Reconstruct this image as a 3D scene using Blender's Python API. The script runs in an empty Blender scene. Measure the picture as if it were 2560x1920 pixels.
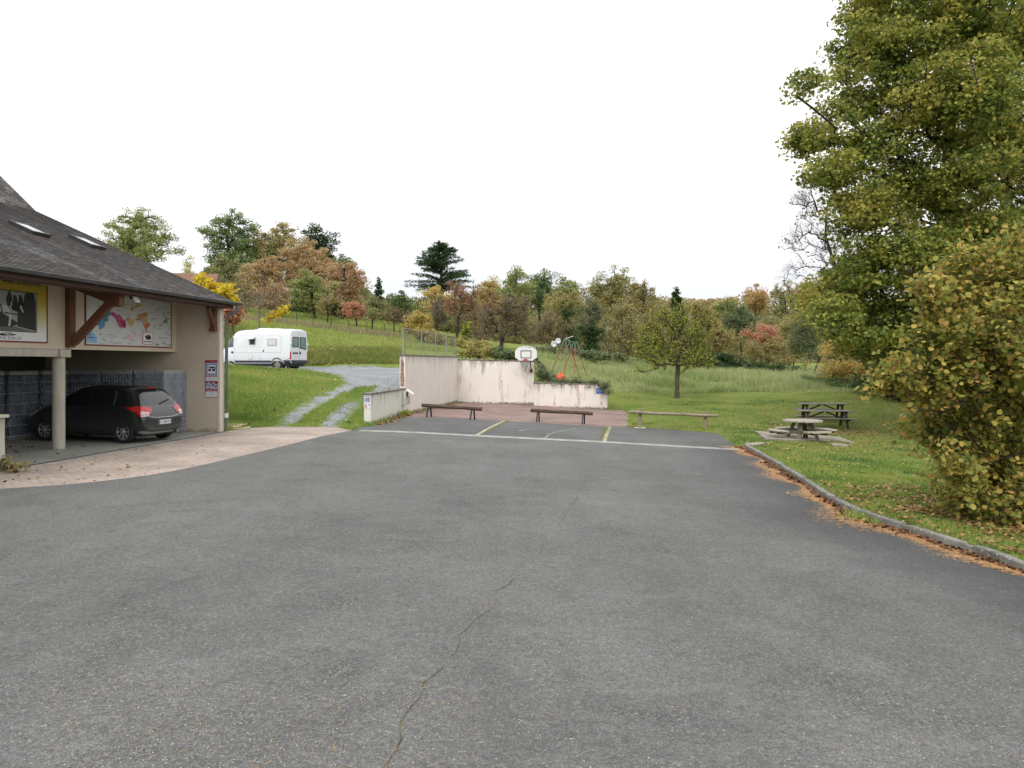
import bpy, math, random
import numpy as np
from mathutils import Vector, Matrix
from mathutils.geometry import delaunay_2d_cdt, tessellate_polygon
from mathutils.bvhtree import BVHTree
rng = np.random.default_rng(7)
random.seed(7)
SC = bpy.context.scene
COL = SC.collection
F = 1920.0      # focal length in pixels of the 2560 wide photograph
CX, HY = 1280.0, 907.0
CAMZ = 2.12
PI = math.pi

# ------------------------------------------------------------------ objects
def tag(o, label=None, cat=None, group=None, kind=None):
    if label: o['label'] = label
    if cat: o['category'] = cat
    if group: o['group'] = group
    if kind: o['kind'] = kind
    return o

def empty(name, loc=(0, 0, 0), rz=0.0, label=None, cat=None, group=None):
    o = bpy.data.objects.new(name, None)
    COL.objects.link(o)
    o.location = loc
    o.rotation_euler = (0, 0, rz)
    o.empty_display_size = 0.2
    return tag(o, label, cat, group)

def link(name, me, mat, parent=None, smooth=False):
    if mat is not None and len(me.materials) == 0:
        me.materials.append(mat)
    if smooth:
        me.polygons.foreach_set('use_smooth', [True] * len(me.polygons))
    o = bpy.data.objects.new(name, me)
    COL.objects.link(o)
    if parent is not None:
        o.parent = parent
    return o

def npmesh(name, V, Fc, mat, parent=None, smooth=False, attr=None):
    """big mesh from arrays; faces all of one size"""
    V = np.asarray(V, dtype=np.float32); Fc = np.asarray(Fc, dtype=np.int32)
    me = bpy.data.meshes.new(name)
    n, k = Fc.shape
    me.vertices.add(len(V)); me.vertices.foreach_set('co', V.ravel())
    me.loops.add(n * k); me.loops.foreach_set('vertex_index', Fc.ravel())
    me.polygons.add(n)
    me.polygons.foreach_set('loop_start', np.arange(0, n * k, k, dtype=np.int32))
    try:
        me.polygons.foreach_set('loop_total', np.full(n, k, dtype=np.int32))
    except Exception:
        pass
    if attr:
        for an, av in attr.items():
            a = me.attributes.new(an, 'FLOAT', 'POINT')
            a.data.foreach_set('value', np.asarray(av, dtype=np.float32))
    me.update(calc_edges=True)
    me.validate()
    return link(name, me, mat, parent, smooth)

class MB:
    def __init__(s):
        s.v = []; s.f = []
    def add(s, vs, fs):
        b = len(s.v)
        s.v += [tuple(v) for v in vs]
        s.f += [tuple(b + i for i in f) for f in fs]
        return s
    def box(s, c, d, rz=0.0, M=None):
        x, y, z = d[0] / 2, d[1] / 2, d[2] / 2
        vs = [Vector((i * x, j * y, k * z)) for k in (-1, 1) for j in (-1, 1) for i in (-1, 1)]
        R = M if M is not None else Matrix.Rotation(rz, 3, 'Z')
        vs = [R @ v + Vector(c) for v in vs]
        return s.add(vs, [(0, 2, 3, 1), (4, 5, 7, 6), (0, 1, 5, 4), (2, 6, 7, 3), (0, 4, 6, 2), (1, 3, 7, 5)])
    def bbox(s, a, b):
        return s.box([(a[i] + b[i]) / 2 for i in range(3)], [abs(b[i] - a[i]) for i in range(3)])
    def beam(s, a, b, w, h, up=(0, 0, 1)):
        a = Vector(a); b = Vector(b); d = (b - a); L = d.length; d.normalize()
        u = Vector(up); sd = d.cross(u)
        if sd.length < 1e-4: sd = d.cross(Vector((1, 0, 0)))
        sd.normalize(); u = sd.cross(d)
        R = Matrix((d, sd, u)).transposed()
        return s.box((a + b) / 2, (L, w, h), M=R)
    def tube(s, path, r, n=8, caps=True):
        P = [Vector(p) for p in path]
        rs = r if isinstance(r, (list, tuple)) else [r] * len(P)
        b = len(s.v); prev = None
        for i, p in enumerate(P):
            d = (P[min(i + 1, len(P) - 1)] - P[max(i - 1, 0)])
            if d.length < 1e-9: d = Vector((0, 0, 1))
            d.normalize()
            if prev is None:
                u = d.cross(Vector((0, 0, 1)))
                if u.length < 1e-3: u = d.cross(Vector((1, 0, 0)))
            else:
                u = prev - d * prev.dot(d)
                if u.length < 1e-5: u = d.cross(Vector((1, 0, 0)))
            u.normalize(); prev = u; w = d.cross(u)
            for j in range(n):
                a = 2 * PI * j / n
                s.v.append(tuple(p + (u * math.cos(a) + w * math.sin(a)) * rs[i]))
        for i in range(len(P) - 1):
            for j in range(n):
                s.f.append((b + i * n + j, b + i * n + (j + 1) % n, b + (i + 1) * n + (j + 1) % n, b + (i + 1) * n + j))
        if caps:
            s.f.append(tuple(b + j for j in reversed(range(n))))
            e = b + (len(P) - 1) * n
            s.f.append(tuple(e + j for j in range(n)))
        return s
    def lathe(s, prof, c=(0, 0, 0), axis='z', n=24):
        """prof: (r, h) pairs"""
        b = len(s.v); m = len(prof)
        for (r, h) in prof:
            for j in range(n):
                a = 2 * PI * j / n
                p = (r * math.cos(a), r * math.sin(a), h)
                if axis == 'x': p = (p[2], p[0], p[1])
                elif axis == 'y': p = (p[0], p[2], p[1])
                s.v.append((p[0] + c[0], p[1] + c[1], p[2] + c[2]))
        for i in range(m - 1):
            for j in range(n):
                s.f.append((b + i * n + j, b + i * n + (j + 1) % n, b + (i + 1) * n + (j + 1) % n, b + (i + 1) * n + j))
        if prof[0][0] > 1e-6: s.f.append(tuple(b + j for j in reversed(range(n))))
        if prof[-1][0] > 1e-6: s.f.append(tuple(b + (m - 1) * n + j for j in range(n)))
        return s
    def prism(s, poly, o, ex, ey, en, t0, t1):
        """2D polygon in frame (o,ex,ey), extruded along en from t0 to t1"""
        o = Vector(o); ex = Vector(ex); ey = Vector(ey); en = Vector(en); n = len(poly)
        vs = [o + ex * p[0] + ey * p[1] + en * t0 for p in poly] + [o + ex * p[0] + ey * p[1] + en * t1 for p in poly]
        tri = tessellate_polygon([[Vector((p[0], p[1], 0)) for p in poly]])
        fs = [tuple(n + i for i in t) for t in tri] + [tuple(reversed(t)) for t in tri]
        fs += [(i, (i + 1) % n, n + (i + 1) % n, n + i) for i in range(n)]
        return s.add(vs, fs)
    def build(s, name, mat, parent=None, smooth=False, bevel=0, autosmooth=False):
        me = bpy.data.meshes.new(name)
        me.from_pydata(s.v, [], s.f)
        me.validate(); me.update()
        o = link(name, me, mat, parent, smooth)
        import bmesh
        bm = bmesh.new(); bm.from_mesh(me); bmesh.ops.recalc_face_normals(bm, faces=bm.faces); bm.to_mesh(me); bm.free()
        if bevel:
            md = o.modifiers.new('bevel', 'BEVEL'); md.width = bevel; md.segments = 2; md.limit_method = 'ANGLE'; md.angle_limit = 0.6
        if autosmooth:
            me.polygons.foreach_set('use_smooth', [True] * len(me.polygons))
            me.set_sharp_from_angle(angle=0.7)
        return o

def copy_tree(o, parent=None):
    c = o.copy(); COL.objects.link(c); c.parent = parent
    for ch in [x for x in bpy.data.objects if x.parent == o]:
        copy_tree(ch, c)
    return c

# ------------------------------------------------------------------ materials
class NT:
    def __init__(s, nt): s.nt = nt; s.N = nt.nodes; s.L = nt.links
    def n(s, t, **k):
        x = s.N.new(t)
        for a, b in k.items():
            if a == 'inp':
                for i, v in b.items():
                    if isinstance(v, bpy.types.NodeSocket): s.L.new(v, x.inputs[i])
                    else: x.inputs[i].default_value = v
            else: setattr(x, a, b)
        return x
    def coord(s, kind='Object', scale=(1, 1, 1), rot=(0, 0, 0), loc=(0, 0, 0)):
        c = s.n('ShaderNodeTexCoord')
        m = s.n('ShaderNodeMapping', inp={0: c.outputs[kind], 1: loc, 2: rot, 3: scale})
        return m.outputs[0]
    def noise(s, vec, scale, detail=4, rough=.55, dist=0.0):
        return s.n('ShaderNodeTexNoise', inp={'Vector': vec, 'Scale': scale, 'Detail': detail, 'Roughness': rough, 'Distortion': dist}).outputs[0]
    def ramp(s, fac, stops, interp='LINEAR'):
        r = s.n('ShaderNodeValToRGB', inp={0: fac}); cr = r.color_ramp; cr.interpolation = interp
        while len(cr.elements) < len(stops): cr.elements.new(0.5)
        for e, (p, c) in zip(cr.elements, stops):
            e.position = p
            e.color = (c, c, c, 1) if isinstance(c, (int, float)) else (*c, 1)
        return r.outputs[0]
    def mix(s, fac, a, b, blend='MIX'):
        m = s.n('ShaderNodeMix', data_type='RGBA', blend_type=blend)
        for i, v in ((0, fac), (6, a), (7, b)):
            if isinstance(v, bpy.types.NodeSocket): s.L.new(v, m.inputs[i])
            elif i == 0: m.inputs[0].default_value = v
            else: m.inputs[i].default_value = (*v, 1) if len(v) == 3 else v
        return m.outputs[2]
    def math(s, op, a, b=0.0, c=None, clamp=False):
        m = s.n('ShaderNodeMath', operation=op, use_clamp=clamp)
        for i, v in ((0, a), (1, b)) + (((2, c),) if c is not None else ()):
            if isinstance(v, bpy.types.NodeSocket): s.L.new(v, m.inputs[i])
            else: m.inputs[i].default_value = v
        return m.outputs[0]
    def attr(s, name): return s.n('ShaderNodeAttribute', attribute_name=name).outputs['Fac']
    def bump(s, h, strength=.3, dist=.02):
        return s.n('ShaderNodeBump', inp={'Height': h, 'Strength': strength, 'Distance': dist}).outputs[0]

def newmat(name):
    m = bpy.data.materials.new(name); m.use_nodes = True
    nt = NT(m.node_tree); p = m.node_tree.nodes['Principled BSDF']
    return m, nt, p

def setp(nt, p, **k):
    names = {'col': 'Base Color', 'rough': 'Roughness', 'metal': 'Metallic', 'normal': 'Normal', 'alpha': 'Alpha', 'coat': 'Coat Weight', 'spec': 'Specular IOR Level', 'trans': 'Transmission Weight', 'coatr': 'Coat Roughness'}
    for a, v in k.items():
        i = p.inputs[names[a]]
        if isinstance(v, bpy.types.NodeSocket): nt.L.new(v, i)
        else: i.default_value = (*v, 1) if isinstance(v, (tuple, list)) and len(v) == 3 else v

def M(name, col, rough=.7, var=.18, scale=6, bump=0.15, metal=0.0, bscale=60, stretch=(1, 1, 1), spec=.4, coat=0.0, alpha=1.0, col2=None, bdist=.01):
    m, nt, p = newmat(name)
    v = nt.coord('Object', stretch)
    f = nt.noise(v, scale, 5)
    a = tuple(min(1, c * (1 - var)) for c in col); b = tuple(min(1, c * (1 + var)) for c in (col2 or col))
    c = nt.ramp(f, [(.3, a), (.7, b)])
    setp(nt, p, col=c, rough=rough, metal=metal, spec=spec, coat=coat, alpha=alpha)
    if bump: setp(nt, p, normal=nt.bump(nt.noise(v, bscale, 3), bump, bdist))
    return m

def leafmat(name, cols, transl=.35, nscale=.5, wr=.55, rough=.6):
    """colour of each leaf from a per-leaf random value and a slow clump variation"""
    m, nt, p = newmat(name)
    g = nt.n('ShaderNodeNewGeometry').outputs['Random Per Island']
    v = nt.coord('Object')
    nz = nt.ramp(nt.noise(v, nscale, 3, .6), [(.3, 0.0), (.7, 1.0)])
    f = nt.math('ADD', nt.math('MULTIPLY', g, wr), nt.math('MULTIPLY', nz, 1 - wr))
    k = len(cols)
    c = nt.ramp(f, [(.06 + .88 * i / max(1, k - 1), cc) for i, cc in enumerate(cols)])
    setp(nt, p, col=c, rough=rough, spec=.3)
    tr = nt.n('ShaderNodeBsdfTranslucent', inp={0: c})
    mx = nt.n('ShaderNodeMixShader', inp={0: transl, 1: p.outputs[0], 2: tr.outputs[0]})
    out = m.node_tree.nodes['Material Output']
    nt.L.new(mx.outputs[0], out.inputs[0])
    return m

# ------------------------------------------------------------------ camera mapping
def W(px, py, d):
    return Vector(((px - CX) / F * d, d, CAMZ - (py - HY) / F * d))

def Hs(x):
    """car park falls to the right"""
    x = np.asarray(x, dtype=float)
    t = (x + 4.0)
    sp = np.where(t > 30, t, np.log1p(np.exp(np.clip(t, -40, 30) * 1.2)) / 1.2)
    t2 = x - 14.0
    sp2 = np.log1p(np.exp(np.clip(t2, -40, 30) * 1.0))
    return -0.045 * (sp - sp2)

def G(px, py):
    """photo pixel -> point on the car park surface"""
    z = 0.0
    for _ in range(30):
        d = (CAMZ - z) * F / (py - HY)
        z = float(Hs((px - CX) / F * d))
    p = W(px, py, d)
    return Vector((p.x, p.y, z))

def inpoly(P, poly):
    P = np.asarray(P); x, y = P[:, 0], P[:, 1]; q = np.asarray([(a[0], a[1]) for a in poly])
    ins = np.zeros(len(P), bool); n = len(q); j = n - 1
    for i in range(n):
        xi, yi = q[i]; xj, yj = q[j]
        c = ((yi > y) != (yj > y)) & (x < (xj - xi) * (y - yi) / (yj - yi + 1e-12) + xi)
        ins ^= c; j = i
    return ins

def polydist(P, poly):
    P = np.asarray(P, dtype=float); q = np.asarray([(a[0], a[1]) for a in poly], dtype=float); n = len(q)
    d = np.full(len(P), 1e9)
    for i in range(n):
        a = q[i]; b = q[(i + 1) % n]; ab = b - a
        t = np.clip(((P - a) @ ab) / (ab @ ab + 1e-12), 0, 1)
        dd = np.hypot(P[:, 0] - a[0] - t * ab[0], P[:, 1] - a[1] - t * ab[1])
        d = np.minimum(d, dd)
    return d

def resample(pts, step):
    out = []
    n = len(pts)
    for i in range(n - 1):
        a = Vector(pts[i]); b = Vector(pts[i + 1]); L = (b - a).length; k = max(1, int(L / step))
        for j in range(k): out.append(a.lerp(b, j / k))
    out.append(Vector(pts[-1]))
    return out

def smoothline(pts, it=2):
    P = [Vector(p) for p in pts]
    for _ in range(it):
        Q = [P[0]]
        for i in range(len(P) - 1):
            Q += [P[i].lerp(P[i + 1], .25), P[i].lerp(P[i + 1], .75)]
        Q.append(P[-1]); P = Q
    return P
# ------------------------------------------------------------------ building frame
UH = Vector((0.1424, 0.9898, 0)).normalized()      # along the facade, away from the camera
VH = Vector((-UH.y, UH.x, 0))                       # into the building
BO = UH * 22.19 + VH * 12.2                         # outer foot of the end wall
BANG = math.atan2(UH.y, UH.x)
def BL(a, b, z=0.0): return BO + UH * a + VH * b + Vector((0, 0, z))
def ray_plane(px, py, p0, n):
    o = Vector((0, 0, CAMZ)); d = Vector(((px - CX) / F, 1, -(py - HY) / F)); n = Vector(n)
    return o + d * ((Vector(p0) - o).dot(n) / d.dot(n))
def tolocal(p):
    q = Vector(p) - BO
    return Vector((q.dot(UH), q.dot(VH), q.z))
def onB(px, py, b):      # local coords of a pixel on the plane local-y = b
    return tolocal(ray_plane(px, py, BL(0, b), VH))
def onA(px, py, a):      # on the plane local-x = a (end wall)
    return tolocal(ray_plane(px, py, BL(a, 0), UH))

# ------------------------------------------------------------------ ground zones (world outlines)
v2 = lambda p: Vector((p[0], p[1], 0))
G2 = lambda x, y: v2(G(x, y))
slab_edge = [v2(BL(a, 0)) for a in (-40, -14, -10, -6, -2, 0.0)]
pav_as = [v2((-45, 8.5)), v2((-14, 11.6))] + smoothline([G2(*p) for p in [(0, 1222), (231, 1207), (440, 1178), (602, 1140), (741, 1107), (800, 1091), (880, 1076)]], 2)
pav_top = [G2(845, 1068.5), G2(784, 1067), G2(675, 1067), G2(600, 1071), G2(565, 1078)]
bay_back = [G2(905, 1066), G2(927, 1064.5), G2(975, 1051), G2(1020, 1043), G2(1100, 1044), G2(1181, 1047), G2(1346, 1057), G2(1518, 1066.5), G2(1568, 1066.5), G2(1640, 1071), G2(1800, 1083), G2(1845, 1117)]
kerb_line = smoothline([G2(*p) for p in [(1855, 1118), (1900, 1143), (1950, 1173), (1996, 1202), (2050, 1240), (2102, 1272), (2155, 1296), (2220, 1318), (2286, 1338), (2382, 1372), (2478, 1400), (2560, 1436)]] + [v2((6.75, 8.2)), v2((7.2, 5)), v2((8, 0)), v2((9, -12)), v2((9.5, -40))], 1)
asphalt = [v2((-45, -40))] + pav_as + bay_back + kerb_line
paver = [v2(BL(-40, -.0))] + slab_edge[1:] + list(reversed(pav_top)) + list(reversed(pav_as[1:])) + [v2((-45, 8.5))]
court_r = [G2(1518, 1024), G2(1560, 1026), G2(1571, 1035), G2(1572, 1060), G2(1568, 1066.5)]
wall_c = G2(1144, 1004.7); wall_n = G2(1013, 1033); wall_s = G2(927, 1063)
wall_r1 = G2(1334.5, 1013.5); wall_r2 = G2(1518, 1024)
court = [wall_s, G2(975, 1051), G2(1020, 1043), G2(1100, 1044), G2(1181, 1047), G2(1346, 1057), G2(1518, 1066.5), G2(1568, 1066.5)] + list(reversed(court_r[:-1])) + [wall_r1, wall_c, wall_n]
slab = [v2(BL(-40, 0)), v2(BL(0.0, 0)), v2(BL(0.0, 9)), v2(BL(-40, 9))]
HARD = [asphalt, paver, court, slab]

# ------------------------------------------------------------------ terrain height: thin plate spline through sighted points
ctrl = []
def c3(px, py, d): p = W(px, py, d); ctrl.append((p.x, p.y, p.z))
for (px, py, d) in [
    (580, 1066, 26.5), (640, 1000, 29.5), (600, 955, 32), (600, 919, 37), (700, 926, 39), (700, 1000, 31), (760, 965, 35), (840, 952, 37),
    (870, 985, 34.5), (800, 1030, 28.5), (940, 985, 34), (990, 960, 38), (840, 925, 45), (920, 923, 47), (990, 922, 48), (700, 926, 45.5), (620, 926, 47),
    (780, 921, 49), (900, 905, 51), (900, 882, 53), (780, 880, 55), (990, 880, 54), (900, 845, 68), (700, 815, 72), (620, 805, 70), (990, 858, 68),
    (600, 780, 86), (800, 800, 88), (960, 822, 84), (600, 774, 104), (750, 782, 104), (850, 791, 104), (1000, 812, 98), (1100, 836, 88), (1252, 866, 78), (1200, 852, 96), (1300, 864, 96), (1420, 876, 90),
    (1150, 885, 56), (1250, 895, 54), (1340, 885, 66), (1450, 890, 70), (600, 790, 140), (850, 800, 140), (1000, 820, 138), (1300, 855, 135), (600, 740, 230), (1000, 770, 230), (1300, 775, 230),
    (1345, 925, 52), (1430, 960, 46), (1450, 925, 58), (1540, 990, 44), (1560, 1008, 40), (1640, 1030, 34), (1750, 1050, 30.5), (1693, 996, 46), (1900, 1004, 44),
    (1700, 982, 50), (1900, 985, 49), (2080, 985, 46), (1600, 925, 70), (1560, 905, 80), (1700, 923, 78), (1850, 934, 72), (1980, 934, 68), (2080, 945, 60), (2160, 985, 46),
    (1700, 905, 115), (1700, 880, 150), (1650, 775, 340), (1850, 790, 300), (2100, 910, 110), (2100, 800, 220), (2300, 960, 60), (2500, 1000, 45), (2500, 920, 120),
    (300, 840, 75), (100, 860, 70), (300, 800, 150), (350, 820, 300), (0, 820, 150), (60, 980, 42), (450, 900, 45)]:
    c3(px, py, d)
for (x, y) in [(7.5, 22), (7.2, 17), (6.6, 12), (7, 8), (8, 2), (9, -10), (11, 25), (12, 18), (10, 12), (14, 8), (18, 14), (17, 24), (10, 29), (4.8, 34), (7.5, 33), (13, 33), (30, 5), (30, 25), (40, -20), (-20, -30), (20, -40), (-45, -20), (-20, 0), (0, 0)]:
    ctrl.append((x, y, float(Hs(x)) + (.09 if x > 6 else 0)))
for (x, y) in [(-9.2, 24.6), (-6, 25.2)]:
    ctrl.append((x, y, 0))
CT = np.array(ctrl)
def _U(r2): return np.where(r2 < 1e-9, 0, .5 * r2 * np.log(r2 + 1e-12))
S_ = 50.0
_P = CT[:, :2] / S_; _n = len(_P)
_K = _U(((_P[:, None] - _P[None]) ** 2).sum(-1)) + np.eye(_n) * 2e-4
_A = np.zeros((_n + 3, _n + 3)); _A[:_n, :_n] = _K; _A[:_n, _n] = 1; _A[:_n, _n + 1:] = _P; _A[_n, :_n] = 1; _A[_n + 1:, :_n] = _P.T
_w = np.linalg.solve(_A, np.concatenate([CT[:, 2], np.zeros(3)]))
def tps(X, Y):
    Q = np.stack([np.ravel(X), np.ravel(Y)], 1) / S_
    out = np.zeros(len(Q))
    for s in range(0, len(Q), 20000):
        q = Q[s:s + 20000]
        out[s:s + 20000] = _U(((q[:, None] - _P[None]) ** 2).sum(-1)) @ _w[:_n] + _w[_n] + q @ _w[_n + 1:]
    return out
_hn = rng.normal(size=(24, 4))
def wob(X, Y, amp, wl):
    z = np.zeros(len(X))
    for i in range(8):
        a = _hn[i, 0] * 3; k = 2 * PI / (wl * (.6 + .15 * i))
        z += np.sin(k * (X * math.cos(a) + Y * math.sin(a)) + _hn[i, 1] * 9)
    return z * amp / 3
def T(X, Y):
    """terrain height"""
    X = np.atleast_1d(np.asarray(X, float)); Y = np.atleast_1d(np.asarray(Y, float))
    P = np.stack([X, Y], 1)
    R = np.hypot(X, Y)
    sc = np.minimum(1, 380 / np.maximum(R, 1))
    t = tps(X * sc, Y * sc)
    t = np.clip(t, -3, 60)
    t += wob(X, Y, .035, 3.5) * np.clip((Y - 24) / 10, 0, 1) + wob(X + 9, Y, .35, 30) * np.clip((Y - 75) / 60, 0, 1)
    d = np.full(len(P), 1e9); ins = np.zeros(len(P), bool)
    for h in HARD:
        d = np.minimum(d, polydist(P, h)); ins |= inpoly(P, h)
    d[ins] = 0
    f = np.clip(d / 2.5, 0, 1); f = f * f * (3 - 2 * f)
    base = Hs(X) + np.where(X > 6, .09, 0.0) * np.clip(d / .3, 0, 1)
    return base * (1 - f) + t * f
def T1(x, y): return float(T([x], [y])[0])
def GT(px, py, dmin=6.0, dmax=400.0):
    """pixel -> terrain point, marching along the sight line"""
    ds = np.geomspace(dmin, dmax, 1500)
    X = (px - CX) / F * ds; Z = CAMZ - (py - HY) / F * ds
    t = T(X, ds); k = np.where(Z < t)[0]
    i = k[0] if len(k) else -1
    return Vector((X[i], ds[i], t[i]))
def onT(px, py_or_none, d):
    x = (px - CX) / F * d
    return Vector((x, d, T1(x, d)))

# track outline
def GTs(l): return [v2(GT(*p)) for p in l]
track = [G2(675, 1067)] + GTs([(700, 1046), (735, 1022), (774, 997), (810, 982), (838, 967), (856, 957), (852, 946)]) + \
    [v2(W(800, 936, 40.5)), v2(W(750, 930, 41.5)), v2(W(640, 925, 42)), v2(W(500, 925, 42.5)), v2(W(480, 925, 51)), v2(W(620, 925, 51)), v2(W(780, 921, 50)), v2(W(880, 921, 49.5)), v2(W(1000, 922, 49)), v2(W(1045, 922, 47))] + \
    [v2(Vector(wall_c) + Vector((-.6, -4, 0))), v2(wall_n + Vector((-.32, 0, 0)))] + GTs([(912, 992), (905, 1018), (880, 1042)]) + [G2(847, 1068.4)]
strip = [G2(732, 1067)] + GTs([(760, 1048), (800, 1020), (836, 1001), (862, 984), (895, 971), (938, 966), (915, 984), (886, 1000), (852, 1012), (822, 1034)]) + [G2(786, 1067)]
lawn = [v2((8, -50)), v2((80, -50)), v2((80, 44))] + [v2(W(px, 900, d)) for px, d in [(2300, 42), (2160, 45), (2000, 49), (1850, 51), (1700, 50), (1560, 47), (1530, 45)]] + [v2(Vector(wall_r2) + Vector((.2, .3, 0))), v2((2.5, 36)), v2((2, 24))]
ZON = [('garage_floor', [slab]), ('paved_forecourt', [paver]), ('car_park', [asphalt]), ('paved_court', [court]), ('grass_strip', [strip]), ('gravel_track', [track]), ('lawn', [lawn])]

def lattice(x0, x1, y0, y1, s, jit=.3):
    X, Y = np.meshgrid(np.arange(x0, x1, s), np.arange(y0, y1, s))
    P = np.stack([X.ravel(), Y.ravel()], 1)
    return P + rng.uniform(-jit * s, jit * s, P.shape)
A = lattice(-30, 24, 2, 62, .62)
B = lattice(-110, 110, -40, 160, 3.2); B = B[~((B[:, 0] > -30.5) & (B[:, 0] < 24.5) & (B[:, 1] > 1.5) & (B[:, 1] < 62.5))]
C = lattice(-420, 420, -100, 460, 14); C = C[~((np.abs(C[:, 0]) < 112) & (C[:, 1] > -42) & (C[:, 1] < 162))]
D = lattice(-3000, 3000, -3000, 3000, 300); D = D[~((np.abs(D[:, 0]) < 450) & (D[:, 1] > -150) & (D[:, 1] < 480))]
pts = np.concatenate([A, B, C, D])
polys = [z for _, zz in ZON for z in zz]
dmin = np.full(len(pts), 1e9)
for p in polys: dmin = np.minimum(dmin, polydist(pts, p))
pts = pts[dmin > .12]
verts = [Vector((float(a), float(b))) for a, b in pts]; edges = []
def jag(poly, step, amp):
    P = resample(list(poly) + [poly[0]], step)[:-1]
    return P
for nm, zz in ZON:
    for z in zz:
        P = resample(list(z) + [z[0]], .5 if nm != 'lawn' else 3.0)[:-1]
        P = [p for p in P]
        b = len(verts); verts += [Vector((p.x, p.y)) for p in P]
        edges += [(b + i, b + (i + 1) % len(P)) for i in range(len(P))]
cv, ce, cf, _, _, _ = delaunay_2d_cdt(verts, edges, [], 0, 1e-4)
CV = np.array([(v.x, v.y) for v in cv]); CF = np.array([f for f in cf if len(f) == 3])
cen = CV[CF].mean(1)
a_ = CV[CF]; ar = (a_[:, 1, 0] - a_[:, 0, 0]) * (a_[:, 2, 1] - a_[:, 0, 1]) - (a_[:, 1, 1] - a_[:, 0, 1]) * (a_[:, 2, 0] - a_[:, 0, 0])
CF[ar < 0] = CF[ar < 0][:, ::-1]
TZ = T(CV[:, 0], CV[:, 1])
zone = np.full(len(CF), -1)
for i, (nm, zz) in enumerate(ZON):
    for z in zz:
        m = inpoly(cen, z) & (zone < 0); zone[m] = i

# ------------------------------------------------------------------ ground materials
def grass_ground(name, c1, c2, c3, sc=.35, strawness=.25):
    m, nt, p = newmat(name); v = nt.coord('Object')
    a = nt.ramp(nt.noise(v, sc, 4), [(.35, c1), (.65, c2)])
    b = nt.mix(nt.ramp(nt.noise(v, sc * 3.1, 5, .65), [(.5, 0.0), (.78, strawness * 2)]), a, c3)
    d = nt.ramp(nt.noise(v, 22, 4, .7), [(.3, .45), (.7, 1.35)])
    yy = nt.n('ShaderNodeSeparateXYZ', inp={0: v}).outputs[1]
    b = nt.mix(nt.ramp(nt.math('DIVIDE', yy, 400), [(.28, 0.0), (.33, 1.0)]), b, (.17, .15, .07))
    c = nt.mix(1.0, b, d, 'MULTIPLY')
    setp(nt, p, col=c, rough=.95, spec=.1, normal=nt.bump(nt.noise(v, 30, 4, .7), .9, .06))
    return m
GRASS_L = grass_ground('lawn_ground', (.13, .19, .04), (.21, .26, .06), (.28, .21, .09), .45, .45)
GRASS_H = grass_ground('hill_grass', (.15, .21, .045), (.23, .28, .07), (.28, .27, .12), .12, .3)

def m_asphalt():
    m, nt, p = newmat('asphalt'); v = nt.coord('Object')
    big = nt.ramp(nt.noise(v, .22, 5, .6), [(.32, (.150, .152, .148)), (.7, (.215, .217, .212))])
    str_ = nt.ramp(nt.noise(nt.coord('Object', (.9, .14, 1), (0, 0, .2)), 1.0, 4, .6), [(.35, .92), (.7, 1.07)])
    big = nt.mix(1.0, big, str_, 'MULTIPLY')
    vo = nt.n('ShaderNodeTexVoronoi', inp={'Vector': v, 'Scale': 75.0}); st = nt.ramp(vo.outputs['Color'], [(0.0, .28), (.5, .85), (.85, 1.3), (1.0, 3.0)])
    vo2 = nt.n('ShaderNodeTexVoronoi', inp={'Vector': v, 'Scale': 160.0}); st2 = nt.ramp(vo2.outputs['Color'], [(0.0, .6), (.7, 1.15), (1.0, 1.8)])
    sp = nt.mix(.5, st, st2)
    c = nt.mix(1.0, big, sp, 'MULTIPLY')
    c = nt.mix(1.0, c, nt.ramp(nt.noise(v, 2.6, 6, .7, .6), [(.32, .88), (.5, 1.0), (.7, 1.07)]), 'MULTIPLY')
    c = nt.mix(1.0, c, nt.ramp(nt.noise(v, 18, 4, .8), [(.3, .7), (.7, 1.25)]), 'MULTIPLY')
    vo3 = nt.n('ShaderNodeTexVoronoi', inp={'Vector': v, 'Scale': 48.0}); co = nt.ramp(vo3.outputs['Color'], [(0.0, .3), (.45, .75), (.8, 1.35), (1.0, 2.7)])
    ve3 = nt.n('ShaderNodeTexVoronoi', inp={'Vector': v, 'Scale': 48.0}, feature='DISTANCE_TO_EDGE').outputs[0]
    co = nt.mix(1.0, co, nt.ramp(ve3, [(0.0, .35), (.16, 1.0)]), 'MULTIPLY')
    c = nt.mix(nt.ramp(nt.noise(v, .55, 5, .65, .8), [(.50, 0.0), (.64, .6)]), c, nt.mix(1.0, big, co, 'MULTIPLY'))
    c = nt.mix(nt.ramp(nt.noise(nt.coord('Object', (.5, 1.6, 1), (0, 0, -.15), (7, 3, 0)), 1.0, 5, .6, .5), [(.60, 0.0), (.68, .13)]), c, (.32, .32, .315))
    edge = nt.attr('wear')
    c = nt.mix(nt.math('MULTIPLY', edge, .62), c, (.045, .047, .053))
    vd = nt.n('ShaderNodeTexVoronoi', inp={'Vector': v, 'Scale': 75.0}, feature='DISTANCE_TO_EDGE').outputs[0]
    dark = nt.ramp(vd, [(0.0, .5), (.12, 1.0)])
    c = nt.mix(1.0, c, dark, 'MULTIPLY')
    h = nt.math('ADD', nt.math('MINIMUM', vd, .3), nt.math('MULTIPLY', nt.noise(v, 40, 3), .5))
    setp(nt, p, col=c, rough=.82, spec=.35, normal=nt.bump(h, .75, .015))
    return m
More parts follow.
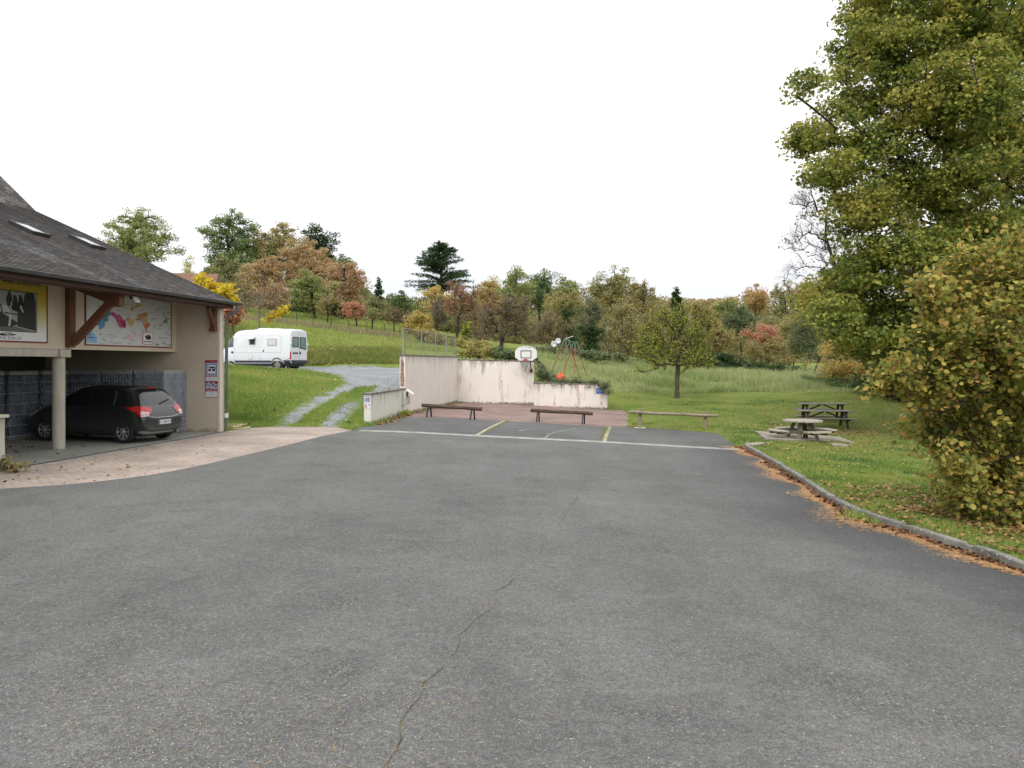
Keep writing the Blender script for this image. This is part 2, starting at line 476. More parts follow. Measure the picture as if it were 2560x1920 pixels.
def m_pavers(name, ca, cb, mortar, rot, joint=.012, dirty=.4):
    m, nt, p = newmat(name); v = nt.coord('Object', (1, 1, 1), (0, 0, rot))
    br = nt.n('ShaderNodeTexBrick', inp={'Vector': v, 'Color1': (*ca, 1), 'Color2': (*cb, 1), 'Mortar': (*mortar, 1), 'Scale': 1.0, 'Mortar Size': joint, 'Mortar Smooth': .2, 'Bias': 0.0, 'Brick Width': .2, 'Row Height': .1})
    d = nt.ramp(nt.noise(v, .7, 6, .65), [(.35, 1 - dirty), (.65, 1.1)])
    d2 = nt.ramp(nt.noise(nt.coord('Object', (1, 1, 1), (0, 0, rot)), 9, 5, .7), [(.3, .8), (.7, 1.15)])
    c = nt.mix(1.0, nt.mix(1.0, br.outputs[0], d, 'MULTIPLY'), d2, 'MULTIPLY')
    setp(nt, p, col=c, rough=.9, spec=.25, normal=nt.bump(nt.math('SUBTRACT', 1.0, br.outputs[1]), .5, .006))
    return m
def m_gravel():
    m, nt, p = newmat('gravel'); v = nt.coord('Object')
    vo = nt.n('ShaderNodeTexVoronoi', inp={'Vector': v, 'Scale': 26.0})
    c = nt.ramp(vo.outputs['Color'], [(0.0, (.14, .145, .155)), (.5, (.27, .28, .30)), (1.0, (.5, .51, .54))])
    c = nt.mix(1.0, c, nt.ramp(nt.noise(v, .8, 5, .7), [(.3, .72), (.7, 1.12)]), 'MULTIPLY')
    g = nt.ramp(nt.math('ADD', nt.noise(v, 1.1, 5, .7), nt.math('MULTIPLY', nt.attr('wear'), .33)), [(.66, 0.0), (.8, .9)])
    c = nt.mix(g, c, (.13, .19, .04))
    setp(nt, p, col=c, rough=.9, spec=.2, normal=nt.bump(vo.outputs[0], .8, .03))
    return m
def m_slab():
    m, nt, p = newmat('garage_concrete'); v = nt.coord('Object')
    c = nt.ramp(nt.noise(v, .8, 6, .6, .6), [(.3, (.24, .25, .215)), (.7, (.36, .365, .32))])
    c = nt.mix(nt.ramp(nt.noise(v, 3, 6, .7, 1.0), [(.55, 0.0), (.75, .5)]), c, (.15, .155, .13))
    setp(nt, p, col=c, rough=.55, spec=.4, normal=nt.bump(nt.noise(v, 30, 3), .1, .01))
    return m
PAV = m_pavers('pink_pavers', (.50, .42, .365), (.44, .36, .31), (.33, .27, .23), math.radians(8), .012, .3)
PAVC = m_pavers('court_pavers', (.36, .25, .22), (.29, .205, .18), (.17, .13, .11), math.radians(-20), .012, .3)
ZM = {'garage_floor': m_slab(), 'paved_forecourt': PAV, 'car_park': m_asphalt(), 'paved_court': PAVC, 'grass_strip': GRASS_H, 'gravel_track': m_gravel(), 'lawn': GRASS_L}
def zmesh(name, mask, mat, lift=0.0, cut=None):
    f = CF[mask]; u, inv = np.unique(f, return_inverse=True)
    V = np.column_stack([CV[u], TZ[u] + lift]); kd = None
    at = {}
    if name == 'car_park':
        kd = polydist(CV[u], [(p.x, p.y) for p in kerb_line] + [(p.x, p.y) for p in reversed(kerb_line)])
        nz = wob(CV[u][:, 0], CV[u][:, 1], .35, 4)
        w = np.clip(1.15 - (kd + nz) / 2.4, 0, 1)
        bl = Vector((0, 0)); 
        # darker, newer asphalt of the parking bays beyond the channel
        a = G2(905, 1078); b = G2(1850, 1126)
        s = (CV[u][:, 0] - a.x) * (b.y - a.y) - (CV[u][:, 1] - a.y) * (b.x - a.x)
        w = np.maximum(w, np.where(s < 0, .33, 0.0))
        at['wear'] = w
    if name == 'gravel_track':
        d = polydist(CV[u], track); at['wear'] = np.clip(1 - d / .7, 0, 1)
    o = npmesh(name, V, inv.reshape(f.shape), mat, None, True, at)
    tag(o, kind='structure')
    return o
GROUND = {}
for i, (nm, _) in enumerate(ZON):
    GROUND[nm] = zmesh(nm, zone == i, ZM[nm])
GROUND['meadow_ground'] = zmesh('meadow_ground', zone == -1, GRASS_H)

# ------------------------------------------------------------------ kerb, channels, seams
def ribbon(name, line, w, mat, z0=.004, thick=0.0, off=0.0, wn=0.0, step=.25):
    """flat strip following a ground line"""
    P = resample(line, step); V = []; Fs = []
    for i, p in enumerate(P):
        d = (P[min(i + 1, len(P) - 1)] - P[max(i - 1, 0)]); d.z = 0; d.normalize(); s = Vector((-d.y, d.x, 0))
        ww = w * (1 + wn * random.uniform(-1, 1)) / 2; o = off + wn * w * random.uniform(-.5, .5)
        for q in (p + s * (o - ww), p + s * (o + ww)):
            V.append((q.x, q.y, float(Hs(q.x)) + z0))
    n = len(P)
    if not thick:
        Fs = [(2 * i, 2 * i + 2, 2 * i + 3, 2 * i + 1) for i in range(n - 1)]
    else:
        V += [(v[0], v[1], v[2] + thick) for v in V]; m = 2 * n
        for i in range(n - 1):
            a, b, c, d = 2 * i, 2 * i + 1, 2 * i + 3, 2 * i + 2
            Fs += [(m + a, m + b, m + c, m + d), (a, m + a, m + d, d), (b, c, m + c, m + b)]
        Fs += [(0, 1, m + 1, m), (2 * n - 2, m + 2 * n - 2, m + 2 * n - 1, 2 * n - 1)]
    mb = MB(); mb.v = V; mb.f = Fs
    return mb.build(name, mat)
def m_kerb():
    m, nt, p = newmat('kerb_concrete'); v = nt.coord('Object')
    c = nt.ramp(nt.noise(v, 2.2, 6, .7), [(.3, (.12, .118, .105)), (.7, (.30, .29, .265))])
    vo = nt.n('ShaderNodeTexVoronoi', inp={'Vector': v, 'Scale': 14.0}).outputs[0]
    c = nt.mix(nt.ramp(vo, [(.16, .8), (.24, 0.0)]), c, (.5, .5, .46))
    c = nt.mix(nt.ramp(nt.noise(v, 5, 4, .7), [(.6, 0.0), (.75, .7)]), c, (.06, .065, .04))
    setp(nt, p, col=c, rough=.9, spec=.2, normal=nt.bump(nt.noise(v, 45, 4, .7), .5, .02)); return m
KERB = m_kerb()
KL = kerb_line[1:]
KR = resample(KL, .1); tag(ribbon('kerb_bed', KL, .10, KERB, -.06, .155, off=.065, step=.3), kind='structure')
for i in range(0, len(KR) - 11, 11):
    sg_ = [p + Vector((random.uniform(-.006, .006), 0, 0)) * (1 if 0 < j < 10 else 0) for j, p in enumerate(KR[i:i + 11])]
    if len(sg_) < 4: continue
    sg_[-1] = sg_[-1].lerp(sg_[-2], .15)
    k = ribbon('kerb_stone', sg_, .13, KERB, -.05 + random.uniform(-.006, .006), .17, off=.065 + random.uniform(-.006, .006), step=.3); tag(k, kind='structure')
    md = k.modifiers.new('bevel', 'BEVEL'); md.width = .02; md.segments = 2; md.limit_method = 'ANGLE'; md.angle_limit = .7
CHAN = M('channel_concrete', (.33, .33, .315), .9, .25, 3, .3, col2=(.42, .42, .40))
tag(ribbon('drain_channel', [G2(900, 1077), G2(1190, 1090), G2(1500, 1105), G2(1850, 1125)], .46, CHAN, .006, wn=.03, off=.05), kind='structure')
DKL = M('channel_dark', (.16, .16, .16), .9, .3, 8, .2)
tag(ribbon('drain_slot', [G2(900, 1077), G2(1190, 1090), G2(1500, 1105), G2(1850, 1125)], .04, DKL, .009, wn=.2, off=.055), kind='structure')
YEL = M('bay_line', (.30, .28, .18), .9, .45, 9, .3, col2=(.42, .39, .26))
for pr in ([(1190, 1089), (1225, 1069), (1262, 1052)], [(1511, 1104), (1517, 1085), (1525, 1067)]):
    tag(ribbon('bay_line', [G2(*q) for q in pr], .12, YEL, .005, wn=.12, step=.15), kind='structure')
GREY = M('faded_paint', (.215, .22, .222), .9, .2, 9, .2)
for pr in ([(1296, 1078), (1320, 1072), (1360, 1070), (1400, 1070)], [(1370, 1086), (1410, 1076), (1442, 1071)], [(1360, 1097), (1372, 1087)]):
    tag(ribbon('faded_mark', smoothline([G2(*q) for q in pr]), .09, GREY, .0045, wn=.3, step=.2), kind='structure')
SEAM = M('seam_dirt', (.06, .06, .055), .95, .4, 6, .3, col2=(.10, .095, .07))
seams = [[(955, 1935), (972, 1905), (1002, 1822), (1015, 1790), (1040, 1745), (1068, 1705), (1105, 1670), (1125, 1642), (1156, 1605), (1158, 1588), (1185, 1550), (1222, 1522), (1245, 1478), (1270, 1460), (1310, 1420), (1345, 1385), (1390, 1325), (1425, 1265), (1455, 1215), (1480, 1150), (1498, 1112)],
         [(-200, 1418), (0, 1379), (150, 1352), (330, 1318), (430, 1300), (540, 1274), (700, 1240), (860, 1196), (960, 1172), (1080, 1138), (1180, 1096)]]
for s_i, s in enumerate(seams):
    L = resample([G2(*q) for q in s], .13)
    L = [p + Vector((random.gauss(0, .02), random.gauss(0, .02), 0)) for p in L]
    for o_k in range(0, len(L) - 4, 12):
        if random.random() < .05 + .05 * s_i: continue
        tag(ribbon('tarmac_seam', L[o_k:o_k + random.randint(5, 13)], random.choice((.006, .009, .012)), SEAM, .004, wn=.6, step=.06), kind='structure')
# ------------------------------------------------------------------ winery store with open garage
def plaster(name, c1, c2, top=None, stain=(.2, .17, .14), amt=.5, moss=None, zb=0.0, basew=.3, sscale=7.0, patch=(.28, .17, .14), pamt=0.0):
    """rendered wall; run-off streaks below the coping, grime at the foot"""
    m, nt, p = newmat(name); v = nt.coord('Object')
    c = nt.ramp(nt.noise(v, 1.3, 5), [(.3, c1), (.7, c2)])
    z = nt.n('ShaderNodeSeparateXYZ', inp={0: v}).outputs[2]
    if top is not None:
        st = nt.noise(nt.coord('Object', (sscale, sscale, .35)), 1.0, 5, .7)
        fade = nt.ramp(nt.math('SUBTRACT', top, z), [(0.0, .26), (.45, .12), (1.0, .02)])
        k = nt.ramp(nt.math('ADD', st, fade), [(.66, 0.0), (.8, amt)])
        c = nt.mix(k, c, stain)
        if pamt:
            st2 = nt.noise(nt.coord('Object', (2.2, 2.2, .5), loc=(3.1, 0, 0)), 1.0, 3, .6)
            sp = nt.noise(nt.coord('Object', (14, 14, 5)), 1.0, 4, .7)
            c = nt.mix(nt.math('MULTIPLY', nt.ramp(st2, [(.55, 0.0), (.62, pamt)]), nt.ramp(sp, [(.4, 0.0), (.6, 1.0)])), c, patch)
        dot = nt.noise(nt.coord('Object', (16, 16, 3.2)), 1.0, 3, .6)
        c = nt.mix(nt.ramp(dot, [(.66, 0.0), (.72, amt * .8)]), c, stain)
    if moss:
        lo = nt.math('SUBTRACT', basew, nt.math('SUBTRACT', z, zb))
        f = nt.ramp(nt.math('ADD', nt.math('DIVIDE', lo, basew), nt.math('MULTIPLY', nt.math('SUBTRACT', nt.noise(nt.coord('Object', (6, 6, 6)), 1.0, 5, .7), .5), 2.2)), [(.45, 0.0), (.95, .85)])
        c = nt.mix(f, c, moss)
    setp(nt, p, col=c, rough=.92, spec=.15, normal=nt.bump(nt.noise(v, 55, 4), .25, .008))
    return m
CREAM = M('cream_render', (.60, .52, .41), .9, .07, 1.2, .2, bscale=40)
CREAM2 = M('pale_render_corner', (.66, .59, .49), .9, .06, 2, .2)
CONC = M('cast_concrete', (.46, .43, .36), .85, .14, 3, .25, bscale=35, stretch=(3, 3, .6))
WOOD = M('red_brown_timber', (.14, .055, .03), .55, .3, 5, .15, stretch=(1, 8, 8), bscale=20)
WOODD = M('dark_stained_timber', (.062, .024, .018), .6, .25, 5, .15, stretch=(.6, 8, 8), bscale=20)
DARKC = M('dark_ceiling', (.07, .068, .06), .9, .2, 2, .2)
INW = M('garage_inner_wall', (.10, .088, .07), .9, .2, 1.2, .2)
ZINC = M('zinc', (.16, .18, .20), .45, .25, 4, .1, metal=.6, stretch=(1, 1, .3))
GUT = M('gutter_metal', (.10, .108, .115), .42, .25, 4, .1, metal=.5)
WHITE = M('white_paint', (.78, .78, .76), .5, .04, 3, 0)
def m_tiles(name, row):
    m, nt, p = newmat(name)
    v = nt.coord('Object')
    br = nt.n('ShaderNodeTexBrick', inp={'Vector': v, 'Color1': (.075, .07, .068, 1), 'Color2': (.22, .205, .20, 1), 'Mortar': (.02, .02, .02, 1), 'Scale': 1.0, 'Mortar Size': .006, 'Bias': -.25, 'Brick Width': .17, 'Row Height': row})
    br.offset = .5
    w = nt.ramp(nt.noise(nt.coord('Object', (1.3, .3, .3)), 1.0, 6, .7), [(.38, .72), (.55, 1.0), (.70, 2.1)])
    c = nt.mix(1.0, br.outputs[0], w, 'MULTIPLY')
    bn = nt.ramp(nt.noise(nt.coord('Object', (.8, .8, .8)), 1.0, 4), [(.4, (1.12, 1.0, .93)), (.6, (.97, 1.0, 1.04))])
    c = nt.mix(1.0, c, bn, 'MULTIPLY')
    l = nt.noise(nt.coord('Object', (3.2, 5.5, 5)), 1.0, 5, .75)
    c = nt.mix(nt.ramp(l, [(.64, 0.0), (.74, .6)]), c, (.40, .40, .37))
    setp(nt, p, col=c, rough=.8, spec=.25, normal=nt.bump(br.outputs[1], -.4, .01)); return m

bld = empty('winery_store', BO, BANG, 'cream winery store with slate-grey roof, timber braces and an open garage bay', 'building')
EZ, SL1, SL2, BK = 3.99, .44, .92, 6.63
def roofz(b): return EZ + SL1 * (b + .3) if b < BK else EZ + SL1 * (BK + .3) + SL2 * (b - BK)
A0 = -19.0
# gable end wall
mb = MB(); gp = [(0, -.3), (11.5, -.3), (11.5, roofz(11.5) - .22), (BK, roofz(BK) - .22), (0, roofz(0) - .25)]
mb.prism(gp, (0, 0, 0), (0, 1, 0), (0, 0, 1), (1, 0, 0), -.2, 0)
w_ = mb.build('end_wall', plaster('end_wall_render', (.585, .505, .40), (.62, .54, .425), 3.7, (.42, .36, .28), .35, (.33, .28, .2), 0, .25, 5), bld)
MB().bbox((-.215, -.012, 0), (.01, .06, 3.75)).build('wall_corner', CREAM2, bld)
MB().bbox((A0, 1.44, 2.456), (-.2, 1.68, 4.62)).build('upper_wall', CREAM, bld)
mb = MB(); mb.bbox((A0, 1.46, 2.27), (-4.86, 1.74, 2.45)); mb.build('concrete_beam', CONC, bld)
mb = MB(); mb.bbox((-5.18, 1.40, 2.255), (-4.80, 1.80, 2.452)); mb.build('column_head', CONC, bld, bevel=.015)
mb = MB(); mb.lathe([(.15, 0), (.145, .02), (.145, 1.2), (.146, 1.21), (.145, 1.22), (.145, 2.26)], (-4.99, 1.6, 0)); mb.build('column', CONC, bld, autosmooth=True)
mb = MB(); mb.bbox((A0, 5.9, -.1), (-.2, 6.1, 4.6)); mb.bbox((A0 - .2, 0, -.3), (A0, 11, 6)); mb.bbox((A0, 1.7, 2.72), (-.2, 5.9, 2.85))  # includes an unseen left end wall, added for the light inside the garage
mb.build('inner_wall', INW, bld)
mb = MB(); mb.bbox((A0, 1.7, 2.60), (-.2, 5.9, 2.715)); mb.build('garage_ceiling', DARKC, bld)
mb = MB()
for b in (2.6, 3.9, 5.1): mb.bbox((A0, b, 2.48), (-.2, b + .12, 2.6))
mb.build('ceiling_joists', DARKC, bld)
# roof
def roofpart(b0, b1, name, mat):
    mb = MB(); n = int(round((b1 - b0) / (ROW))); th = .10
    a0, a1 = A0 - .4, .26
    for i in range(n):
        x = b0 + i * ROW; y = x + ROW; up = .014
        z0, z1 = roofz(x + 1e-6), roofz(y - 1e-6)
        # each course starts proud of the one below
        mb.add([(a0, x, z0), (a1, x, z0), (a1, x, z0 + up), (a0, x, z0 + up), (a1, y, z1 + .001), (a0, y, z1 + .001)], [(0, 1, 2, 3), (3, 2, 4, 5)])
    yb = b0 + n * ROW
    V = [(a0, b0, roofz(b0 + 1e-6) - th), (a1, b0, roofz(b0 + 1e-6) - th), (a1, b0, roofz(b0 + 1e-6)), (a0, b0, roofz(b0 + 1e-6)),
         (a0, yb, roofz(yb - 1e-6) - th), (a1, yb, roofz(yb - 1e-6) - th), (a1, yb, roofz(yb - 1e-6)), (a0, yb, roofz(yb - 1e-6))]
    mb.add(V, [(0, 1, 2, 3), (1, 5, 6, 2), (4, 0, 3, 7), (0, 4, 5, 1)])
    return mb.build(name, mat, bld)
ROW = .099
roofpart(-.30, BK, 'roof', m_tiles('slate_lower', .099))
ROW = .077
roofpart(BK, 12.1, 'upper_roof', m_tiles('slate_upper', .077))
mb = MB(); zt = roofz(12.1)
mb.add([(A0 - .4, 12.1, zt), (.26, 12.1, zt), (.26, 21, zt - 7), (A0 - .4, 21, zt - 7)], [(0, 1, 2, 3)]); mb.build('rear_roof', m_tiles('slate_rear', .077), bld)
# rafters feet + soffit boards under the eave
mb = MB(); 
for i in range(48):
    a = A0 + .2 + i * .4
    if a > .1: break
    mb.beam((a, -.24, roofz(-.24) - .16), (a, 1.5, roofz(1.5) - .16), .07, .1)
mb.build('rafters', WOODD, bld)
MB().add([(A0, -.28, roofz(-.28) - .105), (.2, -.28, roofz(-.28) - .105), (.2, 1.5, roofz(1.5) - .105), (A0, 1.5, roofz(1.5) - .105)], [(0, 1, 2, 3)]).build('soffit', WOODD, bld)
MB().bbox((A0, -.17, 3.79), (.03, .03, 3.955)).build('purlin', WOODD, bld, bevel=.006)
MB().bbox((A0, -.275, 3.80), (.12, -.245, 3.93)).build('fascia_board', WOODD, bld)
MB().bbox((A0, -.244, 3.80), (.12, -.171, 3.815)).build('eave_board', WOODD, bld)
# post, corbel and braces
MB().bbox((-5.0 + .02, 1.30, 2.50), (-5.0 + .23, 1.438, 4.3)).build('post', WOOD, bld, bevel=.01)
ca, cb = -4.97, -4.77
mb = MB(); mb.prism([(1.43, 4.02), (.42, 3.63), (.30, 3.51), (.10, 3.49), (-.02, 3.53), (-.03, 3.785), (.06, 3.785), (.06, 3.97), (1.43, 4.55)], (0, 0, 0), (0, 1, 0), (0, 0, 1), (1, 0, 0), ca, cb); mb.build('rafter_end', WOOD, bld, bevel=.01)
mb = MB(); mb.beam((-4.87, 1.29, 2.62), (-4.87, .30, 3.58), .15, .19, up=(0, 0, 1)); mb.build('brace', WOOD, bld, bevel=.01)
MB().bbox((-.34, .09, 3.16), (-.205, .25, 3.76)).build('post', WOOD, bld, bevel=.008)
MB().bbox((-.36, .07, 3.08), (-.2, .27, 3.2)).build('corbel', WOOD, bld, bevel=.01)
mb = MB(); mb.beam((-.27, .16, 3.22), (-.85, .02, 3.78), .11, .11); mb.build('brace', WOOD, bld, bevel=.006)
# gutter and downpipe
mb = MB(); n = 10; r = .07
prof = [(r * math.cos(PI + PI * i / n), r * math.sin(PI + PI * i / n)) for i in range(n + 1)]
prof = prof + [(x * .88, z * .88) for x, z in reversed(prof)]
mb.prism(prof, (0, -.39, 3.965), (0, 1, 0), (0, 0, 1), (1, 0, 0), A0, .36)
mb.tube([(A0, -.462, 3.972), (.36, -.462, 3.972)], .011, 6)
g_ = mb.build('gutter', GUT, bld)
mb = MB(); mb.tube([(.17, -.39, 3.9), (.17, -.39, 3.80), (.15, -.33, 3.71), (.10, -.17, 3.62), (.08, -.10, 3.55), (.07, -.075, 3.45), (.07, -.07, .06)], .048, 12)
d_ = mb.build('downpipe', ZINC, bld, autosmooth=True)
for z in (3.4, 2.1, 1.72, .75): MB().lathe([(.05, z), (.056, z + .004), (.056, z + .05), (.05, z + .054)], (.07, -.07, 0), n=12).build('pipe_collar', ZINC, d_)
mb = MB(); mb.lathe([(.05, .42), (.058, .425), (.058, .56), (.05, .565)], (.07, -.07, 0), n=12); mb.build('pipe_joint', WHITE, d_)
# skylights
GLASSW = M('skylight_glass', (.22, .24, .27), .15, .03, 2, 0, spec=1.0)
FRM = M('skylight_frame', (.03, .03, .033), .5, .1, 5, 0)
for (px, py) in ((72, 577), (217, 610)):
    q = tolocal(ray_plane(px, py, BL(0, -.3, EZ), VH * -SL1 + Vector((0, 0, 1))))
    c = Vector((q.x, q.y, roofz(q.y))); s = Vector((0, 1, SL1)).normalized(); nn = Vector((0, -SL1, 1)).normalized(); X = Vector((1, 0, 0))
    R = Matrix((X, s, nn)).transposed()
    fr = MB()
    fr.box(c + nn * .05 + X * .29, (.05, .80, .10), M=R); fr.box(c + nn * .05 - X * .29, (.05, .80, .10), M=R)
    fr.box(c + nn * .05 + s * .365, (.53, .07, .10), M=R); fr.box(c + nn * .05 - s * .365, (.53, .07, .10), M=R)
    f = fr.build('skylight', FRM, bld)
    MB().box(c + nn * .085, (.52, .67, .012), M=R).build('pane', GLASSW, f)
# floodlight under the eave
fl = empty('floodlight', BL(-4.55, -.12, 3.72), BANG, 'small grey floodlight fixed under the eave beside the timber corbel', 'floodlight')
mb = MB(); mb.box((0, -.06, -.02), (.2, .05, .16), M=Matrix.Rotation(-.5, 3, 'X')); mb.build('housing', M('flood_grey', (.42, .43, .43), .4, .05, 3, 0), fl, bevel=.01)
mb = MB(); mb.box((0, -.09, -.035), (.16, .004, .12), M=Matrix.Rotation(-.5, 3, 'X')); mb.build('lens', M('flood_glass', (.7, .72, .72), .1, .02, 3, 0), fl)
mb = MB(); mb.bbox((-.12, -.03, -.02), (.06, .03, .05)); mb.build('bracket', M('black_plastic', (.02, .02, .022), .5, .1, 3, 0), fl)
BLACK = M('black_paint', (.018, .018, .02), .45, .1, 5, 0)

# ------------------------------------------------------------------ lettering and flat artwork on panels
def flatmat(name, c, r=.5): return M(name, c, r, .03, 3, 0)
def text_mesh(s, o, ex, ey, en, h, width, mat, parent, name='lettering', font_shear=0.0, thick=.003):
    cu = bpy.data.curves.new('t', 'FONT'); cu.body = s; cu.size = 1; cu.extrude = 0
    cu.shear = font_shear
    tmp = bpy.data.objects.new('t', cu)
    me0 = bpy.data.meshes.new_from_object(tmp)
    vs = [v.co.copy() for v in me0.vertices]; fs = [tuple(p.vertices) for p in me0.polygons]
    bpy.data.objects.remove(tmp); bpy.data.curves.remove(cu); bpy.data.meshes.remove(me0)
    x0 = min(v.x for v in vs); x1 = max(v.x for v in vs); y1 = .7
    o = Vector(o); ex = Vector(ex); ey = Vector(ey); en = Vector(en)
    mb = MB(); mb.add([o + ex * ((v.x - x0) / (x1 - x0) * width) + ey * (v.y / y1 * h) + en * thick for v in vs], fs)
    me = bpy.data.meshes.new(name); me.from_pydata(mb.v, [], mb.f); me.update()
    return link(name, me, mat, parent)
def decal(name, polys, b, t0, t1, mat, parent, conv):
    join = len(polys) > 8
    mb = MB()
    for pl in polys:
        if not join: mb = MB()
        mb.prism([conv(*q) for q in pl], (0, b, 0), (1, 0, 0), (0, 0, 1), (0, -1, 0), t0, t1)
        if not join: mb.build(name, mat, parent)
    if join: tag(mb.build(name, mat, parent), kind='stuff')
FB = 1.438
def cz(scale, ox, oy, b=FB):
    def f(x, y):
        q = onB(ox + x * scale, oy + y * scale, b); return (q.x, q.z)
    return f
z5 = cz(.13562, 0, 680); z6 = cz(.16275, 200, 700)
def rect(x0, z0, x1, z1): return [(x0, z0), (x1, z0), (x1, z1), (x0, z1)]
idc = lambda x, z: (x, z)
MAROON = flatmat('maroon', (.22, .02, .035)); INK = flatmat('print_black', (.025, .025, .03)); PW = flatmat('print_white', (.60, .61, .62), .35)
# poster one: yellow to white printed fade
pm, nt, pp = newmat('poster_print'); zz = nt.n('ShaderNodeSeparateXYZ', inp={0: nt.coord('Object')}).outputs[2]
nt_r = nt.ramp(nt.math('DIVIDE', nt.math('SUBTRACT', zz, 2.7), 1.2), [(.1, (.74, .75, .76)), (.38, (.62, .58, .28)), (.7, (.5, .38, .05))]); setp(nt, pp, col=nt_r, rough=.4)
r1, b1 = z5(845, 1290); l1 = r1 - 2.35; t1 = 3.95
po = empty('winery_poster', BL(0, 0, 0), BANG, 'yellow and white poster with old horse-cart photograph under the eave', 'poster')
decal('panel', [rect(l1, b1, r1, t1)], FB, .003, .02, pm, po, idc)
decal('frame', [rect(l1 - .03, b1 - .03, r1 + .03, b1), rect(r1, b1, r1 + .03, t1), rect(l1 - .03, b1, l1, t1)], FB, .003, .03, MAROON, po, idc)
pr, pb = z5(668, 1122); _, pt = z5(668, 392); pl_ = l1 + (r1 - pr)
decal('photo_border', [rect(pl_, pb, pr, pt)], FB, .0205, .022, INK, po, idc)
GR = [flatmat('photo_grey_%s' % n, (v, v, v * 1.05)) for n, v in (('sky', .33), ('mid', .08), ('dark', .03), ('pale', .5), ('ground', .13))]
decal('photo_sky', [rect(pl_ + .02, pb + .02, pr - .02, pt - .02)], FB, .0225, .024, GR[0], po, idc)
Z = lambda L: [z5(*q) for q in L]
decal('photo_ground', [[(pl_ + .02, pb + .02)] + Z([(645, 1100), (520, 1080), (300, 1020), (60, 960), (0, 950)]) + [(pl_ + .02, z5(0, 950)[1])]], FB, .0245, .0255, GR[4], po, idc)
decal('photo_trees', [Z([(410, 560), (440, 400), (560, 380), (610, 420), (640, 560), (645, 1090), (300, 1000), (310, 740), (210, 700), (200, 560)]), Z([(90, 500), (130, 380), (160, 330), (175, 400), (205, 440), (200, 560), (215, 700), (110, 600)]), Z([(210, 580), (230, 430), (270, 430), (300, 500), (310, 700), (210, 700)]), Z([(320, 560), (335, 425), (365, 425), (400, 490), (410, 700), (310, 700)]), Z([(-300, 1000), (-300, 560), (-60, 500), (0, 600), (30, 760), (330, 950), (200, 1010)])], FB, .026, .0275, GR[2], po, idc)
decal('photo_horse', [Z([(10, 620), (90, 600), (170, 640), (205, 720), (190, 830), (170, 990), (130, 1000), (150, 830), (110, 740), (40, 740)]), Z([(180, 560), (200, 560), (195, 640), (178, 640)]), Z([(350, 620), (380, 620), (385, 660), (420, 740), (400, 750), (350, 660)]), Z([(-120, 640), (-20, 620), (0, 720), (-60, 760), (-120, 730)])], FB, .028, .0295, GR[3], po, idc)
decal('cart_shafts', [Z([(60, 730), (320, 780), (320, 800), (60, 755)]), Z([(100, 600), (115, 600), (200, 730), (185, 735)])], FB, .03, .031, GR[2], po, idc)
q0 = z5(28, 215); q1 = z5(735, 290)
text_mesh('PÈRE AUGUSTE', (q0[0] - .0, FB, z5(28, 200)[1] - .0), (1, 0, (q1[1] - z5(28, 205)[1]) / (q1[0] - q0[0])), (0, 0, 1), (0, -1, 0), .078, q1[0] - q0[0], INK, po, thick=.0225)
text_mesh('DOMAINE DU', (q0[0] - 1.5, FB, q0[1] + .0), (1, 0, 0), (0, 0, 1), (0, -1, 0), .078, 1.3, INK, po, thick=.0225)
q2 = z5(385, 1252)
text_mesh('CHENONCEAUX', (q2[0] - 1.18, FB, q2[1] + .0), (1, 0, 0), (0, 0, 1), (0, -1, 0), .075, 1.18, flatmat('print_grey', (.12, .12, .13)), po, thick=.0225)
decal('emblem', [Z([(-60, 1150), (20, 1120), (130, 1160), (200, 1140), (305, 1150), (240, 1170), (130, 1170), (20, 1172)]), Z([(60, 1118), (215, 1118), (180, 1140), (150, 1125), (135, 1160), (120, 1125), (90, 1140)])], FB, .0205, .0225, INK, po, idc)
# poster two: the wine map
l2, b2 = z6(82, 985); r2_, _b = z6(1385, 1032)
mp = empty('region_map_panel', BL(0, 0, 0), BANG, 'white map panel with coloured wine regions and maroon frame', 'map')
decal('panel', [[(l2, b2), (r2_, b2), (r2_, 3.95), (l2, 3.95)]], FB, .003, .02, PW, mp, idc)
decal('frame', [rect(l2 - .03, b2 - .03, r2_ + .03, b2), rect(l2 - .03, b2, l2, 3.95), rect(r2_, b2, r2_ + .03, 3.95)], FB, .003, .03, MAROON, mp, idc)
def reg(name, col, polys, t=.0205): return decal(name, [[z6(*q) for q in p] for p in polys], FB, t, t + .0018, flatmat('print_' + name, col), mp, idc)
random.seed(3)
def jagp(poly, amp=9, k=3):
    out = []
    n = len(poly)
    for i in range(n):
        a = poly[i]; b = poly[(i + 1) % n]
        for j in range(k):
            t = j / k; out.append((a[0] + (b[0] - a[0]) * t + random.uniform(-amp, amp), a[1] + (b[1] - a[1]) * t + random.uniform(-amp, amp)))
    return out
reg('ocean', (.26, .47, .68), [[(92, 720), (170, 650), (150, 720), (200, 820), (250, 880), (240, 940), (270, 970), (95, 958)]])
reg('blue_region', (.09, .27, .47), [jagp([(190, 620), (240, 570), (290, 580), (350, 620), (375, 690), (340, 730), (290, 770), (265, 700), (240, 690)])], .021)
reg('teal_region', (.05, .24, .32), [jagp([(350, 490), (400, 470), (460, 500), (465, 540), (415, 570), (420, 640), (370, 650), (330, 590), (325, 530)])], .0215)
reg('pink_region', (.5, .07, .22), [jagp([(465, 480), (540, 520), (610, 545), (650, 610), (640, 700), (620, 760), (580, 700), (540, 610), (500, 570), (460, 530)])], .021)
reg('crimson_region', (.33, .02, .06), [jagp([(630, 590), (690, 640), (695, 740), (650, 730), (610, 680)])], .0225)
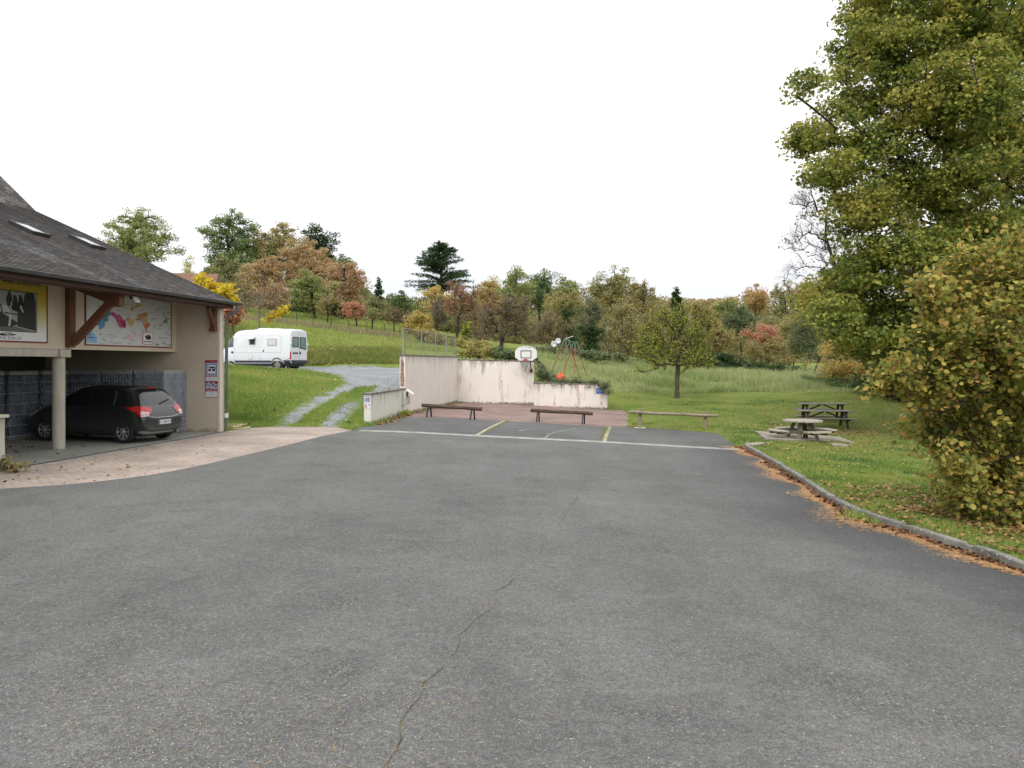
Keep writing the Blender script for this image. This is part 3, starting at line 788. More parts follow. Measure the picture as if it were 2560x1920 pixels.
reg('yellow_region', (.55, .43, .12), [jagp([(720, 640), (800, 600), (835, 640), (790, 710), (750, 700)]), jagp([(860, 370), (920, 350), (940, 400), (860, 430), (830, 440)]), jagp([(960, 600), (1020, 560), (1030, 640), (980, 660)])], .021)
reg('orange_region', (.52, .27, .11), [jagp([(850, 540), (960, 505), (1020, 490), (1025, 560), (940, 600), (880, 590)]), jagp([(755, 440), (820, 390), (815, 440), (800, 490)]), jagp([(690, 590), (760, 570), (750, 620), (700, 630)])], .0215)
reg('red_orange_region', (.62, .16, .04), [jagp([(980, 650), (1060, 655), (1065, 710), (1000, 745), (985, 700)]), jagp([(840, 590), (900, 590), (930, 620), (850, 620)], 5)], .0225)
reg('green_region', (.22, .36, .1), [jagp([(1245, 460), (1275, 500), (1300, 560), (1345, 600), (1325, 680), (1300, 650), (1290, 560), (1265, 520)], 5), jagp([(1215, 690), (1260, 670), (1260, 700), (1215, 720)], 5), jagp([(1140, 980), (1185, 975), (1215, 990), (1200, 1010), (1150, 1005)], 6)], .021)
reg('dark_green_region', (.06, .2, .14), [jagp([(1270, 620), (1300, 610), (1305, 660), (1270, 670)], 4)], .0225)
reg('pale_pink_region', (.68, .46, .48), [jagp([(690, 840), (740, 820), (795, 870), (780, 915), (710, 910), (680, 880)]), jagp([(895, 820), (915, 830), (910, 880), (890, 860)], 3), jagp([(1060, 380), (1110, 345), (1150, 370), (1090, 410)], 4)])
reg('grey_green_region', (.4, .5, .46), [jagp([(340, 880), (380, 920), (380, 950), (340, 940)], 4), jagp([(1140, 700), (1160, 740), (1125, 770), (1118, 745)], 4)])
reg('relief', (.58, .6, .6), [jagp([(1120, 470), (1200, 450), (1240, 520), (1200, 600), (1120, 590)], 12), jagp([(100, 380), (180, 360), (200, 430), (110, 470)], 10), jagp([(400, 940), (480, 950), (470, 975), (400, 970)], 6)])
mb = []
for i in range(95):
    x = random.uniform(230, 1360); y = random.uniform(300, 1000); w = random.uniform(25, 85)
    if 930 < x + w and x < 1130 and y > 780: continue
    mb.append([(x, y), (x + w, y + w * .06), (x + w, y + w * .06 + 7), (x, y + 7)])
reg('place_names', (.22, .23, .25), mb, .0245)
reg('sea_name', (.03, .12, .32), [[(95, 832), (160, 835), (160, 848), (95, 846)], [(95, 872), (205, 878), (205, 891), (95, 887)]], .0245)
reg('pointer', (.45, .03, .05), [[(930, 605), (940, 600), (1020, 795), (1010, 798)]], .025)
def rrect(x0, y0, x1, y1, r, n=4):
    out = []
    for cx, cy, a0 in ((x1 - r, y0 + r, -PI / 2), (x1 - r, y1 - r, 0), (x0 + r, y1 - r, PI / 2), (x0 + r, y0 + r, PI)):
        for i in range(n + 1):
            a = a0 + PI / 2 * i / n; out.append((cx + r * math.cos(a), cy + r * math.sin(a)))
    return out
reg('logo_outline', (.45, .03, .05), [rrect(948, 800, 1110, 992, 25)], .0255)
reg('logo_field', (.74, .75, .76), [rrect(955, 807, 1103, 985, 20)], .0275)
reg('logo_figures', (.03, .03, .035), [[(985, 860), (1010, 850), (1025, 870), (1020, 840), (1035, 840), (1060, 850), (1078, 880), (1072, 915), (1015, 918), (990, 890)], [(965, 938), (1090, 946), (1090, 958), (965, 950)]], .0295)

# ------------------------------------------------------------------ motorhome information board on the end wall
ib = empty('motorhome_info_board', BL(0, 0, 0), BANG, 'tall maroon board with blue motorhome pictogram on the end wall of the store', 'sign')
def zi(x, y):
    q = onA(480 + x * .07834, 880 + y * .07834, -.2); return (q.y, q.z)
def decA(name, polys, t0, t1, col, conv=zi):
    m_ = flatmat('board_' + name, col)
    for pl in polys: MB().prism([conv(*q) for q in pl], (-.2, 0, 0), (0, 1, 0), (0, 0, 1), (-1, 0, 0), t0, t1).build(name, m_, ib)
def rc(x0, y0, x1, y1): return [(x0, y0), (x1, y0), (x1, y1), (x0, y1)]
decA('panel', [rc(425, 262, 832, 1450)], .002, .014, (.3, .02, .04))
decA('plate', [rrect(448, 350, 825, 750, 25), rc(445, 785, 825, 925), rc(440, 1255, 815, 1435)], .0145, .0165, (.7, .72, .78))
decA('blue_border', [rrect(468, 372, 800, 725, 8)], .017, .0185, (.03, .09, .36))
decA('pictogram_field', [rc(498, 402, 768, 695)], .019, .0205, (.7, .72, .78))
decA('motorhome', [[(515, 480), (560, 470), (740, 475), (752, 485), (752, 595), (715, 600), (600, 600), (520, 585), (520, 568), (560, 545), (588, 540), (600, 510), (515, 497)], [(545, 595), (580, 595), (580, 615), (545, 615)], [(680, 595), (712, 595), (712, 615), (680, 615)]], .021, .0225, (.01, .01, .012))
decA('motorhome_windows', [rc(615, 515, 655, 598), rc(672, 512, 726, 545), rc(530, 488, 590, 500)], .023, .0245, (.7, .72, .78))
decA('service_symbols', [[(460, 830), (480, 815), (500, 835), (480, 850)], [(540, 850), (580, 810), (575, 850)], [(620, 815), (655, 850), (645, 860)], [(690, 815), (715, 812), (700, 850)], [(765, 820), (795, 825), (790, 850), (762, 845)], rc(500, 885, 765, 892)], .017, .0185, (.2, .2, .22))
decA('town_map', [[(447, 990), (520, 1000), (620, 1010), (740, 1000), (810, 1040), (812, 1180), (447, 1180)], [(510, 960), (570, 960), (590, 1000), (520, 1000)], [(650, 960), (720, 955), (740, 1000), (660, 1000)]], .0145, .0165, (.45, .47, .6))
decA('town_map_green', [[(670, 1010), (735, 1005), (690, 1090), (640, 1110)], [(450, 1020), (480, 1010), (500, 1060), (460, 1080)]], .017, .0185, (.05, .17, .1))
decA('town_map_marks', [[(500, 1150), (590, 1150), (570, 1180), (510, 1185)], rc(520, 1050, 590, 1080), rc(740, 1080, 800, 1120)], .019, .0205, (.1, .1, .25))
decA('caption_marks', [rc(460, 1200, 490, 1225), rc(515, 1200, 570, 1235), rc(605, 1205, 640, 1230), rc(670, 1208, 790, 1226)], .0145, .0165, (.72, .5, .45))
decA('small_print', [rc(480, 1290, 560, 1297), rc(610, 1290, 700, 1297), rc(610, 1315, 770, 1322), rc(490, 1355, 580, 1362), rc(610, 1360, 690, 1367), rc(610, 1385, 690, 1392)], .017, .0185, (.3, .3, .36))
q0 = zi(455, 322); q1 = zi(805, 322)
text_mesh('Domaine Père Auguste', (-.2, q0[0], q0[1]), (0, -1 if q1[0] < q0[0] else 1, 0), (0, 0, 1), (-1, 0, 0), .02, abs(q1[0] - q0[0]), flatmat('board_text', (.6, .4, .4)), ib, thick=.0165)

# ------------------------------------------------------------------ garage contents
SHR_B = M('bottle_glass', (.02, .028, .05), .25, .3, 8, 0, spec=.6)
SHR_D = M('layer_tray', (.03, .045, .10), .5, .2, 8, 0)
CARD = M('cardboard', (.52, .46, .37), .8, .15, 4, .2)
PALW = M('pallet_wood', (.26, .2, .13), .85, .2, 6, .2)
m, nt, p = newmat('stretch_film'); v = nt.coord('Object', (1, 1, .35))
w = nt.noise(v, 5, 5, .7, 1.5)
tp = nt.n('ShaderNodeBsdfTransparent'); setp(nt, p, col=(.42, .46, .54), rough=.25, spec=.8, normal=nt.bump(w, .9, .08))
al = nt.ramp(w, [(.38, .16), (.6, .36), (.75, .85)])
zf_ = nt.n('ShaderNodeSeparateXYZ', inp={0: nt.coord('Object')}).outputs[2]
fr_ = nt.math('FRACT', nt.math('DIVIDE', nt.math('ADD', nt.math('SUBTRACT', zf_, .13), .02), .291))
crs = nt.ramp(nt.math('ADD', fr_, nt.math('MULTIPLY', nt.noise(nt.coord('Object', (6, 6, 1)), 1.0, 3), .12)), [(.0, .75), (.10, .75), (.2, 0.0)])
al = nt.math('MAXIMUM', al, crs)
mx = nt.n('ShaderNodeMixShader', inp={0: al, 1: tp.outputs[0], 2: p.outputs[0]}); nt.L.new(mx.outputs[0], m.node_tree.nodes['Material Output'].inputs[0])
FILM = m
m, nt, p = newmat('pallet_label'); setp(nt, p, col=(.7, .7, .68), rough=.6); LBL = m
def make_stack():
    s = empty('bottle_pallet')
    mb = MB()
    for x in (-.44, -.22, 0, .22, .44): mb.bbox((x - .05, -.58, .10), (x + .05, .58, .125))
    for y in (-.5, 0, .5):
        mb.bbox((-.49, y - .05, .078), (.49, y + .05, .10))
        for x in (-.43, 0, .43): mb.bbox((x - .06, y - .06, .02), (x + .06, y + .06, .078))
    for y in (-.5, 0, .5): mb.bbox((-.49, y - .05, 0), (.49, y + .05, .02))
    mb.build('pallet_base', PALW, s)
    bt = MB(); tr = MB(); n, m_ = 11, 13; L = 6; h = .285
    for k in range(L):
        z = .13 + k * (h + .006); tr.bbox((-.485, -.58, z - .006), (.485, .58, z))
        for i in range(n):
            for j in range(m_):
                if 0 < i < n - 1 and 0 < j < m_ - 1: continue
                x = -.44 + .088 * i; y = -.53 + .0883 * j
                bt.lathe([(.040, z), (.041, z + .17), (.016, z + .22), (.016, z + h - .01)], (x, y, 0), n=7)
        bt.bbox((-.38, -.47, z), (.38, .47, z + .17))
    bt.build('bottles', SHR_B, s, autosmooth=True); tr.build('layer_sheets', SHR_D, s)
    top = .13 + L * (h + .006)
    mb = MB(); mb.bbox((-.5, -.59, top), (.5, .59, top + .012)); mb.bbox((-.505, -.595, top - .09), (-.5, .595, top + .01)); mb.bbox((.5, -.595, top - .09), (.505, .595, top + .01)); mb.bbox((-.5, -.6, top - .09), (.5, -.595, top + .01)); mb.bbox((-.5, .595, top - .09), (.5, .6, top + .01))
    mb.build('top_cover', CARD, s)
    # film: a slightly wavy sleeve pulled in between the layers
    V = []; Fq = []; nz = 37; ns = 48
    for k in range(nz):
        z = .02 + (top - .0) * k / (nz - 1); ph = ((z - .13) / (h + .006)) % 1.0
        pin = .012 * math.cos(2 * PI * ph) ** 8
        for j in range(ns):
            t = 4 * j / ns; sd = int(t); u = t - sd
            c = [(-1, -1), (1, -1), (1, 1), (-1, 1)]; a = c[sd]; b = c[(sd + 1) % 4]
            x = (a[0] + (b[0] - a[0]) * u) * (.515 - pin); y = (a[1] + (b[1] - a[1]) * u) * (.612 - pin)
            w = .006 * math.sin(z * 21 + j * 2.1) + .004 * math.sin(z * 47 + j)
            V.append((x * (1 + w), y * (1 + w), z))
    for k in range(nz - 1):
        for j in range(ns): Fq.append((k * ns + j, k * ns + (j + 1) % ns, (k + 1) * ns + (j + 1) % ns, (k + 1) * ns + j))
    fm = MB(); fm.v = V; fm.f = Fq; fm.build('film', FILM, s, smooth=True)
    return s
st0 = make_stack()
stacks = [(-.74, 1.60, 'film-wrapped bottle pallet at the outer end of the row, nearest the daylight', 0), (-.74, 2.66, 'film-wrapped bottle pallet second from the end wall, directly behind the car roof', 0),
          (-.74, 3.70, 'film-wrapped pallet of bottles third inward along the end wall, deep behind the car', 0), (-.74, 4.74, 'film-wrapped pallet of bottles deepest in the garage corner behind the round column', 0),
          (-1.85, 4.80, 'film-wrapped pallet of bottles against the back wall just right of the column', PI / 2), (-3.05, 4.80, 'film-wrapped bottle pallet at the back left of the column above the car bonnet', PI / 2),
          (-4.25, 4.8, 'lower film-wrapped pallet of bottles at the far left of the garage', PI / 2)]
m2_ = FILM.copy(); m2_.name = 'daylit_stretch_film'  # paler, more opaque copy: daylight on the outermost pallet put into the film
for n_ in m2_.node_tree.nodes:
    if n_.type == 'VALTORGB' and abs(n_.color_ramp.elements[0].position - .38) < .01:
        for e_, v_ in zip(n_.color_ramp.elements, (.45, .62, .9)): e_.color = (v_, v_, v_, 1)
for i, (a, b, lb, rz) in enumerate(stacks):
    s = st0 if i == 0 else copy_tree(st0)
    s.location = BL(a, b); s.rotation_euler = (0, 0, BANG + PI / 2 + rz)
    tag(s, lb, 'pallet', 'wrapped bottle pallets in the garage')
for ch in [x for x in bpy.data.objects if x.parent == st0 and x.name.startswith('film')]:
    ch.data = ch.data.copy(); ch.data.materials[0] = m2_
st0.location = BL(stacks[0][0], stacks[0][1]); 
lb_ = MB().bbox((-.07, -.618, 1.35), (.03, -.614, 1.56)).build('pallet_label', LBL, st0)
low = MB().bbox((-.4, -.45, 1.9), (.4, .45, 1.93)).build('folded_cardboard', CARD, None); low.location = BL(-4.25, 4.8); low.rotation_euler = (0, .05, BANG + .2)
tag(low, 'folded brown cardboard lying on the leftmost bottle pallet', 'cardboard')
# drain grate along the slab, low pillar at the left
mb = MB()
mb.bbox((A0, -.02, -.05), (-.02, .02, .01)); mb.bbox((A0, -.22, -.05), (-.02, -.18, .008))
DR = mb.build('drain_frame', M('drain_frame', (.33, .32, .3), .8, .1, 5, .1), None); DR.location = BO; DR.rotation_euler = (0, 0, BANG); tag(DR, kind='structure')
mb = MB()
for i in range(int(-A0 / .035)): mb.bbox((A0 + i * .035, -.18, -.03), (A0 + i * .035 + .022, -.02, .006))
DG = mb.build('drain_grate', M('drain_grate', (.10, .105, .11), .6, .2, 5, .1), None); DG.location = BO; DG.rotation_euler = (0, 0, BANG); tag(DG, kind='structure')
pl = empty('low_gate_pillar', G(-22, 1160), BANG, 'low cream pillar with a pale coping stone at the left of the garage', 'pillar')
MB().bbox((-.17, -.17, 0), (.17, .17, .96)).build('shaft', plaster('pillar_render', (.52, .5, .43), (.6, .58, .5), .96, (.2, .17, .12), .5, (.18, .16, .08), 0, .2), pl)
MB().bbox((-.23, -.23, .96), (.23, .23, 1.03)).build('coping', M('coping_pale', (.55, .52, .44), .9, .1, 4, .2), pl, bevel=.015)
# brown-roofed house behind
hb = W(462, 712, 62); hz = T1(hb.x, hb.y)
hz = 9.35 - 9.0
hs = empty('distant_house', (hb.x, hb.y, hz), .2, 'house with a brown tiled roof showing just above the store roof', 'house')
MB().bbox((-5, -4, 0), (2.2, 4, 6.4)).build('wall', CREAM, hs)
mb = MB(); mb.prism([(-4.6, 6.2), (4.6, 6.2), (0, 9.0)], (0, 0, 0), (0, 1, 0), (0, 0, 1), (1, 0, 0), -5.3, 2.6); mb.build('roof', M('brown_tiles', (.2, .11, .075), .9, .3, 5, .3), hs)
# ------------------------------------------------------------------ court walls
def gz(p): return float(Hs(p.x))
def wallobj(name, a, b, th, zt_a, zt_b, mat, label, capmat, side=1, capover=.04, capth=.06, base=-.25, cat='wall', end_ext=0.0, local_z=False):
    """straight wall from a to b; its right-hand face lies on the line, thickness goes to the left (side=1)"""
    a = Vector((a.x, a.y, 0)); b = Vector((b.x, b.y, 0)); d = (b - a).normalized(); s = Vector((-d.y, d.x, 0)) * side
    L = (b - a).length; ang = math.atan2(d.y, d.x)
    r = empty(name, (a.x, a.y, 0), ang, label, cat)
    y0, y1 = (0, th * side)
    mb = MB(); n = max(2, int(L / .5)); V = []
    for i in range(n + 1):
        t = i / n; zt = zt_a + (zt_b - zt_a) * t
        q = a.lerp(b, t); zb = float(Hs(q.x)) + base
        V += [(L * t, y0, zb), (L * t, y1, zb), (L * t, y1, zt), (L * t, y0, zt)]
    Fs = [(0, 1, 2, 3), tuple(4 * n + i for i in (3, 2, 1, 0))]
    for i in range(n):
        o = 4 * i
        for k in range(4): Fs.append((o + k, o + (k + 1) % 4, o + 4 + (k + 1) % 4, o + 4 + k))
    mb.v = V; mb.f = Fs; mb.build('wall_face', mat, r)
    mb = MB(); ya, yb = -capover * side, (th + capover) * side
    k = max(2, int(L / .5)); 
    for i in range(k):
        t0, t1 = i / k, (i + 1) / k; x0 = L * t0 - (capover if i == 0 else -.004); x1 = L * t1 + (capover if i == k - 1 else 0)
        h0 = zt_a + (zt_b - zt_a) * t0; h1 = zt_a + (zt_b - zt_a) * t1; j = random.uniform(-.006, .006)
        mb.add([(x0, ya, h0), (x1, ya, h1), (x1, yb, h1), (x0, yb, h0), (x0, ya, h0 + capth + j), (x1, ya, h1 + capth + j), (x1, yb, h1 + capth + j), (x0, yb, h0 + capth + j)],
               [(3, 2, 1, 0), (4, 5, 6, 7), (0, 1, 5, 4), (1, 2, 6, 5), (2, 3, 7, 6), (3, 0, 4, 7)])
    mb.build('coping', capmat, r, bevel=.012)
    return r, d, s, L
MOSSC = M('mossy_coping', (.085, .078, .06), .95, .5, 7, .6, col2=(.24, .22, .19), bscale=30, bdist=.03)
WA = plaster('court_render_side', (.76, .70, .65), (.83, .78, .73), 2.47, (.22, .19, .17), .6, (.11, .09, .055), -.02, .16, 9)
WB = plaster('court_render_back', (.76, .70, .65), (.83, .78, .73), 2.28, (.26, .23, .2), .75, (.12, .09, .055), -.15, .2, 2.3, (.30, .17, .13), .5)
WC = plaster('court_render_low', (.76, .70, .65), (.83, .78, .73), 1.05, (.24, .2, .18), .7, (.12, .10, .05), -.36, .22, 5.5, (.34, .18, .15), .7)
WD = plaster('short_wall_render', (.72, .70, .62), (.78, .76, .68), 1.03, (.25, .22, .17), .55, (.16, .14, .05), 0, .26, 8)
wn_ = Vector((wall_n.x, wall_n.y, 0)); wc_ = Vector((wall_c.x, wall_c.y, 0)); w1_ = Vector((wall_r1.x, wall_r1.y, 0)); w2_ = Vector((wall_r2.x, wall_r2.y, 0)); ws_ = Vector((wall_s.x, wall_s.y, 0))
zt = lambda px, py, d: W(px, py, d).z
ra, da, sa, La = wallobj('side_court_wall', wn_, wc_, .24, 2.42, 2.42, WA, 'tall pale rendered court wall carrying the wire mesh fence', MOSSC)
rb, db, sb, Lb = wallobj('back_court_wall', wc_ + Vector((0, 0, 0)), w1_, .24, zt(1146, 899.5, wc_.y), zt(1334, 904, w1_.y), WB, 'tall streaked back wall of the court behind the basketball board', MOSSC)
rc_, dc, sc, Lc = wallobj('low_court_wall', w1_ + db * .003, w2_, .24, zt(1336, 958, w1_.y), zt(1518, 962, w2_.y), WC, 'low stained rendered wall with the small blue sign', MOSSC, capth=.05)
rd, dd, sd_, Ld = wallobj('short_entrance_wall', ws_, wn_ - (wn_ - ws_).normalized() * .01, .235, 1.03, .99, WD, 'short low wall with motorhome sign beside the gravel track', MOSSC, capth=.06)
# worn reddish end face of the side wall, with the bare brick showing
rw = M('bare_brick_patch', (.27, .15, .125), .95, .4, 9, .6, col2=(.36, .24, .2), bscale=30)
mb = MB(); mb.prism([(.04, 1.12), (.2, 1.12), (.215, 1.5), (.19, 1.9), (.2, 2.2), (.12, 2.32), (.05, 2.1), (.06, 1.7), (.03, 1.4)], (0, 0, 0), (0, 1, 0), (0, 0, 1), (-1, 0, 0), .001, .005)
mb.build('brick_patch', rw, ra)
# wire mesh fence on the side wall
FST = M('galvanised_post', (.36, .38, .38), .45, .15, 8, 0, metal=.4)
FWR = M('galvanised_wire', (.17, .18, .18), .5, .15, 8, 0, metal=.3)
mf = empty('mesh_fence', (wn_.x, wn_.y, 2.48), math.atan2(da.y, da.x), 'wire mesh fence on steel posts standing on top of the side court wall', 'fence')
xs = [.10, La * .30, La * .56, La * .78, La - .15]
for i, x in enumerate(xs):
    mb = MB(); mb.tube([(x, .12, -.35 if i == 0 else 0), (x, .12, 1.13)], .024, 8)
    if i == 0: mb.tube([(x, .12, -.35), (x - .18, .12, -.38)], .02, 6)
    mb.build('post', FST, mf)
mb = MB(); mb.tube([(xs[0], .12, 1.12), (xs[-1], .12, 1.12)], .012, 6); mb.build('top_rail', FST, mf)
mb = MB()
for k in range(15): mb.tube([(xs[0], .10, .03 + k * .074), (xs[-1], .10, .03 + k * .074)], .0035, 4, False)
x = xs[0]
while x < xs[-1]: mb.tube([(x, .102, .02), (x, .102, 1.1)], .003, 3, False); x += .11
mb.build('wire_mesh', FWR, mf)
# signs on walls
sw = empty('motorhome_arrow_sign', (ws_.x, ws_.y, 0), math.atan2(dd.y, dd.x), 'small white sign with blue-framed motorhome symbol on the end of the short wall', 'sign')
def endA(mb, pl, t0, t1): return mb.prism([(.235 - q[0] * .235, q[1]) for q in pl], (-.003, 0, 0), (0, 1, 0), (0, 0, 1), (-1, 0, 0), t0, t1)
zb_, zt_ = .56, 1.0
def S(u, v): return (u, zb_ + v * (zt_ - zb_))
def decS(name, pls, t0, t1, col):
    m_ = flatmat('wallsign_' + name, col)
    for pl in pls: endA(MB(), [S(*q) for q in pl], t0, t1).build(name, m_, sw)
decS('panel', [rc(.0, 0, 1, 1)], 0, .012, (.75, .76, .78))
decS('blue_border', [rc(.1, .5, .9, .95)], .0125, .014, (.08, .12, .42))
decS('field', [rc(.18, .55, .82, .90)], .0145, .016, (.75, .76, .78))
decS('motorhome', [[(.22, .84), (.3, .84), (.32, .80), (.42, .80), (.42, .84), (.76, .84), (.76, .62), (.7, .62), (.68, .58), (.62, .58), (.6, .62), (.38, .62), (.36, .58), (.3, .58), (.28, .62), (.22, .64), (.26, .71), (.34, .73), (.34, .78), (.22, .79)]], .0165, .018, (.015, .015, .02))
decS('window', [rc(.42, .66, .52, .77), rc(.56, .71, .7, .77)], .0185, .02, (.75, .76, .78))
decS('arrows', [[(.12, .33), (.2, .38), (.2, .35), (.42, .37), (.42, .34), (.22, .31), (.21, .27)], [(.6, .38), (.64, .39), (.84, .29), (.84, .34), (.88, .33), (.88, .22), (.75, .22), (.8, .26)]], .0125, .014, (.02, .04, .03))
mb = MB(); N = 14
ring = [(.28 + .2 * math.cos(2 * PI * i / N), .15 + .12 * math.sin(2 * PI * i / N)) for i in range(N)]
endA(mb, [S(*q) for q in ring], .0125, .014); mb.build('prohibition_ring', flatmat('ring_red', (.5, .06, .08)), sw)
mb = MB(); endA(mb, [S(.28 + (q[0] - .28) * .75, .15 + (q[1] - .15) * .75) for q in ring], .0145, .016); mb.build('ring_field', PW, sw)
mb = MB(); endA(mb, [S(*q) for q in rc(.2, .12, .38, .18)], .0165, .018); mb.build('ring_symbol', GREY, sw)
bs = empty('blue_notice', (w1_.x, w1_.y, 0), math.atan2(dc.y, dc.x), 'small blue notice with white lettering on the low court wall', 'sign')
def onwall(px, py, p0, d): 
    s = Vector((-d.y, d.x, 0)); q = ray_plane(px, py, p0, s); v = q - Vector((p0.x, p0.y, 0)); return v.dot(d), q.z
x0, z1 = onwall(1490, 970, w1_, dc); x1, z0 = onwall(1511, 984.3, w1_, dc)
mb = MB(); mb.bbox((x0, -.016, z0), (x1, -.002, z1)); mb.build('panel', flatmat('notice_blue', (.06, .12, .42)), bs)
NW = flatmat('notice_white', (.7, .72, .78)); w = x1 - x0; h = z1 - z0
for s, u0, u1, v, hh in (('AIRE DE CAMPING-CARS', .06, .94, .76, .1), ('STATIONNEMENT', .08, .92, .53, .11), ('interdit aux voitures', .12, .88, .33, .085), ('merci', .35, .65, .14, .07)):
    text_mesh(s, (x0 + w * u0, -.0165, z0 + h * v), (1, 0, 0), (0, 0, 1), (0, -1, 0), h * hh, w * (u1 - u0), NW, bs)
# utility box with raised flap on the short wall
q = wn_ - dd * .42
ub = empty('service_box', (q.x, q.y, 0), math.atan2(dd.y, dd.x), 'grey-white service box with open flap and hoses on the short wall', 'utility box')
UBM = M('box_plastic', (.58, .60, .55), .5, .06, 4, 0)
mb = MB(); mb.bbox((-.3, -.16, .36), (.12, -.004, .92)); mb.build('housing', UBM, ub, bevel=.01)
mb = MB(); mb.bbox((-.16, -.20, .70), (.10, -.165, .90)); mb.build('open_recess', BLACK, ub)
mb = MB(); mb.box((-.02, -.30, .91), (.46, .34, .02), M=Matrix.Rotation(.62, 3, 'X')); mb.build('flap', WHITE, ub, bevel=.004)
mb = MB()
for k in range(4):
    pth = [(.13 + .02, -.19 - .03 * math.sin(t), .66 - k * .08 - .08 * t / PI) for t in np.linspace(0, PI, 9)]
    mb.tube([(.15 - .05 * math.sin(t) * (1 if k % 2 else 1) - .02, -.19 - .06 * math.sin(t * 1.0), .68 - k * .08 - .04 * math.cos(t)) for t in np.linspace(-.4, PI + .4, 9)], .014, 6)
mb.build('outlets', M('grey_metal', (.2, .24, .3), .4, .1, 4, 0, metal=.5), ub)
lv = MB().beam((0, 0, 0), (.0, .0, .26), .02, .03).build('black_lever', BLACK, None)
q = ray_plane(981, 973, ws_ + Vector((-.5, 0, 0)), Vector((-dd.y, dd.x, 0))); lv.location = q + Vector((0, 0, -.16)); lv.rotation_euler = (0, math.radians(-35), 0)
tag(lv, 'short black lever sticking up behind the short wall coping', 'lever')
# ------------------------------------------------------------------ basketball board
BX, bz = onwall(1324, 940, w1_, db)   # distance along the back wall line from w1 (negative = before)
bh = empty('basketball_hoop', (w1_.x, w1_.y, 0), math.atan2(db.y, db.x), 'white fan-shaped basketball backboard with red ring fixed above the back wall', 'basketball hoop')
D_ = .85   # board stands this far out over the court
def bpos(px, py):
    p0 = w1_ + Vector((db.y, -db.x, 0)) * D_; q = ray_plane(px, py, p0, Vector((-db.y, db.x, 0))); v = q - Vector((w1_.x, w1_.y, 0)); return v.dot(db), q.z
cx_, ct_ = bpos(1315, 864); xl, _ = bpos(1287.5, 890); xr, _ = bpos(1342.5, 890); _, zb0 = bpos(1315, 902)
hw = (xr - xl) / 2; H_ = ct_ - zb0
ol = [(-hw * .55, 0), (hw * .55, 0), (hw, H_ * .22), (hw, H_ * .55)] + [(hw * math.cos(a), H_ * .55 + H_ * .45 * math.sin(a)) for a in np.linspace(.15, PI - .15, 11)] + [(-hw, H_ * .55), (-hw, H_ * .22)]
mB, nt, pp = newmat('board_white'); v = nt.coord('Object')
k = nt.ramp(nt.math('ADD', nt.noise(nt.coord('Object', (5, 5, 5)), 1.0, 6, .75), nt.math('MULTIPLY', nt.math('SUBTRACT', nt.n('ShaderNodeSeparateXYZ', inp={0: v}).outputs[2], ct_ - .35), .35)), [(.6, 0.0), (.68, .7)])
setp(nt, pp, col=nt.mix(k, (.76, .77, .76), (.2, .2, .18)), rough=.45)
mb = MB(); mb.prism([(cx_ + q[0], zb0 + q[1]) for q in ol], (0, -D_, 0), (1, 0, 0), (0, 0, 1), (0, -1, 0), -.03, 0); mb.build('backboard', mB, bh, bevel=.004)
mb = MB(); rx = hw * .49; zc0 = zb0 + H_ * .16; zc1 = zb0 + H_ * .68; t_ = .045
for a, b in (((-rx, zc0), (rx, zc0 + t_)), ((-rx, zc1 - t_), (rx, zc1)), ((-rx, zc0 + t_), (-rx + t_, zc1 - t_)), ((rx - t_, zc0 + t_), (rx, zc1 - t_))):
    mb.bbox((cx_ + a[0], -D_ - .004, a[1]), (cx_ + b[0], -D_ - .001, b[1]))
mb.build('target_square', BLACK, bh)
RED = M('ring_orange_red', (.45, .05, .03), .5, .15, 8, 0)
rz_ = zb0 + .04; rr = .225; rcx, rcy = cx_ - .02, -D_ - .12 - rr
mb = MB(); mb.tube([(rcx + rr * math.cos(a), rcy + rr * math.sin(a), rz_) for a in np.linspace(0, 2 * PI, 25)], .013, 6, False)
mb.bbox((rcx - .09, -D_ - .05, rz_ - .07), (rcx + .09, -D_ - .005, rz_ + .06)); mb.beam((rcx - .08, -D_ - .01, rz_ - .05), (rcx - .08, rcy + rr * .8, rz_), .02, .03); mb.beam((rcx + .08, -D_ - .01, rz_ - .05), (rcx + .08, rcy + rr * .8, rz_), .02, .03)
rg = mb.build('ring', RED, bh)
mb = MB(); NN = 12
def npnt(i, k):
    t = k / 5; r = rr * (1 - .45 * t ** .8); a = 2 * PI * (i + .5 * (k % 2)) / NN; return (rcx + r * math.cos(a), rcy + r * math.sin(a), rz_ - .42 * t)
for k in range(5):
    for i in range(NN):
        mb.tube([npnt(i, k), npnt(i + (1 if k % 2 else 0), k + 1)], .0045, 4, False); mb.tube([npnt(i, k), npnt(i + (0 if k % 2 else -1), k + 1)], .0045, 4, False)
mb.build('net', M('net_grey', (.3, .3, .3), .8, .1, 5, 0), rg)
mb = MB(); ax = cx_ + .2; az = zb0 - .55
mb.tube([(ax + .05, -.02, az), (ax, -D_ + .05, zb0 + .12)], .03, 8); mb.tube([(ax - .3, -.02, az), (ax - .1, -D_ + .05, zb0 + .12)], .02, 8); mb.tube([(ax + .05, -.0, az + .5), (ax, -D_ + .04, zb0 + .45)], .02, 8)
mb.build('support_arm', M('dark_grey_steel', (.07, .07, .08), .5, .1, 5, 0), bh)
mb = MB(); mb.bbox((ax - .02, -.05, az - .09), (ax + .12, -.004, az + .09)); mb.build('wall_plate', BLACK, bh)
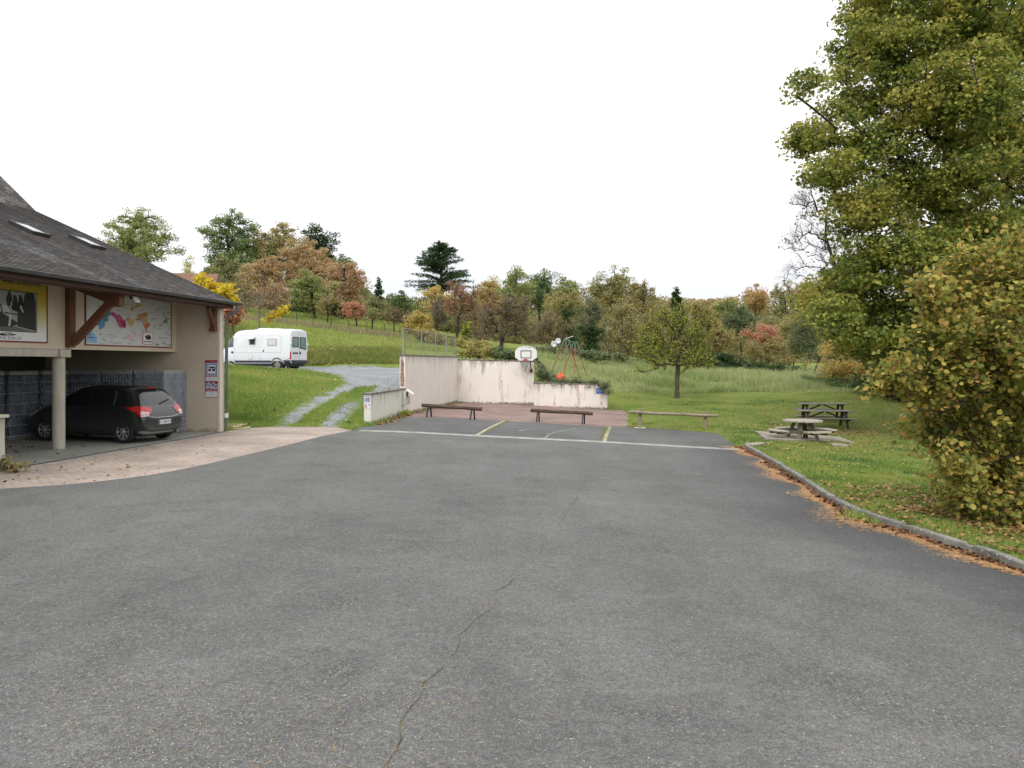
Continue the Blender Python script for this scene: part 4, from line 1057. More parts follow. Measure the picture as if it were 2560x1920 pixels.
# ------------------------------------------------------------------ log benches
LOG = M('weathered_log', (.055, .034, .023), .85, .5, 6, .5, col2=(.13, .09, .062), stretch=(.5, 7, 7), bscale=20, bdist=.02)
LEGM = M('black_steel', (.02, .02, .022), .5, .2, 5, 0)
def make_log():
    r = empty('log_bench'); L = 2.62
    mb = MB(); n = 14; pth = []; rad = []
    for i in range(n + 1):
        t = i / n; pth.append((-L / 2 + L * t, .012 * math.sin(7 * t), .46 + .008 * math.sin(11 * t))); rad.append(.088 - .008 * t + .004 * math.sin(9 * t))
    mb.tube(pth, rad, 12)
    mb.v = [(x, y, min(z, .52 + .006 * math.sin(x * 5))) for x, y, z in mb.v]
    mb.build('seat_log', LOG, r, autosmooth=True)
    for x in (-.98, .93):
        for sy in (-1, 1):
            mb = MB(); mb.beam((x + .03 * sy, .04 * sy, .42), (x + .05 * sy, .16 * sy, -.06), .035, .06, up=(1, 0, 0)); mb.build('leg', LEGM, r)
    return r
lb = make_log()
def bench_at(o, p0, p1, label):
    d = (p1 - p0); a = math.atan2(d.y, d.x); c = (p0 + p1) / 2
    o.location = (c.x, c.y, float(Hs(c.x))); o.rotation_euler = (0, math.atan(.045 * math.cos(a)), a)
    tag(o, label, 'bench', 'low log benches at the end of the parking bays'); s = d.length / 2.62; o.scale = (s, 1, 1)
lb2 = copy_tree(lb)
bench_at(lb, G(1054, 1042), G(1203, 1051), 'left log bench, bark-brown half round beam on black legs nearest the short wall')
bench_at(lb2, G(1325, 1054), G(1481, 1062), 'right log bench on black legs in front of the low wall with the blue sign')
# ------------------------------------------------------------------ wooden rail barrier
RW = M('weathered_round_wood', (.16, .125, .085), .9, .4, 7, .5, col2=(.32, .27, .2), stretch=(1, 6, 6), bscale=25, bdist=.02)
pA, pB = G(1600, 1070), G(1763, 1078)
rl = empty('rail_barrier', pA, 0, 'low barrier with one horizontal round timber on two posts at the car park edge', 'barrier')
for q in (pA, pB):
    mb = MB(); v_ = q - pA; mb.tube([(v_.x, v_.y, v_.z - .1), (v_.x, v_.y, v_.z + .35), (v_.x + .01, v_.y, v_.z + .76)], [.078, .072, .068], 10); mb.build('post', RW, rl, autosmooth=True)
u_ = (pB - pA).normalized(); s_ = Vector((-u_.y, u_.x, 0))
mb = MB(); a_0 = Vector((0, 0, .60)) - u_ * .45 - s_ * .13; a_1 = (pB - pA) + Vector((0, 0, .62)) + u_ * .46 - s_ * .13
mb.tube([a_0.lerp(a_1, i / 8) + Vector((0, 0, .012 * math.sin(i * 1.7))) for i in range(9)], [.062, .06, .06, .058, .06, .056, .056, .06, .06], 10); mb.build('rail', RW, rl, autosmooth=True)
tag(MB().box(pA + Vector((0, 0, .0)), (.42, .3, .05)).build('post_footing', CONC, None), 'small concrete footing around the left post of the rail barrier', 'footing')
# ------------------------------------------------------------------ picnic tables
PW_ = M('silvered_wood', (.27, .245, .2), .9, .3, 5, .4, col2=(.40, .37, .31), stretch=(1, 9, 9), bscale=25)
PWD = M('mossy_wood', (.14, .125, .085), .9, .35, 6, .4, bscale=25)
pc = G(2006, 1107); pt_ = empty('octagonal_picnic_table', pc, math.radians(12), 'round-topped wooden picnic table with four seats on a concrete pad', 'picnic table')
mb = MB(); R = .63
for i in range(9):
    y = -R + 2 * R * (i + .5) / 9; hwid = math.sqrt(max(.04, R * R - y * y)); mb.bbox((-hwid, y - R / 9 + .006, .73), (hwid, y + R / 9 - .006, .785))
mb.build('table_top', PW_, pt_, bevel=.006)
for k in range(4):
    a = k * PI / 2 + PI / 4
    mb = MB(); mb.beam((.26 * math.cos(a), .26 * math.sin(a), .72), (.56 * math.cos(a), .56 * math.sin(a), 0), .09, .15, up=(-math.sin(a), math.cos(a), 0)); mb.build('leg', PWD, pt_, bevel=.004)
for k in range(4):
    a = k * PI / 2; c_, s__ = math.cos(a), math.sin(a)
    RM = Matrix.Rotation(a, 3, 'Z')
    mb = MB()
    for j, x in enumerate((.84, .96, 1.08)):
        hl = (.47, .44, .33)[j]; mb.box(RM @ Vector((x, 0, .44)), (.112, 2 * hl, .045), M=RM)
    mb.build('seat', PW_, pt_, bevel=.006)
    mb = MB()
    for sy in (-.22, .22): mb.box(RM @ Vector((.72, sy, .385)), (.76, .045, .09), M=RM)
    mb.build('seat_bearer', PWD, pt_)
mb = MB(); mb.bbox((-.62, -.3, .36), (.62, -.255, .45)); mb.bbox((-.62, .255, .36), (.62, .3, .45)); mb.bbox((-.3, -.62, .36), (-.255, .62, .45)); mb.bbox((.255, -.62, .36), (.3, .62, .45)); mb.build('cross_frame', PWD, pt_)
PADS = []
PAD = M('pad_concrete', (.22, .20, .165), .9, .3, 2, .3, col2=(.30, .27, .22))
def pad(name, pts, lift, lab=None):
    PADS.append(pts); P = resample(pts + [pts[0]], .5)[:-1]; mb = MB(); n = len(P)
    tri = tessellate_polygon([[Vector((p.x, p.y, 0)) for p in P]])
    zf = lambda p: T1(p.x, p.y) + lift
    mb.add([(p.x, p.y, zf(p)) for p in P] + [(p.x, p.y, zf(p) - .15) for p in P], [tuple(t) for t in tri] + [(i, (i + 1) % n, n + (i + 1) % n, n + i) for i in range(n)])
    o = mb.build(name, PAD); tag(o, kind='structure'); return o
pad('picnic_pad', [G(*q) for q in [(1889, 1090), (1914, 1110.5), (1990, 1112), (2060, 1112.5), (2095, 1110), (2138, 1117), (2118, 1107), (2098, 1097.5), (2000, 1093)]], .055)
pad('stone_slab', [G(*q) for q in [(1860, 1117), (1868, 1122.5), (1900, 1123), (1916, 1118)]], .06)
pad('stone_slab', [G(*q) for q in [(2076, 1120), (2085, 1125), (2120, 1126), (2121, 1123), (2095, 1119)]], .055)
TBM = M('grey_table_planks', (.17, .155, .135), .9, .3, 5, .4, col2=(.27, .25, .22), stretch=(1, 9, 9))
TBD = M('dark_table_frame', (.05, .042, .035), .8, .3, 5, .3)
def make_rect():
    r = empty('picnic_table'); L = 2.2
    mb = MB()
    for i in range(5): y = -.34 + .17 * i; mb.bbox((-L / 2, y - .078, .71), (L / 2, y + .078, .75))
    mb.build('table_top', TBM, r, bevel=.004)
    for sy in (-1, 1):
        mb = MB()
        for k in (0, 1): y = sy * (.66 + .14 * k); mb.bbox((-L / 2, y - .064, .42), (L / 2, y + .064, .455))
        mb.build('bench_seat', TBM, r, bevel=.004)
    for x in (-.78, .78):
        for sy in (-1, 1):
            mb = MB(); mb.beam((x, .28 * sy, .70), (x, .62 * sy, 0), .05, .1, up=(1, 0, 0)); mb.build('leg', TBD, r)
        mb = MB(); mb.bbox((x + .03, -.78, .34), (x + .07, .78, .42)); mb.bbox((x + .03, -.38, .63), (x + .07, .38, .71)); mb.build('crossbar', TBD, r)
        mb = MB(); mb.beam((x, 0, .38), (x * .05, 0, .69), .05, .06); mb.build('brace', TBD, r)
    return r
t1_ = make_rect(); t2_ = copy_tree(t1_)
for o, px, py, rz, lb_t in ((t1_, 2062, 1069, math.radians(-9), 'nearer of the two long grey plank picnic tables, right behind the round-topped one'), (t2_, 2056, 1049, math.radians(-8), 'farther of the two long grey plank picnic tables, its top rising above the nearer table')):
    q = GT(px, py); o.location = q; o.rotation_euler = (0, 0, rz); tag(o, lb_t, 'picnic table', 'rectangular picnic tables on the lawn')
# ------------------------------------------------------------------ swing frame
SR = M('faded_red_tube', (.30, .085, .065), .5, .2, 6, 0); SG = M('green_bracket', (.08, .22, .15), .5, .2, 6, 0)
sA = W(1416, 849, 46); sBp = W(1438, 857, 52.5)
sw_ = empty('swing_frame', (sA.x, sA.y, T1(sA.x, sA.y)), 0, 'red tubular swing frame with green top brackets behind the low wall', 'swing')
o_ = Vector(sw_.location)
def leg(top, px, d, py=962):
    q = W(px, py, d); g = T1(q.x, q.y); v_ = Vector((q.x, q.y, q.z)); t = Vector(top)
    k = (t.z - g) / (t.z - v_.z); e = t + (v_ - t) * k
    mb = MB(); mb.tube([t - o_, e - o_], .026, 8); mb.build('leg', SR, sw_)
tA = sA; tB = sBp
leg(tA + Vector((-.12, 0, -.05)), 1367, 46.3, 957); leg(tA, 1409.5, 44.8, 957); leg(tA + Vector((.12, 0, -.05)), 1453.5, 46.3, 957)
leg(tB + Vector((-.12, 0, -.05)), 1405, 52.5, 945); leg(tB, 1435.5, 51.3, 955); leg(tB + Vector((.12, 0, -.05)), 1471, 52.5, 957)
mb = MB()
for t in (tA, tB):
    t = t - o_
    mb.tube([t + Vector((-.28, 0, -.42)), t + Vector((-.1, 0, .02)), t + Vector((.1, 0, .02)), t + Vector((.28, 0, -.42))], .045, 8); mb.tube([t, t + Vector((-.03, -.12, -.45))], .05, 8)
mb.build('top_bracket', SG, sw_)
mb = MB(); dB = (tB - tA).normalized(); mb.tube([tA - o_ - dB * .9 + Vector((0, 0, -.06)), tB - o_ + dB * .2], .035, 8); mb.build('top_beam', M('beam_grey', (.14, .17, .16), .5, .2, 5, 0), sw_)
mb = MB(); mb.tube([tA - o_ + Vector((-.05, -.05, .04)), tA - o_ + Vector((.42, -.05, .2))], .03, 8); mb.build('side_bar', FST, sw_)
ob = W(1402, 947, 47.5)
bl_ = empty('orange_ball_seat', ob, 0, 'bright orange buoy seat hanging from the red swing frame', 'buoy')
mb = MB(); mb.lathe([(.0, -.33), (.14, -.30), (.25, -.2), (.31, 0), (.29, .14), (.2, .26), (.07, .32), (.05, .42), (0, .43)], n=20); mb.build('buoy', M('fluorescent_orange', (.75, .11, .035), .45, .1, 4, 0), bl_, autosmooth=True)
mb = MB(); mb.tube([(0, 0, .42), ((tA.lerp(tB, .3) - ob).x, (tA.lerp(tB, .3) - ob).y, (tA.lerp(tB, .3) - ob).z)], .012, 5); mb.build('rope', M('rope_grey', (.3, .32, .3), .8, .1, 5, 0), bl_)
ms = W(1379, 951, 47); sl = empty('seesaw', (ms.x, ms.y, ms.z), 0, 'small green and grey seesaw seat beside the orange ball', 'seesaw')
mb = MB(); mb.tube([(-.3, 0, .12), (.1, 0, 0), (.8, 0, -.18)], .05, 8); mb.build('arm', SG, sl)
mb = MB(); mb.box((-.2, 0, .17), (.55, .25, .05), M=Matrix.Rotation(.3, 3, 'Y')); mb.build('seat', FST, sl, bevel=.02)
ds = W(1389, 858, 66); gzd = T1(ds.x, ds.y)
di = empty('satellite_dish', (ds.x, ds.y, gzd), 0, 'two white satellite dishes on a dark pole at the meadow edge', 'satellite dish')
dm = M('dish_white', (.62, .65, .68), .4, .1, 5, 0)
for (dx, dz, r_) in ((-.18, .0, .27), (.17, .27, .25)):
    mb = MB(); mb.lathe([(0, .0), (r_ * .5, .03), (r_, .13), (r_, .15), (r_ * .5, .06), (0, .03)], n=20)
    R3 = Matrix.Rotation(math.radians(78), 3, 'X') @ Matrix.Rotation(.3, 3, 'Y')
    mb.v = [tuple(R3 @ Vector(v_) + Vector((dx, 0, ds.z - gzd - .1 + dz))) for v_ in mb.v]; mb.build('dish', dm, di, smooth=True)
mb = MB(); mb.tube([(0, .2, -.3), (0, .2, ds.z - gzd + .3)], .05, 8); mb.build('pole', BLACK, di)
# ------------------------------------------------------------------ field fence on the hill
ff = [(573, 771, 60), (608, 776, 61), (742, 811, 60), (783, 818, 60), (828, 823, 60), (872, 829, 60), (917, 835, 60), (961, 836, 61), (1010, 846, 62)]
q0 = GT(573, 800, 50); fe = empty('field_fence', q0, 0, 'thin wire fence with dark stakes running down the hillside orchard', 'fence')
FP = M('dark_stake', (.06, .05, .04), .9, .2, 5, 0); tops = []
for (px, py, d) in [(573, 798, 0), (608, 800, 0), (650, 803, 0), (697, 806, 0), (742, 811, 0), (783, 818, 0), (828, 823, 0), (872, 829, 0), (917, 836, 0), (961, 838, 0), (1000, 845, 0)]:
    q = GT(px, py, 50); v_ = q - q0; mb = MB(); mb.tube([v_ - Vector((0, 0, .2)), v_ + Vector((0, 0, 1.15))], .035, 6); mb.build('stake', FP, fe); tops.append(v_)
mb = MB()
for h in (.35, .7, 1.05): mb.tube([t + Vector((0, 0, h)) for t in tops], .006, 4, False)
mb.build('wires', FWR, fe)
# ------------------------------------------------------------------ hose
hq = G(578, 1073); hq.z = T1(hq.x, hq.y)
mb = MB(); random.seed(5)
for k in range(9):
    pth = []; r0 = random.uniform(.18, .34); ox, oy = random.uniform(-.1, .12), random.uniform(-.12, .12); a0 = random.uniform(0, 6)
    for i in range(22):
        a = a0 + i * .31; r = r0 * (1 + .25 * math.sin(a * 2 + k)); pth.append((ox + 1.35 * r * math.cos(a), oy + r * math.sin(a), .03 + .025 * k * .6 + .02 * math.sin(a * 3 + k)))
    mb.tube(pth, .013, 6)
hz_ = mb.build('garden_hose', M('cream_hose', (.58, .53, .3), .5, .15, 5, 0)); hz_.location = hq; tag(hz_, 'loosely coiled cream hose lying at the foot of the downpipe', 'hose')
# ------------------------------------------------------------------ vehicles
def loft(name, stations, mat, parent, lv=2):
    V = []; Fs = []; J = None
    for st in stations:
        x = st[0]; pr = st[1]; J = len(pr)
        ring = [(x, y, z) for (y, z) in pr] + [(x, -y, z) for (y, z) in reversed(pr[1:-1])]
        V += ring
    R = 2 * J - 2; n = len(stations)
    for i in range(n - 1):
        for j in range(R):
            Fs.append((i * R + j, (i + 1) * R + j, (i + 1) * R + (j + 1) % R, i * R + (j + 1) % R))
    # end caps as quad strips between mirrored points
    for e in (0, n - 1):
        for j in range(J - 1):
            a = e * R + j; b = e * R + j + 1; c = e * R + (R - j - 1) % R; d = e * R + (R - j) % R
            q = [a, b, c, d]
            q2 = []
            for t in q:
                if t not in q2: q2.append(t)
            if len(q2) >= 3: Fs.append(tuple(q2))
    mb = MB(); mb.v = V; mb.f = Fs
    tmp = mb.build(name + '_cage', mat)
    md = tmp.modifiers.new('s', 'SUBSURF'); md.levels = lv; md.render_levels = lv
    bpy.context.view_layer.update()
    dg = bpy.context.evaluated_depsgraph_get()
    me = bpy.data.meshes.new_from_object(tmp.evaluated_get(dg))
    bpy.data.objects.remove(tmp)
    o = link(name, me, mat, parent, True)
    bvh = BVHTree.FromPolygons([v.co.copy() for v in me.vertices], [tuple(p.vertices) for p in me.polygons])
    return o, bvh
def prof(zb, ws, zm, wm, zbelt, wb, zr, wr, zt):
    return [(0, zb), (ws * .8, zb), (ws, zb + .05), (wm, zm), (wm * .997, zm + (zbelt - zm) * .6), (wb, zbelt), ((wb + wr) / 2 * 1.015, (zbelt + zr) / 2), (wr, zr), (wr * .72, zt - .006), (0, zt)]
def panel(name, outline, bvh, axis, mat, parent, off=.006, sign=1, step=.05, thick=0.0, start=5.0):
    """2D outline projected on to the body along an axis: 'y' uses (x,z), 'x' uses (y,z)"""
    P = resample([Vector((a, b, 0)) for a, b in outline] + [Vector((*outline[0], 0))], step)[:-1]
    xs = [p.x for p in P]; ys = [p.y for p in P]
    vs = [Vector((p.x, p.y)) for p in P]; n0 = len(vs); ed = [(i, (i + 1) % n0) for i in range(n0)]
    x = min(xs) + step
    poly = [(p.x, p.y) for p in P]
    gx = np.arange(min(xs) + step / 2, max(xs), step); gy = np.arange(min(ys) + step / 2, max(ys), step)
    if len(gx) and len(gy):
        g = np.array([(a, b) for a in gx for b in gy]); m = inpoly(g, poly) & (polydist(g, poly) > step * .35)
        vs += [Vector((float(a), float(b))) for a, b in g[m]]
    cv, _, cf, _, _, _ = delaunay_2d_cdt(vs, ed, [], 0, 1e-5)
    C = np.array([(v.x, v.y) for v in cv]); fs = [f for f in cf if inpoly([np.mean(C[list(f)], axis=0)], poly)[0]]
    out = []; bad = set()
    for i, v in enumerate(cv):
        if axis == 'y': o = Vector((v.x, sign * start, v.y)); d = Vector((0, -sign, 0))
        else: o = Vector((sign * start, v.x, v.y)); d = Vector((-sign, 0, 0))
        h = bvh.ray_cast(o, d)
        if h[0] is None: bad.add(i); out.append(o + d * start); continue
        nn = h[1]
        if nn.dot(d) > 0: nn = -nn
        out.append(h[0] + nn * off)
    fs = [f for f in fs if not any(i in bad for i in f)]
    mb = MB(); mb.add(out, fs)
    o = mb.build(name, mat, parent, smooth=True)
    return o
def strip_on(name, line, bvh, axis, mat, parent, w=.008, off=.004, sign=1, start=5.0):
    L = resample([Vector((a, b, 0)) for a, b in line], .05); a_, b_ = [], []
    for i, p in enumerate(L):
        d = L[min(i + 1, len(L) - 1)] - L[max(i - 1, 0)]; d.normalize(); s = Vector((-d.y, d.x, 0)) * w / 2
        a_.append((p.x + s.x, p.y + s.y)); b_.append((p.x - s.x, p.y - s.y))
    mb = MB(); ok = True; out = []
    for q in a_ + b_:
        if axis == 'y': o = Vector((q[0], sign * start, q[1])); d = Vector((0, -sign, 0))
        else: o = Vector((sign * start, q[0], q[1])); d = Vector((-sign, 0, 0))
        h = bvh.ray_cast(o, d)
        out.append((h[0] - d * off) if h[0] is not None else None)
    n = len(a_); vs = []; idx = {}
    for i, v in enumerate(out):
        if v is not None: idx[i] = len(vs); vs.append(v)
    fs = [(idx[i], idx[i + 1], idx[n + i + 1], idx[n + i]) for i in range(n - 1) if all(k in idx for k in (i, i + 1, n + i, n + i + 1))]
    if fs: mb.add(vs, fs); return mb.build(name, mat, parent)
RUB = M('tyre_rubber', (.018, .018, .019), .85, .2, 8, .1)
def wheel(parent, x, y, r, w, rimmat, spokes=8, sign=1, rimr=.66):
    """sign = +1: outer face towards +y"""
    wh = empty('wheel', (x, y, r)); wh.parent = parent
    mb = MB(); rr = r * rimr
    mb.lathe([(rr, -w / 2 + .01), (r * .93, -w / 2), (r * .985, -w / 2 + .02), (r, -w / 4), (r, w / 4), (r * .985, w / 2 - .02), (r * .93, w / 2), (rr * 1.02, w / 2 - .005), (rr, w / 2 - .03)], axis='y', n=40)
    mb.build('tyre', RUB, wh, autosmooth=True)
    mb = MB(); yo = sign * (w / 2 - .03)
    mb.lathe([(rr * .985, -w / 2 + .02), (rr * .985, w / 2 - .03), (rr, w / 2 - .012), (rr * .90, w / 2 - .012), (rr * .87, w / 2 - .05), (rr * .87, -w / 2 + .02)], axis='y', n=40)
    if sign < 0: mb.v = [(a, -b, c) for a, b, c in mb.v]
    for k in range(spokes):
        a = 2 * PI * k / spokes; c, s = math.cos(a), math.sin(a)
        n1 = rr * .2; n2 = rr * .9; q = []
        for (rad, hw, dy) in ((n1, rr * .12, .012), (rr * .55, rr * .11, .006), (n2, rr * .19, 0)):
            for t in (-1, 1): q.append((c * rad - s * hw * t, yo + sign * dy, s * rad + c * hw * t))
        b = len(mb.v); q2 = [(p[0], p[1] - sign * .03, p[2]) for p in q]
        mb.add(q + q2, [(0, 1, 3, 2), (2, 3, 5, 4), (0, 2, 8, 6), (2, 4, 10, 8), (1, 7, 9, 3), (3, 9, 11, 5)])
    mb.lathe([(rr * .24, sign * (w / 2 - .05)), (rr * .24, sign * (w / 2 - .012)), (rr * .16, sign * (w / 2 - .002)), (0, sign * (w / 2 - .002))], axis='y', n=16)
    mb.build('rim', rimmat, wh)
    mb = MB(); mb.lathe([(0, sign * -.02), (rr * .86, sign * -.02)], axis='y', n=24); mb.build('brake_disc', BLACK, wh)
    return wh
def arch_cut(body, wheels, r, wdt):
    cut = MB()
    for (x, y) in wheels:
        cut.lathe([(r, min(0, y) - (wdt if y < 0 else -.55)), (r, max(0, y) + (wdt if y > 0 else -.55))], (x, 0, 0), 'y', 40)
    c = cut.build('cutter', BLACK); me = c.data
    return c
def apply_bool(body, cutter):
    md = body.modifiers.new('b', 'BOOLEAN'); md.operation = 'DIFFERENCE'; md.object = cutter; md.solver = 'EXACT'
    bpy.context.view_layer.update(); dg = bpy.context.evaluated_depsgraph_get()
    me = bpy.data.meshes.new_from_object(body.evaluated_get(dg)); body.modifiers.clear(); old = body.data; body.data = me
    bpy.data.objects.remove(cutter)
# --- dark hatchback in the garage
CARP = M('dark_green_grey_paint', (.030, .036, .036), .28, .06, 1.5, 0, metal=.45, coat=1.0, spec=.6)
CGL = M('car_glass', (.012, .014, .015), .06, .05, 2, 0, spec=.9)
CHR = M('silver_trim', (.42, .43, .44), .35, .05, 3, 0, metal=.6)
ALLOY = M('alloy', (.50, .51, .52), .32, .05, 3, 0, metal=.75)
REDL = M('tail_lamp_red', (.50, .012, .015), .12, .1, 5, 0, coat=1.0)
REVL = M('tail_lamp_clear', (.62, .52, .53), .15, .1, 5, 0, coat=1.0)
rl0 = G(312, 1108); fl0 = G(107, 1101)
hd = Vector((fl0.x - rl0.x, fl0.y - rl0.y, 0)).normalized(); rt = Vector((hd.y, -hd.x, 0))
cc = rl0 + Vector((-hd.y, hd.x, 0)) * 0   # left rear wheel contact
left = Vector((-hd.y, hd.x, 0))
ca_ = Vector((rl0.x, rl0.y, 0)) - left * .71
car = empty('parked_hatchback', (ca_.x, ca_.y, .0), math.atan2(hd.y, hd.x), 'dark green-grey five-door hatchback parked nose-in inside the garage', 'car'); car.scale = (1, .94, 1)
S0 = [(0.00, prof(.34, .55, .46, .66, .58, .66, .60, .60, .62)), (0.02, prof(.27, .68, .46, .78, .66, .77, .70, .70, .72)), (0.07, prof(.24, .74, .50, .82, .78, .79, .84, .70, .87)),
      (0.13, prof(.22, .77, .55, .84, .86, .80, .95, .70, .985)), (0.22, prof(.21, .79, .6, .852, .93, .80, 1.08, .675, 1.12)), (0.34, prof(.2, .8, .6, .858, .955, .81, 1.22, .64, 1.27)), (0.47, prof(.2, .8, .6, .862, .965, .815, 1.35, .60, 1.41)),
      (0.60, prof(.2, .8, .6, .865, .965, .82, 1.41, .59, 1.478)), (0.9, prof(.19, .8, .6, .866, .96, .825, 1.44, .60, 1.51)), (1.3, prof(.19, .8, .6, .866, .95, .825, 1.455, .60, 1.53)), (1.8, prof(.19, .8, .6, .866, .94, .825, 1.45, .60, 1.53)),
      (2.2, prof(.19, .8, .6, .866, .93, .825, 1.42, .595, 1.495)), (2.5, prof(.19, .8, .6, .866, .92, .825, 1.32, .6, 1.39)), (2.8, prof(.19, .8, .6, .862, .91, .825, 1.14, .64, 1.20)), (3.05, prof(.2, .8, .6, .858, .90, .815, 1.0, .69, 1.05)),
      (3.35, prof(.21, .79, .58, .85, .86, .80, .92, .69, .97)), (3.65, prof(.22, .76, .54, .82, .78, .76, .84, .62, .87)), (3.84, prof(.23, .70, .48, .76, .66, .70, .70, .56, .73)), (3.93, prof(.28, .6, .44, .66, .56, .62, .58, .5, .6))]
AX = .74; SX = 1.045
RO = lambda x: (x - AX) * SX * (.86 if x < AX else 1)
S0 = [(RO(x), p) for x, p in S0]
body, bvh = loft('body', S0, CARP, car, 3)
FXc = 2.47 * SX
cut = MB()
for x in (0, FXc):
    for sg in (-1, 1): cut.lathe([(.355, sg * .5), (.355, sg * 1.2)], (x, 0, .30), 'y', 40)
apply_bool(body, cut.build('cutter', BLACK)); body.data.polygons.foreach_set('use_smooth', [True] * len(body.data.polygons)); body.data.set_sharp_from_angle(angle=.6)
fx = lambda L: [(RO(x), z) for x, z in L]
for sg in (1, -1):
    panel('side_window', fx([(.66, 1.0), (.62, 1.12), (.80, 1.36), (.98, 1.40), (.98, 1.0)]), bvh, 'y', CGL, car, .004, sg)
    panel('side_window', fx([(1.03, .985), (1.03, 1.405), (1.25, 1.425), (1.78, 1.415), (1.80, .975)]), bvh, 'y', CGL, car, .004, sg)
    panel('side_window', fx([(1.86, .97), (1.84, 1.41), (2.15, 1.385), (2.42, 1.28), (2.72, 1.08), (2.80, .975)]), bvh, 'y', CGL, car, .004, sg)
    for ln in ([(1.01, 1.0), (1.03, .62), (1.12, .5), (1.12, .33), (1.86, .30)], [(1.83, .97), (1.86, .30)], [(2.78, .96), (2.86, .6), (2.84, .30)], [(1.86, .30), (2.84, .30)]):
        strip_on('door_gap', fx(ln), bvh, 'y', BLACK, car, .01, .002, sg)
    strip_on('sill_trim', fx([(1.05, .27), (2.9, .27)]), bvh, 'y', BLACK, car, .07, .004, sg)
    for (x, z) in ((1.22, .845), (2.02, .83)):
        h_ = bvh.ray_cast(Vector(((x - AX) * SX, 5 * sg, z)), Vector((0, -sg, 0)))[0]
        MB().box(h_ + Vector((0, sg * .02, 0)), (.17, .03, .028)).build('door_handle', CARP, car, bevel=.008)
    # window line trim
    strip_on('window_trim', fx([(1.045, 1.0), (1.035, 1.12), (1.045, 1.25), (1.08, 1.38)]), bvh, 'y', CHR, car, .014, .012, sg)
    # mirror
    mb = MB(); mb.lathe([(0, 0), (.07, .02), (.1, .07), (.095, .12), (0, .13)], axis='x', n=16); mx_ = (2.55 - AX) * SX
    mb.v = [(mx_ + a * .9, sg * .93 + b * 1.1, 1.02 + c * .8) for a, b, c in mb.v]; mb.bbox((mx_ + .02, sg * .82, .95), (mx_ + .08, sg * .92, 1.0)); mb.build('mirror', CARP, car, smooth=True)
    # lamps wrap the corner: side piece and rear piece
    l1 = panel('tail_lamp', [(RO(x), z) for x, z in [(.10, .74), (.13, .91), (.18, .968), (.27, .965), (.31, .95), (.25, .87), (.20, .81), (.18, .72), (.12, .70)]], bvh, 'y', REDL, car, .010, sg, .03)
    yo = lambda L: [(sg * y, z) for y, z in L]
    panel('rear_lens', yo([(.84, .73), (.79, .72), (.55, .76), (.44, .87), (.46, .93), (.62, .955), (.84, .985)]), bvh, 'x', REDL, l1, .010, -1, .025)
    panel('reverse_lens', yo([(.82, .755), (.60, .765), (.58, .82), (.80, .845)]), bvh, 'x', REVL, l1, .014, -1, .025)
    panel('reverse_lens', yo([(.82, .705), (.60, .715), (.60, .748), (.82, .742)]), bvh, 'x', REVL, l1, .013, -1, .025)
    panel('headlight', [((x - AX) * SX, z) for x, z in [(3.45, .80), (3.5, .86), (3.8, .72), (3.86, .62), (3.7, .64)]], bvh, 'y', REVL, car, .006, sg, .03)
panel('rear_window', [(-.60, 1.06), (-.52, 1.0), (.52, 1.0), (.60, 1.06), (.56, 1.30), (.50, 1.40), (-.50, 1.40), (-.56, 1.30)], bvh, 'x', CGL, car, .005, -1, .05)
panel('windscreen', [(-.66, 1.06), (.66, 1.06), (.55, 1.42), (-.55, 1.42)], bvh, 'x', CGL, car, .005, 1, .05)
panel('rear_bumper_insert', [(-.76, .25), (.76, .25), (.78, .34), (.5, .30), (-.5, .30), (-.78, .34)], bvh, 'x', CHR, car, .012, -1, .04)
strip_on('tailgate_trim', [(-.60, .70), (-.3, .665), (.3, .665), (.60, .70)], bvh, 'x', CHR, car, .022, .008, -1)
strip_on('tailgate_gap', [(-.66, .94), (-.62, .72), (-.55, .64), (-.40, .44), (-.3, .41), (.3, .41), (.40, .44), (.55, .64), (.62, .72), (.66, .94)], bvh, 'x', BLACK, car, .010, .002, -1)
panel('high_brake_lamp', [(-.13, 1.42), (.13, 1.42), (.13, 1.45), (-.13, 1.45)], bvh, 'x', REDL, car, .008, -1, .03)
hp = bvh.ray_cast(Vector((-5, 0, .52)), Vector((1, 0, 0)))[0]
pm_ = MB().box((hp.x - .012, 0, .535), (.012, .52, .115)).build('number_plate', flatmat('plate_white', (.7, .71, .72)), car)
MB().box((hp.x - .019, .238, .535), (.003, .04, .11)).build('blue_band', flatmat('plate_blue', (.03, .1, .42)), pm_)
MB().box((hp.x - .019, -.238, .535), (.003, .04, .11)).build('blue_band', flatmat('plate_blue2', (.03, .1, .42)), pm_)
text_mesh('CC-989-EW', (hp.x - .019, .2, .50), (0, -1, 0), (0, 0, 1), (-1, 0, 0), .07, .4, flatmat('plate_ink', (.03, .03, .03)), pm_)
mb = MB(); p_ = bvh.ray_cast(Vector((-5, .05, 1.03)), Vector((1, 0, 0)))[0]; q_ = bvh.ray_cast(Vector((-5, -.36, 1.12)), Vector((1, 0, 0)))[0]
mb.beam(p_ - Vector((.03, 0, 0)), q_ - Vector((.03, 0, 0)), .03, .02); mb.build('rear_wiper', BLACK, car)
mb = MB(); mb.tube([(hp.x + .05, -.42, .27), (hp.x - .03, -.42, .265)], .03, 10); mb.build('exhaust', BLACK, car)
for x in (0, FXc):
    for sg in (1, -1): wheel(car, x, sg * .745, .305, .2, ALLOY, 8, sg, .68)
MB().bbox((-.5, -.7, .18), (FXc + .5, .7, .3)).build('underbody', BLACK, car)
